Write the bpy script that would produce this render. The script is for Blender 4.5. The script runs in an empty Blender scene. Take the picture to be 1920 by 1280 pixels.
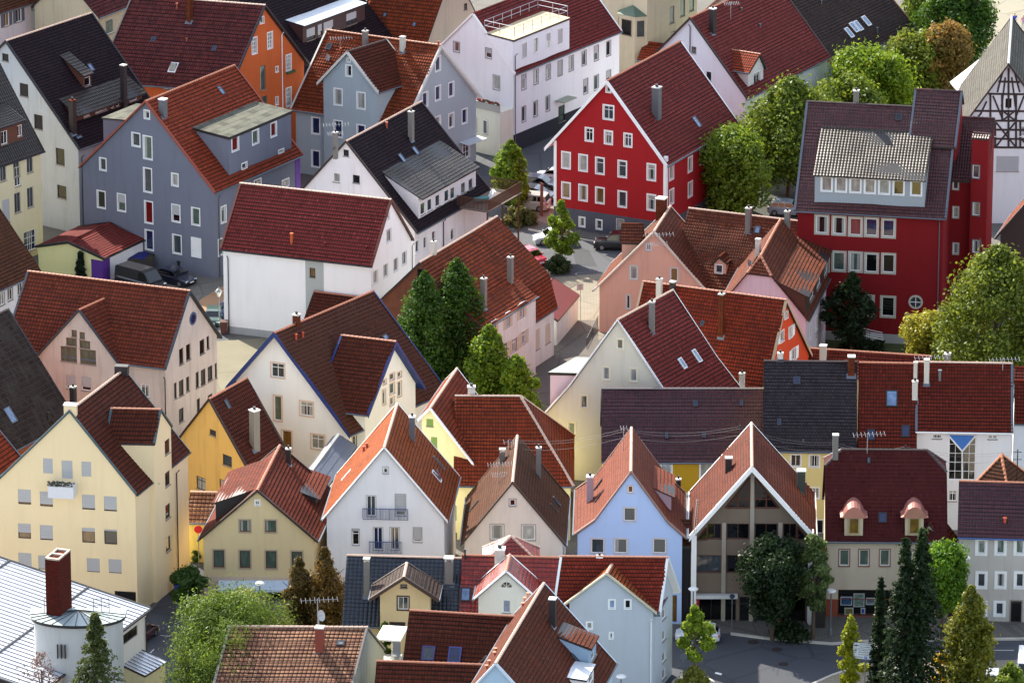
import bpy, bmesh, math, random
from mathutils import Vector, Matrix
R = math.radians
random.seed(7)
SC = bpy.context.scene
COL = SC.collection
# ------------------------------------------------------------------ camera
PITCH = R(18.5); FPX = 11000.0; DIST = 550.0
CAM = Vector((0, -DIST*math.cos(PITCH), DIST*math.sin(PITCH)))
FW = Vector((0, math.cos(PITCH), -math.sin(PITCH))); UP = Vector((0, math.sin(PITCH), math.cos(PITCH)))
cd = bpy.data.cameras.new('camera'); cam = bpy.data.objects.new('camera', cd); COL.objects.link(cam)
cd.sensor_width = 36; cd.lens = 36*FPX/1920; cd.clip_start = 5; cd.clip_end = 6000
cam.location = CAM; cam.rotation_euler = (math.pi/2-PITCH, 0, 0); SC.camera = cam
# ------------------------------------------------------------------ sky, sun, exposure
SUN_EL = R(36); SUN_AZ = R(-33)      # measured from +Y (away from camera), positive to the right
w = bpy.data.worlds.new('World'); SC.world = w; w.use_nodes = True
nt = w.node_tree; bgn = nt.nodes['Background']
sky = nt.nodes.new('ShaderNodeTexSky'); sky.sky_type = 'NISHITA'; sky.sun_disc = False
sky.sun_elevation = SUN_EL; sky.sun_rotation = SUN_AZ; sky.air_density = 1.0; sky.dust_density = 1.2; sky.ozone_density = 1.0
hs = nt.nodes.new('ShaderNodeHueSaturation'); hs.inputs['Saturation'].default_value = .6      # sky light desaturated so shaded roofs and walls turn less blue
nt.links.new(sky.outputs[0], hs.inputs['Color']); nt.links.new(hs.outputs[0], bgn.inputs[0]); bgn.inputs[1].default_value = 0.145
sl = bpy.data.lights.new('sun', 'SUN'); sl.energy = 4.0; sl.angle = R(0.5); sl.color = (1.0, 0.93, 0.80)
so = bpy.data.objects.new('sun', sl); COL.objects.link(so)
SUND = Vector((math.sin(SUN_AZ)*math.cos(SUN_EL), math.cos(SUN_AZ)*math.cos(SUN_EL), math.sin(SUN_EL)))
so.rotation_euler = SUND.to_track_quat('Z', 'Y').to_euler(); so.location = SUND*400
vs = SC.view_settings; vs.view_transform = 'Standard'; vs.look = 'None'; vs.exposure = 1.5; vs.gamma = 1; vs.use_curve_mapping = False
# ------------------------------------------------------------------ measuring: photograph pixel -> place in the town
def ray(px, py): return FW + Vector((1, 0, 0))*((px-960)/FPX) - UP*((py-640)/FPX)
def at_z(p, z=0.0):
    r = ray(*p); t = (z-CAM.z)/r.z; return CAM + r*t
def at_pl(p, O, n):
    r = ray(*p); t = (O-CAM).dot(n)/r.dot(n); return CAM + r*t
def proj(P):
    d = P-CAM; k = FPX/d.dot(FW); return (960+d.x*k, 640-d.dot(UP)*k)
def up_z(P, py):                                   # height above P's foot whose picture row is py
    lo, hi = -5, 60
    for _ in range(40):
        m = (lo+hi)/2
        if proj(Vector((P.x, P.y, m)))[1] > py: lo = m
        else: hi = m
    return lo
# ------------------------------------------------------------------ materials
MATS = {}
def S(r, g, b):                                     # sRGB 0-255 -> linear
    f = lambda c: (c/255/12.92 if c/255 <= .04045 else ((c/255+.055)/1.055)**2.4)
    return (f(r), f(g), f(b), 1)
class NT:
    def __init__(s, name, rough=.7, spec=.5):
        s.m = bpy.data.materials.new(name); s.m.use_nodes = True; s.t = s.m.node_tree; s.n = s.t.nodes
        s.b = s.n['Principled BSDF']; s.b.inputs['Roughness'].default_value = rough; s.b.inputs['Specular IOR Level'].default_value = spec
    def node(s, ty, **k):
        n = s.n.new(ty)
        for a, v in k.items(): setattr(n, a, v)
        return n
    def L(s, a, b): s.t.links.new(a, b)
    def set(s, inp, v):
        if hasattr(v, 'is_linked') or isinstance(v, bpy.types.NodeSocket): s.L(v, inp)
        else: inp.default_value = v
    def math(s, op, a, b=None, clamp=False):
        n = s.node('ShaderNodeMath', operation=op, use_clamp=clamp); s.set(n.inputs[0], a)
        if b is not None: s.set(n.inputs[1], b)
        return n.outputs[0]
    def mix(s, f, a, b, mode='MIX'):
        n = s.node('ShaderNodeMix', data_type='RGBA', blend_type=mode); s.set(n.inputs[0], f); s.set(n.inputs[6], a); s.set(n.inputs[7], b); return n.outputs[2]
    def ramp(s, v, lo, hi):
        n = s.node('ShaderNodeMapRange'); s.L(v, n.inputs[0]); n.inputs[1].default_value = lo; n.inputs[2].default_value = hi; return n.outputs[0]
    def noise(s, vec, scale, detail=4, rough=.6):
        n = s.node('ShaderNodeTexNoise'); n.inputs['Scale'].default_value = scale; n.inputs['Detail'].default_value = detail; n.inputs['Roughness'].default_value = rough
        if vec is not None: s.L(vec, n.inputs[0])
        return n.outputs[0]
    def pos(s): return s.node('ShaderNodeNewGeometry').outputs['Position']
    def scaled(s, vec, sc):
        n = s.node('ShaderNodeVectorMath', operation='MULTIPLY'); s.L(vec, n.inputs[0]); n.inputs[1].default_value = sc; return n.outputs[0]
    def bump(s, h, strength, dist):
        n = s.node('ShaderNodeBump'); s.L(h, n.inputs['Height']); n.inputs['Strength'].default_value = strength; n.inputs['Distance'].default_value = dist; s.L(n.outputs[0], s.b.inputs['Normal'])
def dk(c, k): return (c[0]*k, c[1]*k, c[2]*k, 1)
def stucco(c, dirt=.25, key=None):
    k = ('st', c, dirt)
    if k in MATS: return MATS[k]
    t = NT('render_wall', .9, .2); col = S(*c)
    p = t.pos()
    big = t.ramp(t.noise(p, .35, 3), .35, .75)
    st = t.ramp(t.noise(t.scaled(p, (1.6, 1.6, .16)), 1.0, 5, .65), .5, .8)      # rain streaks
    fine = t.noise(p, 9, 4)
    a = t.mix(t.math('MULTIPLY', big, .5*dirt+.06), col, dk(col, .62))
    a = t.mix(t.math('MULTIPLY', st, dirt+.07), a, (col[0]*.42, col[1]*.40, col[2]*.36, 1))
    z = t.node('ShaderNodeSeparateXYZ'); t.L(p, z.inputs[0])
    foot = t.math('MULTIPLY', t.ramp(z.outputs[2], 1.6, 0.0), t.math('MULTIPLY', fine, .45*min(1, dirt*2)+.12))
    a = t.mix(foot, a, dk(col, .45))
    t.L(a, t.b.inputs['Base Color']); t.bump(fine, .25, .03)
    MATS[k] = t.m; return t.m
def plain(c, rough=.6, metal=0, spec=.5, var=.12, name='paint'):
    k = ('pl', c, rough, metal, var)
    if k in MATS: return MATS[k]
    t = NT(name, rough, spec); col = S(*c); t.b.inputs['Metallic'].default_value = metal
    n = t.ramp(t.noise(t.pos(), 2.3, 5), .3, .75)
    t.L(t.mix(t.math('MULTIPLY', n, var), col, dk(col, .45)), t.b.inputs['Base Color'])
    MATS[k] = t.m; return t.m
def tiles(c1, c2, row=.33, colw=.25, rough=.5, moss=.25, moss_shade_c=(40, 38, 34), hump=.03, spec=.16, var=1.0, joint_dark=.85, joint_from=.72):
    if spec < .3: rough = max(rough, .78); spec = .08
    k = ('ti', c1, c2, row, colw, rough, moss, moss_shade_c, hump)
    if k in MATS: return MATS[k]
    t = NT('roof_tiles', rough, spec)
    uv = t.node('ShaderNodeUVMap').outputs[0]; sp = t.node('ShaderNodeSeparateXYZ'); t.L(uv, sp.inputs[0])
    v = t.math('DIVIDE', sp.outputs[1], row); vr = t.math('FLOOR', t.math('ADD', v, .001)); fv = t.math('FRACT', t.math('ADD', v, .001))
    u = t.math('ADD', t.math('DIVIDE', sp.outputs[0], colw), t.math('MULTIPLY', t.math('MODULO', vr, 2.0), .5 if hump < .02 else 0.0))
    ur = t.math('FLOOR', u); fu = t.math('FRACT', u)
    cmb = t.node('ShaderNodeCombineXYZ'); t.L(ur, cmb.inputs[0]); t.L(vr, cmb.inputs[1])
    wn = t.node('ShaderNodeTexWhiteNoise'); wn.noise_dimensions = '3D'; t.L(cmb.outputs[0], wn.inputs[0])
    p = t.pos()
    patch = t.ramp(t.noise(p, .8, 4, .7), .3, .72)
    f = t.math('ADD', t.math('MULTIPLY', wn.outputs[0], .55), t.math('MULTIPLY', patch, .45), clamp=True)
    D_ = lambda c: (S(*c)[0]*.72, S(*c)[1]*.72, S(*c)[2]*.60, 1)      # fired clay is darker and warmer than it photographs
    a = t.mix(f, D_(c1), D_(c2))
    odd = t.math('GREATER_THAN', wn.outputs[0], .965)
    a = t.mix(t.math('MULTIPLY', odd, .5), a, dk(D_(c2), 2.4)); odd2 = t.math('LESS_THAN', wn.outputs[0], .05); a = t.mix(t.math('MULTIPLY', odd2, .5), a, dk(D_(c2), .45))
    streak = t.noise(t.scaled(uv, (2.2, .35, 1)), 1.0, 5, .7)
    ms = t.math('MULTIPLY', t.ramp(t.math('ADD', t.math('MULTIPLY', streak, .55), t.math('MULTIPLY', t.noise(p, .45, 6, .72), .55)), .5, .72), moss)
    a = t.mix(ms, a, dk(S(*moss_shade_c), .8))
    joint_shade = t.math('MULTIPLY', t.math('GREATER_THAN', fv, joint_from), joint_dark)  # shade below each tile lip put into colour; brick joints and flat-roof seams too
    side = t.math('MULTIPLY', t.math('LESS_THAN', fu, .2), joint_dark*.75)
    a = t.mix(t.math('MAXIMUM', joint_shade, side), a, dk(S(*moss_shade_c), .5))
    t.L(a, t.b.inputs['Base Color'])
    hp = t.math('MULTIPLY', t.math('SINE', t.math('MULTIPLY', fu, math.pi)), hump/.03)
    lip = t.math('SUBTRACT', 1.0, fv)
    h = t.math('ADD', t.math('MULTIPLY', hp, .8), t.math('ADD', t.math('MULTIPLY', lip, .5), t.math('MULTIPLY', wn.outputs[0], .35)))
    t.bump(h, 1.0, .04)
    MATS[k] = t.m; return t.m
def sheetmetal(c, rough=.45, metal=.55, var=.3):
    k = ('sm', c, rough)
    if k in MATS: return MATS[k]
    t = NT('sheet_metal', rough); t.b.inputs['Metallic'].default_value = metal
    col = S(*c); n = t.ramp(t.noise(t.pos(), .8, 6, .7), .3, .75)
    t.L(t.mix(t.math('MULTIPLY', n, var), col, dk(col, .4)), t.b.inputs['Base Color'])
    MATS[k] = t.m; return t.m
def glassm(kind):
    k = ('gl', kind)
    if k in MATS: return MATS[k]
    base = {'dark': (20, 22, 26), 'grey': (70, 78, 84), 'curt': (168, 170, 162), 'green': (92, 112, 100), 'blue': (34, 46, 92), 'warm': (130, 96, 48),
            'red': (120, 22, 26), 'sky': (120, 150, 190), 'black': (8, 8, 9)}[kind]
    t = NT('window_pane', .06, .6); col = S(*base)
    p = t.pos(); f1 = t.ramp(t.noise(t.scaled(p, (4.5, 4.5, .5)), 1.0, 3), .4, .62); f2 = t.ramp(t.noise(p, 1.4, 2), .35, .65)
    a = t.mix(t.math('MULTIPLY', f1, .55), col, dk(col, .35)); a = t.mix(t.math('MULTIPLY', f2, .5), a, dk(col, .3))
    t.L(a, t.b.inputs['Base Color']); t.bump(t.noise(p, .9, 2), .12, .05)
    t.b.inputs['Coat Weight'].default_value = .6; t.b.inputs['Coat Roughness'].default_value = .03
    MATS[k] = t.m; return t.m
# ------------------------------------------------------------------ mesh collector
class MB:
    def __init__(s): s.v = []; s.f = []; s.m = []; s.uv = []
    def face(s, pts, n=None, mi=0, uv=None):
        pts = [Vector(p) for p in pts]
        if n is not None:
            a = Vector((0, 0, 0))
            for i in range(1, len(pts)-1): a += (pts[i]-pts[0]).cross(pts[i+1]-pts[0])
            if a.dot(n) < 0:
                pts.reverse()
                if uv: uv = uv[::-1]
        b = len(s.v); s.v += pts; s.f.append(tuple(range(b, b+len(pts)))); s.m.append(mi); s.uv.append(uv or [(p.x+p.y, p.z) for p in pts])
    def box(s, O, a, b, c, mi=0):                   # corner and three edge vectors
        O, a, b, c = Vector(O), Vector(a), Vector(b), Vector(c)
        for (p, q, r) in ((a, b, c), (b, c, a), (c, a, b)):
            s.face([O, O+p, O+p+q, O+q], -r if True else None, mi); s.face([O+r, O+r+p, O+r+p+q, O+r+q], r, mi)
    def cbox(s, C, sx, sy, sz, rz=0, mi=0):         # centre of the bottom face
        ca, sa = math.cos(rz), math.sin(rz); a = Vector((ca, sa, 0))*sx; b = Vector((-sa, ca, 0))*sy
        s.box(Vector(C)-a/2-b/2, a, b, Vector((0, 0, sz)), mi)
    def prism(s, ring, ext, mi=0, caps=True):       # closed ring of points swept by ext
        n = len(ring); ring = [Vector(p) for p in ring]; cen = sum(ring, Vector())/n+Vector(ext)/2; ext = Vector(ext)
        for i in range(n):
            p, q = ring[i], ring[(i+1) % n]; nn = (q-p).cross(ext)
            if nn.dot((p+q)/2+ext/2-cen) < 0: nn = -nn
            s.face([p, q, q+ext, p+ext], nn, mi)
        if caps: s.face(ring, -ext, mi); s.face([p+ext for p in ring], ext, mi)
    def tube(s, pts, r, n=6, mi=0, r1=None, caps=True):
        pts = [Vector(p) for p in pts]; rings = []
        for i, p in enumerate(pts):
            d = (pts[min(i+1, len(pts)-1)]-pts[max(i-1, 0)]).normalized()
            a = d.orthogonal().normalized() if abs(d.z) > .9 or True else None
            ref = Vector((0, 0, 1)) if abs(d.z) < .9 else Vector((1, 0, 0))
            a = d.cross(ref).normalized(); b = d.cross(a)
            rr = r if r1 is None else r+(r1-r)*i/max(1, len(pts)-1)
            rings.append([p+(a*math.cos(2*math.pi*k/n)+b*math.sin(2*math.pi*k/n))*rr for k in range(n)])
        for i in range(len(rings)-1):
            for k in range(n):
                q = [rings[i][k], rings[i][(k+1) % n], rings[i+1][(k+1) % n], rings[i+1][k]]
                s.face(q, sum(q, Vector())/4-(pts[i]+pts[i+1])/2, mi)
        if caps: s.face(rings[0], pts[0]-pts[1], mi); s.face(rings[-1], pts[-1]-pts[-2], mi)
    def lathe(s, C, prof, n=12, mi=0):              # prof [(r,z)]
        C = Vector(C)
        R_ = [[C+Vector((r*math.cos(2*math.pi*k/n), r*math.sin(2*math.pi*k/n), z)) for k in range(n)] for r, z in prof]
        for i in range(len(R_)-1):
            for k in range(n):
                q = [R_[i][k], R_[i][(k+1) % n], R_[i+1][(k+1) % n], R_[i+1][k]]; s.face(q, None, mi)
    def build(s, name, mats, parent=None, loc=None, smooth=False):
        if not isinstance(mats, (list, tuple)): mats = [mats]
        off = Vector(parent['_o']) if parent is not None else Vector(loc or (0, 0, 0))
        me = bpy.data.meshes.new(name); me.from_pydata([p-off for p in s.v], [], s.f)
        for m in mats: me.materials.append(m)
        me.polygons.foreach_set('material_index', s.m)
        uvl = me.uv_layers.new(name='UVMap'); flat = [c for f in s.uv for p in f for c in p]; uvl.data.foreach_set('uv', flat)
        if smooth:
            bm = bmesh.new(); bm.from_mesh(me); bmesh.ops.remove_doubles(bm, verts=bm.verts, dist=.0005); bm.to_mesh(me); bm.free()
            me.polygons.foreach_set('use_smooth', [True]*len(me.polygons))
        me.update(); o = bpy.data.objects.new(name, me); COL.objects.link(o)
        if parent is not None: o.parent = parent; o['_o'] = tuple(off)
        else: o.location = off; o['_o'] = tuple(off)
        return o
def thing(name, label, cat, loc, group=None):
    o = bpy.data.objects.new(name, None); COL.objects.link(o); o.location = loc; o.empty_display_size = .5
    o['_o'] = tuple(loc); o['label'] = label; o['category'] = cat
    if group: o['group'] = group
    return o
def tag(o, label, cat, group=None):
    o['label'] = label; o['category'] = cat
    if group: o['group'] = group
    return o
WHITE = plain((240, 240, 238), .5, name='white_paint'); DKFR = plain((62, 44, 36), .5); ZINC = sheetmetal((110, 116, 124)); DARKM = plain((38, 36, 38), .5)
CURT = plain((160, 158, 152), .7, name='curtain'); SHUT = plain((176, 176, 178), .6, var=.05); STONE = stucco((150, 140, 128), .3)
# ------------------------------------------------------------------ buildings
def Z(x): return Vector((0, 0, x))
class Vol:
    """A volume of a building: profile [(c,z)] across, swept by length L along e. Roof corners are the measured ones, walls sit inside the overhangs."""
    def __init__(s, root, P0, cdir, ee, L, prof, wall, roof, og=.3, oe=.4, th=.16, zb=-.2, pre='', og1=None, oe1=None, hip0=None, hip1=None, cap=True,
                 barge=None, gut=True, capm=None, row=.33, nog1=False, bargew=.2, backwall=True, under=None, parent=None):
        s.root = root; s.P0 = Vector((P0.x, P0.y, 0)); s.cd = cdir.normalized(); s.ee = ee.normalized(); s.L = L; s.prof = prof; s.wm = wall; s.rm = roof
        s.og = og; s.og1 = og if og1 is None else og1; s.oe = oe; s.oe1 = oe if oe1 is None else oe1; s.th = th; s.zb = zb; s.pre = pre; s.W = prof[-1][0]
        az_ = max(z for c, z in prof); zl_ = min(prof[0][1], prof[-1][1]); fz = lambda h: None if not h else (h[0], zl_+(az_-zl_)*h[1]+.001); s.hip0 = fz(hip0); s.hip1 = fz(hip1); s.cap = cap; s.barge = barge; s.gut = gut; s.capm = capm; s.row = row; s.holes = {}; s.bargew = bargew; s.backwall = backwall; s.parent = parent
        s.ai = max(range(len(prof)), key=lambda i: prof[i][1]); s.under = under; s.bands = []
        # outward normals
        nc = Vector((s.ee.y, -s.ee.x, 0)); nc = nc if nc.dot(s.cd) < 0 else -nc; s.nc0 = nc; s.nc1 = -nc
        ne = Vector((s.cd.y, -s.cd.x, 0)); ne = ne if ne.dot(s.ee) < 0 else -ne; s.ng0 = ne; s.ng1 = -ne
        CURV.append(s)
    def X(s, c, e, z): return s.P0 + s.cd*c + s.ee*e + Z(z)
    def pz(s, c):
        p = s.prof
        if c <= p[0][0]: i = 0
        elif c >= p[-1][0]: i = len(p)-2
        else: i = next(i for i in range(len(p)-1) if p[i][0] <= c <= p[i+1][0])
        (a, za), (b, zb) = p[i], p[i+1]; return za+(zb-za)*(c-a)/(b-a if b != a else 1)
    # wall planes: O (s=0), d, n, s-range, top pts
    def plane(s, w, push=0.0):
        tt = s.th*.5+.02
        if w in ('g0', 'g1'):
            e = s.og if w == 'g0' else s.L-s.og1; n = s.ng0 if w == 'g0' else s.ng1
            s0, s1 = s.oe, s.W-s.oe1
            br = [s0]+[c for c, z in s.prof if s0 < c < s1]+[s1]
            hp = s.hip0 if w == 'g0' else s.hip1
            if hp:
                ac, az = s.prof[s.ai]; q = (az-hp[1])
                br = sorted(set(br+[c for c in (ac-q*(ac-s.prof[0][0])/(az-s.prof[0][1]), ac+q*(s.prof[-1][0]-ac)/(az-s.prof[-1][1])) if s0 < c < s1]))
            return s.X(0, e, 0)+n*push, s.cd, n, s0, s1, [(c, min(s.pz(c), hp[1] if hp else 99)-tt) for c in br]
        c = s.oe if w == 'c0' else s.W-s.oe1; n = s.nc0 if w == 'c0' else s.nc1
        return s.X(c, 0, 0)+n*push, s.ee, n, s.og, s.L-s.og1, [(s.og, s.pz(c)-tt), (s.L-s.og1, s.pz(c)-tt)]
    def hit(s, w, p, push=0.0):
        O, d, n = s.plane(w, push)[:3]; P = at_pl(p, O, n); return (P-O).dot(d), P.z
    def win(s, w, p, ww, hh, kind='w', **k):
        O, d, n, s0, s1, top = s.plane(w)
        a = s.hit(w, (p[0]-ww/2, p[1]))[0]; b = s.hit(w, (p[0]+ww/2, p[1]))[0]; a, b = min(a, b), max(a, b)
        z1 = s.hit(w, (p[0], p[1]-hh/2))[1]; z0 = s.hit(w, (p[0], p[1]+hh/2))[1]
        if abs(n.dot(FW)) < .35:                    # very oblique wall: width in metres instead
            m = s.hit(w, p)[0]; wd = k.pop('wm', 1.0); a, b = m-wd/2, m+wd/2
            z1, z0 = s.hit(w, (p[0], p[1]-hh/2))[1], s.hit(w, (p[0], p[1]+hh/2))[1]
        k.pop('wm', None)
        a = max(a, s0+.06); b = min(b, s1-.06)
        if b-a < .15 or z1-z0 < .15: print('BADWIN', s.root.name, w, p, a, b); return
        s.holes.setdefault(w, []).append((a, b, z0, z1)); window(s, O, d, n, a, b, z0, z1, kind, **k)
    def row_(s, w, p0, p1, n, ww, hh, kind='w', skip=(), **k):
        for i in range(n):
            if i in skip: continue
            t = i/max(1, n-1); s.win(w, (p0[0]+(p1[0]-p0[0])*t, p0[1]+(p1[1]-p0[1])*t), ww, hh, kind, **k)
    def wallmesh(s, mb, w):
        O, d, n, s0, s1, top = s.plane(w); holes = s.holes.get(w, [])
        def tz(x):
            for (a, za), (b, zb) in zip(top, top[1:]):
                if x <= b+1e-6: return za+(zb-za)*(x-a)/(b-a)
            return top[-1][1]
        xs = sorted(set([a for a, _ in top]+[x for h in holes for x in h[:2] if s0 < x < s1]))
        P = lambda x, z: O+d*x+Z(z)
        for a, b in zip(xs, xs[1:]):
            if b-a < 1e-4: continue
            hs = sorted([(h[2], h[3]) for h in holes if h[0] <= a+1e-5 and h[1] >= b-1e-5])
            z = s.zb
            for z0, z1 in hs:
                if z0 > z+1e-4: mb.face([P(a, z), P(b, z), P(b, z0), P(a, z0)], n)
                z = max(z, z1)
            if tz(a) > z or tz(b) > z: mb.face([P(a, z), P(b, z), P(b, max(z, tz(b))), P(a, max(z, tz(a)))], n)
        for (a, b, z0, z1) in holes:
            i = n*-.16
            for p, q, nn in ((P(a, z0), P(a, z1), d), (P(b, z0), P(b, z1), -d), (P(a, z0), P(b, z0), Z(1)), (P(a, z1), P(b, z1), Z(-1))):
                mb.face([p, q, q+i, p+i], nn)
    def build(s):
        s.done = True
        mb = MB()
        for w in ('g0', 'g1', 'c0', 'c1'):
            if w == 'g1' and not s.backwall: continue
            s.wallmesh(mb, w)
        par = s.parent or s.root
        wo = mb.build(s.pre+'wall', s.wm, par)
        if s.pre: par2 = wo
        else: par2 = par
        if s.rm is None: return
        rb = MB(); lb = MB()
        ai = s.ai; ac, az = s.prof[ai]
        h0, h1 = s.hip0, s.hip1                     # (inset of ridge end, height where the hip starts)
        for i in range(len(s.prof)-1):
            (c0, z0), (c1, z1) = s.prof[i], s.prof[i+1]
            up = i < ai
            lc, lz, hc, hz = (c0, z0, c1, z1) if up else (c1, z1, c0, z0)   # low, high
            sl = math.hypot(hc-lc, hz-lz)
            if sl < .05: continue
            O = s.X(lc, 0, lz); dv = (s.X(hc, 0, hz)-O)/sl; du = s.ee
            nn = du.cross(dv).normalized(); nn = nn if nn.z > 0 else -nn
            if abs(nn.z) < .02: nn = s.nc0 if up else s.nc1
            base = 0 if up else 0
            # polygon in (u,v)
            L = s.L; t0 = t1 = 0; v0s = v1s = sl
            if h0: v0s = sl*max(0, min(1, (h0[1]-lz)/(hz-lz)))
            if h1: v1s = sl*max(0, min(1, (h1[1]-lz)/(hz-lz)))
            def ub(v):
                a = 0 if not h0 or v <= v0s else h0[0]*(v-v0s)/(sl-v0s+1e-9)
                b = L if not h1 or v <= v1s else L-h1[0]*(v-v1s)/(sl-v1s+1e-9)
                return a, b
            slope(rb, O, du, dv, nn, sl, ub, s.row)
        # hips
        for hp, e0, sg in ((h0, 0, 1), (h1, s.L, -1)):
            if not hp: continue
            cl = ac-(az-hp[1])*(ac-s.prof[0][0])/(az-s.prof[0][1]) if ai > 0 else 0
            cr = ac+(az-hp[1])*(s.prof[-1][0]-ac)/(az-s.prof[-1][1])
            A = s.X(cl, e0, hp[1]); B = s.X(cr, e0, hp[1]); T = s.X(ac, e0+sg*hp[0], az)
            M = (A+B)/2; du = (B-A).normalized(); w_ = (B-A).length; dv = (T-M); sl = dv.length; dv = dv/sl; tc = (T-A).dot(du)
            nn = du.cross(dv).normalized(); nn = nn if nn.z > 0 else -nn
            slope(rb, A, du, dv, nn, sl, lambda v: (tc*v/sl, w_-(w_-tc)*v/sl), s.row)
        # slab edges and underside
        th = s.th
        for e, n in ((0, s.ng0), (s.L, s.ng1)):
            hp = h0 if e == 0 else h1
            pts = [(c, z) for c, z in s.prof]
            if hp:
                cl = ac-(az-hp[1])*(ac-s.prof[0][0])/(az-s.prof[0][1]); cr = ac+(az-hp[1])*(s.prof[-1][0]-ac)/(az-s.prof[-1][1])
                pts = [q for q in pts if q[1] < hp[1]-.01 and q[0] < ac]+[(cl, hp[1]), (cr, hp[1])]+[q for q in pts if q[1] < hp[1]-.01 and q[0] > ac]
            for (c0, z0), (c1, z1) in zip(pts, pts[1:]):
                lb.face([s.X(c0, e, z0+.03), s.X(c1, e, z1+.03), s.X(c1, e, z1-th), s.X(c0, e, z0-th)], n, 1)
        for (c0, z0), (c1, z1) in zip(s.prof, s.prof[1:]):
            if h0 or h1:
                continue
            lb.face([s.X(c0, 0, z0-th), s.X(c1, 0, z1-th), s.X(c1, s.L, z1-th), s.X(c0, s.L, z0-th)], Z(-1), 1)
        for c, z, n in ((0, s.prof[0][1], s.nc0), (s.W, s.prof[-1][1], s.nc1)):
            lb.face([s.X(c, 0, z+.02), s.X(c, s.L, z+.02), s.X(c, s.L, z-th), s.X(c, 0, z-th)], n, 1)
        rb.v0 = len(rb.v)
        for f, m, uv in zip(lb.f, lb.m, lb.uv): rb.face([lb.v[i] for i in f], None, m, uv)
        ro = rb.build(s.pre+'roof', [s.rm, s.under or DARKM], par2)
        if s.cap:
            cb = MB(); e0 = h0[0] if h0 else 0; e1 = s.L-(h1[0] if h1 else 0)
            ridge_cap(cb, s.X(ac, e0, az), s.X(ac, e1, az))
            for hp, ea, eb in ((h0, 0, e0), (h1, s.L, e1)):
                if hp:
                    for q in (ac-(az-hp[1])*(ac-s.prof[0][0])/(az-s.prof[0][1]), ac+(az-hp[1])*(s.prof[-1][0]-ac)/(az-s.prof[-1][1])):
                        ridge_cap(cb, s.X(q, ea, hp[1]), s.X(ac, eb, az))
            cb.build('ridge_cap', s.capm or s.rm, ro if not s.pre else par2)
        if s.barge:
            for e, n in ((0, s.ng0), (s.L, s.ng1)):
                bb = MB()
                for (c0, z0), (c1, z1) in zip(s.prof, s.prof[1:]):
                    hp = h0 if e == 0 else h1
                    if hp: continue
                    A = s.X(c0, e, z0+.07)+n*.004; B = s.X(c1, e, z1+.07)+n*.004; bw = s.bargew
                    bb.prism([A, B, B-Z(bw+.07), A-Z(bw+.07)], n*.05)
                    dn = (B-A); bb.prism([A, B, B-n*.16, A-n*.16], Z(.03))
                if bb.f: bb.build('bargeboard', s.barge, par2)
        if s.gut:
            for c, z, n in ((0, s.prof[0][1], s.nc0), (s.W, s.prof[-1][1], s.nc1)):
                gb = MB(); gb.tube([s.X(c, 0, z-.08)+n*.08, s.X(c, s.L, z-.08)+n*.08], .075, 6)
                gb.build('gutter', ZINC if s.gut is True else s.gut, par2)
        return s
    # ---- things on the slopes
    def slp(s, i):
        (c0, z0), (c1, z1) = s.prof[i], s.prof[i+1]; up = z1 > z0
        lc, lz, hc, hz = (c0, z0, c1, z1) if up else (c1, z1, c0, z0)
        O = s.X(lc, 0, lz); dv = (s.X(hc, 0, hz)-O).normalized(); nn = s.ee.cross(dv).normalized(); nn = nn if nn.z > 0 else -nn
        return O, s.ee, dv, nn
    def sky(s, i, p, wm=.8, hm=1.2, glass='sky', fr=None, openit=False):
        O, du, dv, nn = s.slp(i); P = at_pl(p, O, nn); mb = MB(); t = .1
        A = P-du*wm/2-dv*hm/2
        for o, a, b in ((A, du*wm, dv*.1), (A+dv*(hm-.1), du*wm, dv*.1), (A+dv*.1, du*.1, dv*(hm-.2)), (A+dv*.1+du*(wm-.1), du*.1, dv*(hm-.2))): mb.box(o, a, b, nn*t)
        f = mb.build('skylight', fr or plain((70, 72, 78), .4, .4), s.parent or s.root); g = MB()
        if openit: g.box(A+dv*.1+du*.1+nn*.05, du*(wm-.2), (dv*.9+nn*.35).normalized()*(hm-.2), nn*.03)
        else: g.box(A+dv*.1+du*.1+nn*.02, du*(wm-.2), dv*(hm-.2), nn*.05)
        if not s.parent: g.build('pane', glassm(glass), f)
        else: g.build('pane', glassm(glass), s.parent)
    def vent(s, i, p, m=None, h=.45, r=.09):
        O, du, dv, nn = s.slp(i); P = at_pl(p, O, nn); mb = MB(); mb.tube([P-Z(.1), P+Z(h)], r, 8); mb.tube([P+Z(h), P+Z(h+.1)], r*1.5, 8)
        mb.build('vent_pipe', m or plain((150, 70, 45), .6), s.parent or s.root)
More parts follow.
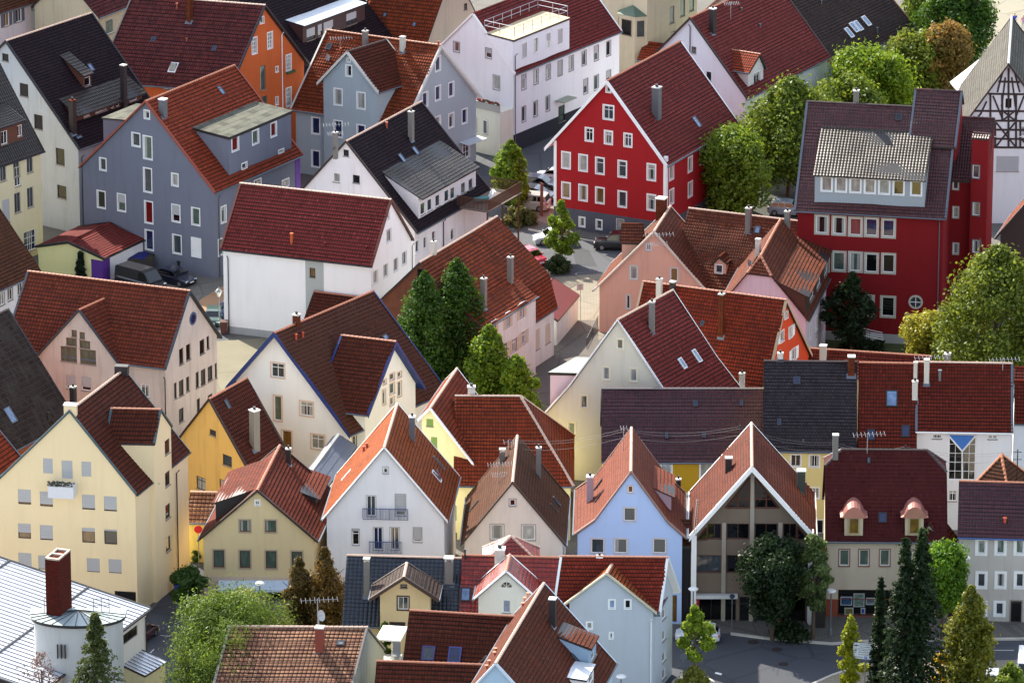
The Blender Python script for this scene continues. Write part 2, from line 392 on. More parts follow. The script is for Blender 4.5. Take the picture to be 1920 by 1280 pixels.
    def chim(s, i, p, wx, top, m, de=None, cap='slab', capm=None, flue=True):
        O, du, dv, nn = s.slp(i); P = at_pl(p, O, nn); wm = wx/26.0; de = de or wm; zt = up_z(P, top); nf = (CAM-P); nf.z = 0; nf.normalize()
        c = P-nf*(wm*.35); mb = MB(); a = s.cd*wm; b = s.ee*de
        # orthogonalise
        b = Vector((-a.y, a.x, 0)).normalized()*de
        mb.box(c-a/2-b/2-Z(1.2), a, b, Z(zt-c.z+1.2)); o = mb.build('chimney', m, s.parent or s.root)
        k = MB()
        if cap == 'slab':
            k.box(c-a*.58-b*.58+Z(zt-c.z), a*1.16, b*1.16, Z(.1))
            if flue: k.tube([c+Z(zt-c.z+.1), c+Z(zt-c.z+.35)], min(wm, de)*.22, 8, 1)
        elif cap == 'hood':
            for sx in (-1, 1):
                for sy in (-1, 1): k.box(c+a*(.42*sx)+b*(.42*sy)-a*.06-b*.06+Z(zt-c.z), a*.12, b*.12, Z(.22))
            k.box(c-a*.6-b*.6+Z(zt-c.z+.22), a*1.2, b*1.2, Z(.07))
        elif cap == 'open':
            for q in (-.5, -.06, .38): k.box(c+b*q-a*.5+Z(zt-c.z), a, b*.12, Z(.12))
            k.box(c-b*.5-a*.5+Z(zt-c.z+.003), a*.1, b, Z(.12)); k.box(c-b*.5+a*.4+Z(zt-c.z+.003), a*.1, b, Z(.12))
        if not s.parent: k.build('chimney_cap', [capm or plain((190, 188, 180), .7), DARKM], o)
        f = MB(); f.box(P-du*wm*.7-dv*.35-nn*.02, du*wm*1.4, dv*.5, nn*.05)
        if not s.parent: f.build('flashing', ZINC, o)
        return c+Z(zt-c.z)
    def antenna(s, i, p, top, span=1.6, dirv=None, els=9, double=False):
        O, du, dv, nn = s.slp(i); P = at_pl(p, O, nn); zt = up_z(P, top); mb = MB(); mb.tube([P-Z(.2), Vector((P.x, P.y, zt))], .035, 5)
        d = dirv or Vector((1, .15, 0)); d.normalize(); n = Vector((-d.y, d.x, 0))*.28+Z(.0)
        for hh, sp in ((.1, span),)+(((1.0, span*.6),) if double else ()):
            T = Vector((P.x, P.y, zt-hh)); mb.tube([T-d*sp*.45, T+d*sp*.55], .018, 5)
            for k in range(els):
                q = T-d*sp*.45+d*sp*k/(els-1); mb.tube([q-n*.9-Z(.12), q+n*.9+Z(.12)], .011, 4)
        mb.build('antenna', plain((170, 170, 172), .4, .5), s.parent or s.root)
    def dish(s, i, p, r=.4, h=.6):
        O, du, dv, nn = s.slp(i); P = at_pl(p, O, nn); mb = MB(); mb.tube([P, P+Z(h)], .03, 5)
        ax = Vector((.75, -.5, .35)).normalized(); a = ax.orthogonal().normalized(); b = ax.cross(a); C_ = P+Z(h)+ax*.1; N = 12
        rr = [[C_+ax*(q*q*.35*r)+(a*math.cos(6.2832*k/N)+b*math.sin(6.2832*k/N))*q*r for k in range(N)] for q in (.02, .5, 1)]
        for x, y in ((0, 1), (1, 2)):
            for k in range(N): mb.face([rr[x][k], rr[x][(k+1) % N], rr[y][(k+1) % N], rr[y][k]], ax)
        mb.tube([C_, C_+ax*.35], .02, 4); mb.build('satellite_dish', plain((185, 185, 185), .5), s.parent or s.root)
    # ---- dormers
    def inset_at(s, side, p):
        for i in (range(s.ai) if side == 'c0' else range(len(s.prof)-2, s.ai-1, -1)):
            O, du, dv, nn = s.slp(i); P = at_pl(p, O, nn); d = P-s.P0; d.z = 0
            # solve d = cd*c + ee*e
            det = s.cd.x*s.ee.y-s.cd.y*s.ee.x; c = (d.x*s.ee.y-d.y*s.ee.x)/det
            if s.prof[i][0]-.3 <= c <= s.prof[i+1][0]+.3: return c if side == 'c0' else s.W-c
        print('NOINSET', s.root.name, p, c); return 1.0
    def shed(s, side, p0, p1, inset, pd, wall, roof, ov=.3, oe=.15, wins=(), under=None, th=.12, row=.33, back=None, ez=None):
        """dormer with a single-pitch roof. p0,p1: photo ends of its front roof edge."""
        sgn = 1 if side == 'c1' else -1
        if isinstance(inset, tuple): inset = s.inset_at(side, inset)
        cf = (s.W-inset) if side == 'c1' else inset; n = s.nc1 if side == 'c1' else s.nc0
        Oe = s.X(cf+sgn*ov, 0, 0); A = at_pl(p0, Oe, n); B = at_pl(p1, Oe, n)
        e0, e1 = sorted(((A-Oe).dot(s.ee), (B-Oe).dot(s.ee))); z = (A.z+B.z)/2
        if ez: e0, e1, z = ez[0], ez[1], s.pz(cf+sgn*ov)+ez[2]
        tn = math.tan(R(pd)); t = 0
        while t < 20 and z+tn*t < s.pz(cf+sgn*ov-sgn*t)-0: t += .02
        t = 0
        zf = z; cfo = cf+sgn*ov
        # march until dormer roof meets main roof
        while t < 25:
            c = cfo-sgn*t
            if t > ov+.2 and s.pz(c) >= zf+tn*t: break
            if back and t > back: break
            t += .02
        t += .15; cb = cfo-sgn*t; zbk = zf+tn*t
        par = s.parent or s.root
        wb = MB(); a0, a1 = e0+oe, e1-oe
        zl = s.pz(cf)-.15
        holes = []
        O = s.X(cf, 0, 0); zt = zf+tn*ov-th*.6
        wp = []
        for (p, ww, hh, kind, kw) in wins:
            q0 = (at_pl((p[0]-ww/2, p[1]), O, n)-O).dot(s.ee); q1 = (at_pl((p[0]+ww/2, p[1]), O, n)-O).dot(s.ee)
            q0, q1 = max(min(q0, q1), a0+.05), min(max(q0, q1), a1-.05)
            zz1 = min(at_pl((p[0], p[1]-hh/2), O, n).z, zt-.08); zz0 = max(at_pl((p[0], p[1]+hh/2), O, n).z, s.pz(cf)+.08)
            if q1-q0 < .15 or zz1-zz0 < .12: print('BADDW', s.root.name, p); continue
            holes.append((q0, q1, zz0, zz1)); wp.append((q0, q1, zz0, zz1, kind, kw))
        tmp = Vol.__new__(Vol); tmp.holes = {'x': holes}; tmp.zb = zl
        tmp.plane = lambda w: (O, s.ee, n, a0, a1, [(a0, zt), (a1, zt)]); Vol.wallmesh(tmp, wb, 'x')
        for e, nn in ((a0, -s.ee), (a1, s.ee)):
            wb.face([s.X(cf, e, zl), s.X(cf, e, zt), s.X(cb, e, zbk-th*.6), s.X(cb, e, zl if False else min(zbk-th, s.pz(cb)-.2))], nn)
        wo = wb.build('dormer', wall, par)
        rb = MB(); Ol = s.X(cfo, e0, zf); dv = (s.X(cb, e0, zbk)-Ol); sl = dv.length; dv /= sl
        nn = s.ee.cross(dv).normalized(); nn = nn if nn.z > 0 else -nn; Ld = e1-e0
        slope(rb, Ol, s.ee, dv, nn, sl, lambda v: (0, Ld), row)
        rb.prism([s.X(cfo, e0, zf-th), s.X(cb, e0, zbk-th), s.X(cb, e0, zbk-.01), s.X(cfo, e0, zf-.01)], s.ee*Ld, 1)
        rb.build('dormer_roof', [roof, under or DARKM], wo)
        for (q0, q1, zz0, zz1, kind, kw) in wp: window(s, O, s.ee, n, q0, q1, zz0, zz1, kind, par=wo, **kw)
        return wo
    def cross(s, side, g, L, wall, roof, inset=-.03, z_b=None, far=None, pre='gable_', **k):
        if isinstance(inset, tuple): inset = s.inset_at(side, inset)+(s.oe if side == 'c0' else s.oe1)*0
        cf = (s.W-inset) if side == 'c1' else inset; n = s.nc1 if side == 'c1' else s.nc0
        if inset <= 0: cf = (s.W+k.get('og', .3)+.17) if side == 'c1' else -(k.get('og', .3)+.17)
        O = s.X(cf, 0, 0)
        pts = [at_pl(p, O, n) for p in g]; ss = [(p-O).dot(s.ee) for p in pts]
        d = s.ee if ss[-1] > ss[0] else -s.ee; c0 = ss[0]; prof = [(abs(x-c0), p.z) for x, p in zip(ss, pts)]
        base = O+s.ee*c0; into = -n
        if far:
            ai = max(range(len(prof)), key=lambda i: prof[i][1]); F = at_z(far, prof[ai][1]); v = F-pts[ai]; v.z = 0; L = v.length; into = v.normalized()
        kk = dict(og=.3, oe=.3); kk.update(k)
        return Vol(s.root, base, d, into, L, prof, wall, roof, zb=z_b if z_b is not None else -.2, pre=pre, **kk)
CURV = []
def flush():
    for v in CURV:
        if not getattr(v, 'done', False): v.build()
    CURV.clear()
def wob(p): return .026*math.sin(p.x*.83+1.7*math.sin(p.y*.41))+.022*math.sin(p.y*1.07+p.x*.37+p.z)+.012*math.sin(p.x*2.9+p.z*2.3)
def slope(mb, O, du, dv, nn, sl, ub, row, mi=0, lift=.035):
    v = 0.0; fine = row < 1
    def P(u, v_, h):
        p = O+du*u+dv*v_; return p+nn*(h+(wob(p) if fine else 0))
    while v < sl-1e-4:
        v2 = min(v+row, sl); a0, b0 = ub(v+1e-5); a1, b1 = ub(v2-1e-5)
        if b0-a0 > .01:
            if b1 < a1: a1 = b1 = (a1+b1)/2
            k = max(1, int((b0-a0)/1.4)) if fine else 1
            for i in range(k):
                p0 = a0+(b0-a0)*i/k; q0 = a0+(b0-a0)*(i+1)/k; p1 = a1+(b1-a1)*i/k; q1 = a1+(b1-a1)*(i+1)/k
                mb.face([P(p0, v, lift), P(q0, v, lift), P(q1, v2, .004), P(p1, v2, .004)], nn, mi, [(p0, v), (q0, v), (q1, v2), (p1, v2)])
                mb.face([P(p0, v, lift), P(q0, v, lift), P(q0, v, 0), P(p0, v, 0)], -dv, mi, [(p0, v+row*.9), (q0, v+row*.9), (q0, v+row*.9), (p0, v+row*.9)])
            for u0, u1, sg in ((a0, a1, -1), (b0, b1, 1)):
                mb.face([P(u0, v, lift), P(u1, v2, .004), P(u0, v, 0)], du*sg, mi)
        v = v2
def ridge_cap(mb, A, B, r=.13, step=.38):
    d = B-A; L = d.length
    if L < .2: return
    d /= L; s = d.cross(Z(1)).normalized(); u = s.cross(d); n = max(1, int(L/step)); st = L/n
    for i in range(n):
        a = A+d*(st*i); b = A+d*(st*(i+1)+.03); R0, R1 = r*1.12, r*.86
        ra = [a+s*(R0*math.cos(t))+u*(R0*math.sin(t)-.03) for t in (0, .7, 1.57, 2.44, 3.14)]
        rb = [b+s*(R1*math.cos(t))+u*(R1*math.sin(t)-.03) for t in (0, .7, 1.57, 2.44, 3.14)]
        for k in range(4): mb.face([ra[k], ra[k+1], rb[k+1], rb[k]], ra[k]+ra[k+1]-a*2, 0, [(i*.25+.05, .1)]*4)
        mb.face(ra, -d, 0, [(i*.25+.05, .1)]*5)
def window(s, O, d, n, a, b, z0, z1, kind, par=None, fr=None, sur=None, sw=.1, mul='v', glass=None, shut=0, sill=True, sillm=None, shutm=None, wings=None, grid=None, dep=.12, fw=.07):
    """frame (and surround), pane, roller shutter, wing shutters"""
    P = lambda x, z, o: O+d*x+Z(z)+n*o
    if kind == 'w': fr = fr or WHITE
    elif kind == 'wt': fr = fr or WHITE; sur = sur or WHITE
    elif kind == 'b': fr = fr or DKFR
    elif kind == 'd': fr = fr or DARKM; glass = glass or 'black'; mul = ''
    elif kind == 'rs': fr = fr or WHITE; shut = shut or random.choice((1, .8, .75)); mul = ''
    sub = par is not None or s.parent is not None; root = par or s.parent or s.root
    fb = MB()
    if sur is not None:
        for (x0, x1, y0, y1) in ((a-sw, a, z0-sw, z1+sw), (b, b+sw, z0-sw, z1+sw), (a, b, z1, z1+sw), (a, b, z0-sw, z0)):
            fb.box(P(x0, y0, -.02), d*(x1-x0), Z(y1-y0), n*.055, 1)
    w = fw; t = .06; o = -dep
    for (x0, x1, y0, y1) in ((a, a+w, z0, z1), (b-w, b, z0, z1), (a+w, b-w, z1-w, z1), (a+w, b-w, z0, z0+w)):
        fb.box(P(x0, y0, o), d*(x1-x0), Z(y1-y0), n*t)
    m = (a+b)/2; zt = z0+(z1-z0)*.68; iw = .05
    bars = []
    if 'v' in mul: bars.append((m-iw/2, m+iw/2, z0+w, z1-w))
    if 'x' in mul: bars += [(m-iw/2, m+iw/2, z0+w, z1-w), (a+w, b-w, zt, zt+iw)]
    if 'h' in mul: bars.append((a+w, b-w, zt, zt+iw))
    if grid:
        for i in range(1, grid[0]): x = a+(b-a)*i/grid[0]; bars.append((x-.02, x+.02, z0+w, z1-w))
        for i in range(1, grid[1]): y = z0+(z1-z0)*i/grid[1]; bars.append((a+w, b-w, y-.02, y+.02))
    for j, (x0, x1, y0, y1) in enumerate(bars): fb.box(P(x0, y0, o+.004*(j % 5)), d*(x1-x0), Z(y1-y0), n*(t-.01))
    if sill: fb.box(P(a-.04, z0-.07, -.1), d*(b-a+.08), Z(.06), n*.19, 2)
    g = glass or random.choice(('dark', 'dark', 'grey', 'grey', 'curt', 'green'))
    mats = [fr, sur or fr, sillm or (sur or STONE)]
    pb = MB(); pb.box(P(a+.03, z0+.03, o-.03), d*(b-a-.06), Z(z1-z0-.06), n*.05)
    cur = not sub and not shut and g not in ('black', 'sky', 'blue') and kind in ('w', 'wt') and not grid and random.random() < .38
    if cur:
        cw = (b-a)*random.uniform(.16, .3); pb.box(P(a+w, z0+w, o+.022), d*cw, Z(z1-z0-2*w), n*.004, 1)
        if random.random() < .7: pb.box(P(b-w-cw, z0+w, o+.022), d*cw, Z(z1-z0-2*w), n*.004, 1)
        if random.random() < .3: pb.box(P(a+w, z1-w-(z1-z0)*.2, o+.023), d*(b-a-2*w), Z((z1-z0)*.2), n*.004, 1)
    if sub:
        for v_, f_, u_ in ((pb.v, pb.f, pb.uv),):
            for q, uu in zip(f_, u_): fb.face([v_[i] for i in q], None, 3, uu)
        mats.append(glassm(g))
        if shut: fb.box(P(a+.01, z1-(z1-z0)*shut, -.055), d*(b-a-.02), Z((z1-z0)*shut-.01), n*.03, 4); mats.append(shutm or SHUT)
        fb.build('window', mats, root); return
    fo = fb.build('window', mats, root); pb.build('pane', [glassm(g), CURT], fo)
    if shut:
        sb = MB(); hgt = (z1-z0)*shut-.01; k = max(2, int(hgt/.14))
        for i in range(k):
            y = z1-hgt*(i+1)/k; sb.box(P(a+.01, y, -.055), d*(b-a-.02), Z(hgt/k-.012), n*.03)
        sb.build('roller_shutter', shutm or SHUT, fo)
    if wings:
        ww = (b-a)*.52
        for x0 in (a-ww-.03, b+.03):
            if wings[1] == 'r' and x0 < a: continue
            if wings[1] == 'l' and x0 > a: continue
            sb = MB(); sb.box(P(x0, z0-.02, .01), d*ww, Z(z1-z0+.04), n*.045); k = 7
            for i in range(k): y = z0+(z1-z0)*(i+.2)/k; sb.box(P(x0+.06, y, .05), d*(ww-.12), Z((z1-z0)/k*.55), n*.015)
            sb.build('shutter', wings[0], fo)
def gable(root, g, z0, z1=None, far=None, L=None, wall=None, roof=None, square=False, **k):
    z1 = z0 if z1 is None else z1
    def setup(za):
        A = at_z(g[0], za); B = at_z(g[-1], z1); cdv = (B-A); cdv.z = 0; cdv.normalize(); n = Vector((cdv.y, -cdv.x, 0))
        pts = [at_pl(p, A, n) for p in g]; prof = [((q-A).dot(cdv), q.z) for q in pts]; ai = max(range(len(prof)), key=lambda i: prof[i][1])
        if far: F = at_z(far, prof[ai][1]); v = F-pts[ai]; v.z = 0
        else: v = -n*L
        return A, cdv, v, prof
    za = z0
    if square:
        best = None
        for i in range(-60, 120):
            zz = z0+i*.1
            if zz < .5: continue
            try: A, c, v, pr = setup(zz)
            except Exception: continue
            q = abs(c.dot(v.normalized()))
            if best is None or q < best[0]: best = (q, zz)
        za = best[1]
    A, c, v, prof = setup(za)
    dbg = math.degrees(math.acos(max(-1, min(1, c.dot(v.normalized())))))
    print('HOUSE %-26s W%.1f L%.1f ang%.0f prof %s' % (root.name if root else '', prof[-1][0], v.length, dbg, [(round(a, 1), round(b, 1)) for a, b in prof]))
    return Vol(root, A, c, v.normalized(), v.length, prof, wall, roof, **k)
def eaves(root, E0, E1, ze, pitch, ridge, wall, roof, z1=None, W2=None, **k):
    """building whose eave side faces the camera. E0,E1 photo ends of front eave, ridge a photo point on the ridge."""
    A = at_z(E0, ze); B = at_z(E1, ze if z1 is None else z1); d = B-A; d.z = 0; L = d.length; d.normalize()
    aw = Vector((-d.y, d.x, 0)); tn = math.tan(R(pitch))
    nn = Vector((-aw.x*math.sin(R(pitch)), -aw.y*math.sin(R(pitch)), math.cos(R(pitch))))
    if isinstance(ridge, (int, float)): run = ridge
    else: Q = at_pl(ridge, Vector((A.x, A.y, ze)), nn); run = (Q-A).dot(aw)
    zr = ze+run*tn; prof = [(0, ze), (run, zr), (run*2 if W2 is None else run+W2, ze if W2 is None else zr-W2*tn)]
    print('EAVES %-26s L%.1f run %.1f zr %.1f' % (root.name if root else '', L, run, zr))
    return Vol(root, A, aw, d, L, prof, wall, roof, **k)
def house(name, label, p, z=0, cat='house', group=None):
    q = at_z(p, z); return thing(name, label, cat, (q.x, q.y, 0), group)
# ---- extra building pieces
def _band(s, w, z0, z1, mat, push=.02, name='plinth', s0=None, s1=None):
    s.bands.append((w, z0, z1, mat, push, name, s0, s1))
Vol.band = _band
_b0 = Vol.build
def _build(s):
    r = _b0(s)
    for (w, z0, z1, mat, push, name, s0, s1) in s.bands:
        O, d, n, a0, a1, top = s.plane(w); a0 = a0-push if s0 is None else s0; a1 = a1+push if s1 is None else s1
        mb = MB(); tmp = Vol.__new__(Vol); tmp.holes = {'x': [h for h in ((h[0], h[1], max(h[2], z0), min(h[3], z1)) for h in s.holes.get(w, [])) if h[3] > h[2]]}; tmp.zb = z0
        tmp.plane = lambda q: (O+n*push, d, n, a0, a1, [(a0, z1), (a1, z1)]); Vol.wallmesh(tmp, mb, 'x')
        mb.face([O+n*push+d*a0+Z(z1), O+n*push+d*a1+Z(z1), O+d*a1+Z(z1), O+d*a0+Z(z1)], Z(1))
        mb.build(name, mat, s.parent or s.root)
    return r
Vol.build = _build
def _strip(s, w, sa, sb, z0, z1, mat, name='trim', proud=.05):
    O, d, n = s.plane(w)[:3]; mb = MB(); mb.box(O+d*sa+Z(z0)-n*.01, d*(sb-sa), Z(z1-z0), n*proud); return mb.build(name, mat, s.parent or s.root)
Vol.strip = _strip
def _corner(s, c, e, z0, z1, mat, wd=.35, name='corner_board'):   # wraps a wall corner
    mb = MB(); sc = 1 if c > s.W/2 else -1; se = -1 if e < s.L/2 else 1
    cc = s.W-s.oe1 if sc > 0 else s.oe; ee_ = s.og if se < 0 else s.L-s.og1
    P = s.X(cc, ee_, z0); a = s.cd*(-sc*wd); b = s.ee*(-se*wd)
    mb.box(P+s.cd*(sc*.035)+s.ee*(se*.035), a, b, Z(z1-z0)); return mb.build(name, mat, s.parent or s.root)
Vol.corner = _corner
def _pipe(s, w, p, z0=0, z1=None, mat=None, r=.055):
    x, z = s.hit(w, p); O, d, n = s.plane(w)[:3]; mb = MB(); P = O+d*x+n*.1
    zt = z1 if z1 is not None else z
    mb.tube([P+Z(z0), P+Z(zt-.3), P+n*.25+Z(zt)], r, 6); mb.build('downpipe', mat or DARKM, s.parent or s.root)
Vol.pipe = _pipe
def _door(s, w, p, ww, hh, mat=None, **k):
    s.win(w, p, ww, hh, 'w', mul='', sill=False, fr=mat or DKFR, glass=k.pop('glass', 'dark'), **k)
Vol.door = _door
def balcony_rail(root, O, d, n, s0, s1, z0, h, depth, mat, gap=.13, name='balcony_railing', floor=None, sides=True):
    """railing in front of a wall; O,d,n wall plane"""
    mb = MB(); P = lambda s_, o, z: O+d*s_+n*o+Z(z)
    runs = [(P(s0, depth, 0), P(s1, depth, 0))]
    if sides and depth > .3: runs += [(P(s0, 0, 0), P(s0, depth, 0)), (P(s1, 0, 0), P(s1, depth, 0))]
    for A, B in runs:
        mb.tube([A+Z(z0+h), B+Z(z0+h)], .035, 5); mb.tube([A+Z(z0+.1), B+Z(z0+.1)], .025, 5); L = (B-A).length; k = max(1, int(L/gap))
        for i in range(k+1):
            q = A+(B-A)*i/k; mb.tube([q+Z(z0+.1), q+Z(z0+h)], .016 if i % 6 else .03, 4, caps=False)
    o = mb.build(name, mat, root)
    if floor:
        fb = MB(); fb.box(P(s0-.05, 0, z0-.12), d*(s1-s0+.1), n*(depth+.05), Z(.12)); fb.build('balcony_floor', floor, root)
    return o
def wallpt(v, w, p): x, z = v.hit(w, p); O, d, n = v.plane(w)[:3]; return O+d*x+Z(z)
# ------------------------------------------------------------------ roof tile kinds
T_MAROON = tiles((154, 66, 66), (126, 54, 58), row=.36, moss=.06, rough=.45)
T_MAROON2 = tiles((140, 68, 66), (86, 46, 54), row=.42, moss=.4, moss_shade_c=(46, 36, 40), rough=.45)
T_BLACK = tiles((60, 42, 54), (40, 29, 38), row=.33, moss=.3, moss_shade_c=(30, 28, 30), rough=.5)
T_BLACKB = tiles((70, 54, 48), (46, 36, 34), row=.42, colw=.3, moss=.25, rough=.42, joint_dark=.95, spec=.3)
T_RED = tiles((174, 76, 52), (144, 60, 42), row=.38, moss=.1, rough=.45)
T_TERRA = tiles((178, 84, 50), (120, 54, 38), row=.4, colw=.28, moss=.5, moss_shade_c=(62, 44, 38), rough=.55)
T_OLD = tiles((182, 84, 52), (124, 58, 42), row=.36, colw=.26, moss=.6, moss_shade_c=(58, 46, 38), rough=.6)
T_OLDBR = tiles((124, 70, 50), (82, 54, 42), row=.34, colw=.2, moss=.4, moss_shade_c=(60, 50, 42), rough=.65, hump=.01)
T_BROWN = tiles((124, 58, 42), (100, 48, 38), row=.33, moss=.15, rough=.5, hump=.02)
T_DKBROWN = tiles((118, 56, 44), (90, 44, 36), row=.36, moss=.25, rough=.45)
T_PURPLE = tiles((112, 62, 66), (82, 46, 52), row=.36, moss=.25, moss_shade_c=(44, 38, 44), rough=.45, spec=.32)
T_PURPLE2 = tiles((98, 48, 60), (72, 36, 46), row=.38, moss=.2, moss_shade_c=(48, 34, 40), rough=.42, spec=.32)
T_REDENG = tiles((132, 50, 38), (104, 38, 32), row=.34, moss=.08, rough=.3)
T_BLUE = tiles((50, 58, 78), (36, 44, 62), row=.4, colw=.34, moss=.1, rough=.28, spec=.5, joint_dark=.6)
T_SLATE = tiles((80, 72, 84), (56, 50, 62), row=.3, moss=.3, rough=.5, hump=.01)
T_GREY = tiles((118, 112, 112), (92, 88, 90), row=.4, colw=.4, moss=.3, moss_shade_c=(70, 70, 66), rough=.7, hump=.01)
T_CHECK = tiles((190, 146, 124), (136, 92, 80), row=.4, colw=.34, moss=.25, moss_shade_c=(60, 34, 38), rough=.5, joint_dark=1.0)
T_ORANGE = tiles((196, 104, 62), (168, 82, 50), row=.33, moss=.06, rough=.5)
T_MOSSY = tiles((66, 48, 48), (38, 29, 34), row=.5, colw=.4, moss=.8, moss_shade_c=(86, 80, 74), rough=.8, hump=.01)
T_PINKBR = tiles((150, 80, 64), (120, 62, 52), row=.34, colw=.3, moss=.3, moss_shade_c=(110, 70, 60), rough=.6, hump=.015)
CAPR = plain((176, 112, 84), .6, var=.3, name='ridge_tile'); CAPL = plain((200, 170, 150), .6, var=.3, name='ridge_tile'); CAPD = plain((70, 54, 52), .6, var=.3, name='ridge_tile')
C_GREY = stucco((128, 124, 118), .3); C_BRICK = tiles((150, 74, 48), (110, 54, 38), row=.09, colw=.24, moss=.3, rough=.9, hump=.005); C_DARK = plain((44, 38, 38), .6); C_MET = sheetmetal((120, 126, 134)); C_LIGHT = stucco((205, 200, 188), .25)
BLUEB = plain((26, 50, 112), .5, name='blue_board'); WOODBR = plain((92, 52, 36), .7)
FLAT = tiles((128, 128, 124), (98, 98, 96), row=.8, colw=5.0, moss=.7, moss_shade_c=(84, 84, 76), hump=.005, joint_dark=.7, joint_from=.92)
# ================================================================== top rows
# red gabled house
h = house('red_gabled_house', 'bright red gabled house with white trim and grey base behind the small square', (1022, 277), 8.2)
v = gable(h, [(1021, 278), (1137, 152), (1251, 312)], 8.2, far=(1276, 77), wall=stucco((160, 34, 38), .1), roof=T_MAROON, barge=WHITE, capm=CAPR, oe=.9, oe1=.25, og=.35, bargew=.3, under=WHITE)
W = dict(kind='wt', sw=.12)
v.win('g0', (1141, 167), 7, 11, mul='', **W); v.win('g0', (1141, 211), 18, 25, mul='x', **W)
for p in ((1105, 252.5), (1141, 258), (1177.5, 263)): v.win('g0', p, 13, 23, mul='x', **W)
for i, (x, y) in enumerate(((1061.5, 300.6), (1093.5, 305.6), (1125, 311), (1167, 317), (1221.5, 323))):
    v.win('g0', (x, y), 14, 29, mul='h' if i > 1 else '', glass=('curt', 'curt', 'grey', 'grey', 'grey')[i], **W)
for i, (x, y) in enumerate(((1061.5, 357), (1093.5, 361.5), (1125, 366.5), (1167, 373.5), (1221.5, 379.7))):
    v.win('g0', (x, y), 14, 28, mul='' if i < 4 else 'h', glass=('warm', 'warm', 'warm', 'grey', 'grey')[i], **W)
v.win('g0', (1091.5, 416), 9, 16, mul='', **W); v.win('g0', (1123.5, 421), 9, 16, mul='', **W); v.door('g0', (1162.5, 427), 16, 34, mat=WHITE, glass='curt')
for p in ((1259, 323), (1294, 308), (1316, 293), (1259, 369), (1294, 355)): v.win('c1', p, 7, 26, mul='', glass='curt', **W)
zb = wallpt(v, 'g0', (1059, 389)).z; v.band('g0', -.2, zb, stucco((86, 88, 98), .2)); v.band('c1', -.2, zb, stucco((86, 88, 98), .2))
zt = v.pz(v.oe)-.2
v.corner(0, 0, zb, zt, WHITE, .3); v.corner(v.W, 0, zb, zt, WHITE, .35)
v.chim(1, (1231, 222), 19, 166, C_MET, cap='slab', capm=plain((170, 172, 170), .4)); v.sky(1, (1306, 229), .75, 1.25, 'sky')
# grey house with the big dormer
h = house('grey_gabled_house', 'large grey gabled house with white windows and flat roofed dormer above the car yard', (148, 313), 8.8)
GR = stucco((112, 116, 130), .15)
v = gable(h, [(148, 313), (272, 190), (403, 362)], 8.8, far=(440, 122), wall=GR, roof=T_RED, capm=CAPR, barge=plain((150, 70, 50), .6), bargew=.14, oe=.25, og=.25)
W = dict(kind='wt', sw=.09)
v.win('g0', (275.5, 215), 9, 15, mul='', **W); v.win('g0', (255, 262), 14, 24, mul='', **W); v.win('g0', (277, 277), 15, 42, mul='', **W)
v.win('g0', (193, 308), 11, 22, mul='', **W); v.win('g0', (277, 338), 14, 44, mul='', glass='grey', **W); v.win('g0', (328, 337), 11, 22, mul='', **W)
for x, y in ((190, 374), (228, 380), (330, 400), (367, 406)): v.win('g0', (x, y), 14, 31, mul='', shut=random.choice((0, .5, .6)), sillm=WHITE, **W)
v.win('g0', (279, 398), 14, 40, mul='', glass='red', **W); v.win('g0', (280, 450), 14, 36, mul='', glass='blue', **W)
v.win('g0', (332, 458), 15, 34, mul='', glass='grey', sillm=WHITE, **W); v.win('g0', (368, 464), 16, 34, mul='', shut=1, shutm=WHITE, **W)
for p in ((419, 402), (414, 463)): v.win('c1', p, 9, 30, mul='', glass='green', **W)
v.win('c1', (483, 343), 12, 12, mul='', **W); v.win('c1', (535, 343), 12, 12, mul='', **W)
FLAT = tiles((128, 128, 124), (98, 98, 96), row=.8, colw=5.0, moss=.7, moss_shade_c=(84, 84, 76), hump=.005, joint_dark=.7, joint_from=.92)
v.shed('c1', (430, 255), (549, 211), .75, 4, GR, FLAT, ov=.15, oe=.1, row=9, under=DARKM, th=.25,
       wins=[((441, 270), 12, 25, 'wt', dict(mul='', glass='red')), ((479, 257), 11, 25, 'wt', dict(mul='', glass='green')), ((513, 243), 10, 25, 'wt', dict(mul='', glass='red')),
             ((458, 316), 9, 20, 'wt', dict(mul='')), ((527, 291), 9, 20, 'wt', dict(mul=''))])
v.corner(v.W, v.L, -.2, v.pz(v.W)-.3, plain((92, 50, 140), .7), .9, 'purple_panel')
v.chim(1, (306, 218), 16, 188, C_MET, cap='slab', capm=WHITE, flue=False); v.sky(1, (414, 170), .6, 1.0, 'sky'); v.pipe('c1', (409, 366), 0, None, ZINC)
v.shed('c0', (190, 222), (256, 194), 1.4, 5, GR, FLAT, ov=.1, row=9)
# long dark roofed white house on the left
h = house('shingled_house', 'tall pale house with steep black roof and long dormers in the upper left', (148, 280), 8.9)
v = gable(h, [(-128, 217), (10, 77), (148, 280)], 8.9, far=(172, 24), wall=stucco((186, 190, 196), .35), roof=T_BLACK, capm=CAPL, oe=.3, og=.25, barge=DARKM, bargew=.14)
for p, w_, hh in (((10, 108), 12, 14), ((45, 169), 16, 24), ((72, 229), 16, 27), ((113, 294), 16, 31), ((116, 360), 17, 24)): v.win('g0', p, w_, hh, 'b', mul='', glass='black')
v.shed('c1', (146, 221), (275, 172), 2.0, 29, WOODBR, T_BLACKB, ov=.5, wins=[((163, 222), 12, 22, 'w', dict(mul='', glass='curt')), ((190, 211), 22, 20, 'w', dict(glass='curt')), ((211, 204), 6, 20, 'w', dict(mul='')), ((221, 199), 6, 20, 'w', dict(mul='')), ((250, 187), 14, 20, 'w', dict(mul='', glass='grey'))], row=.42)
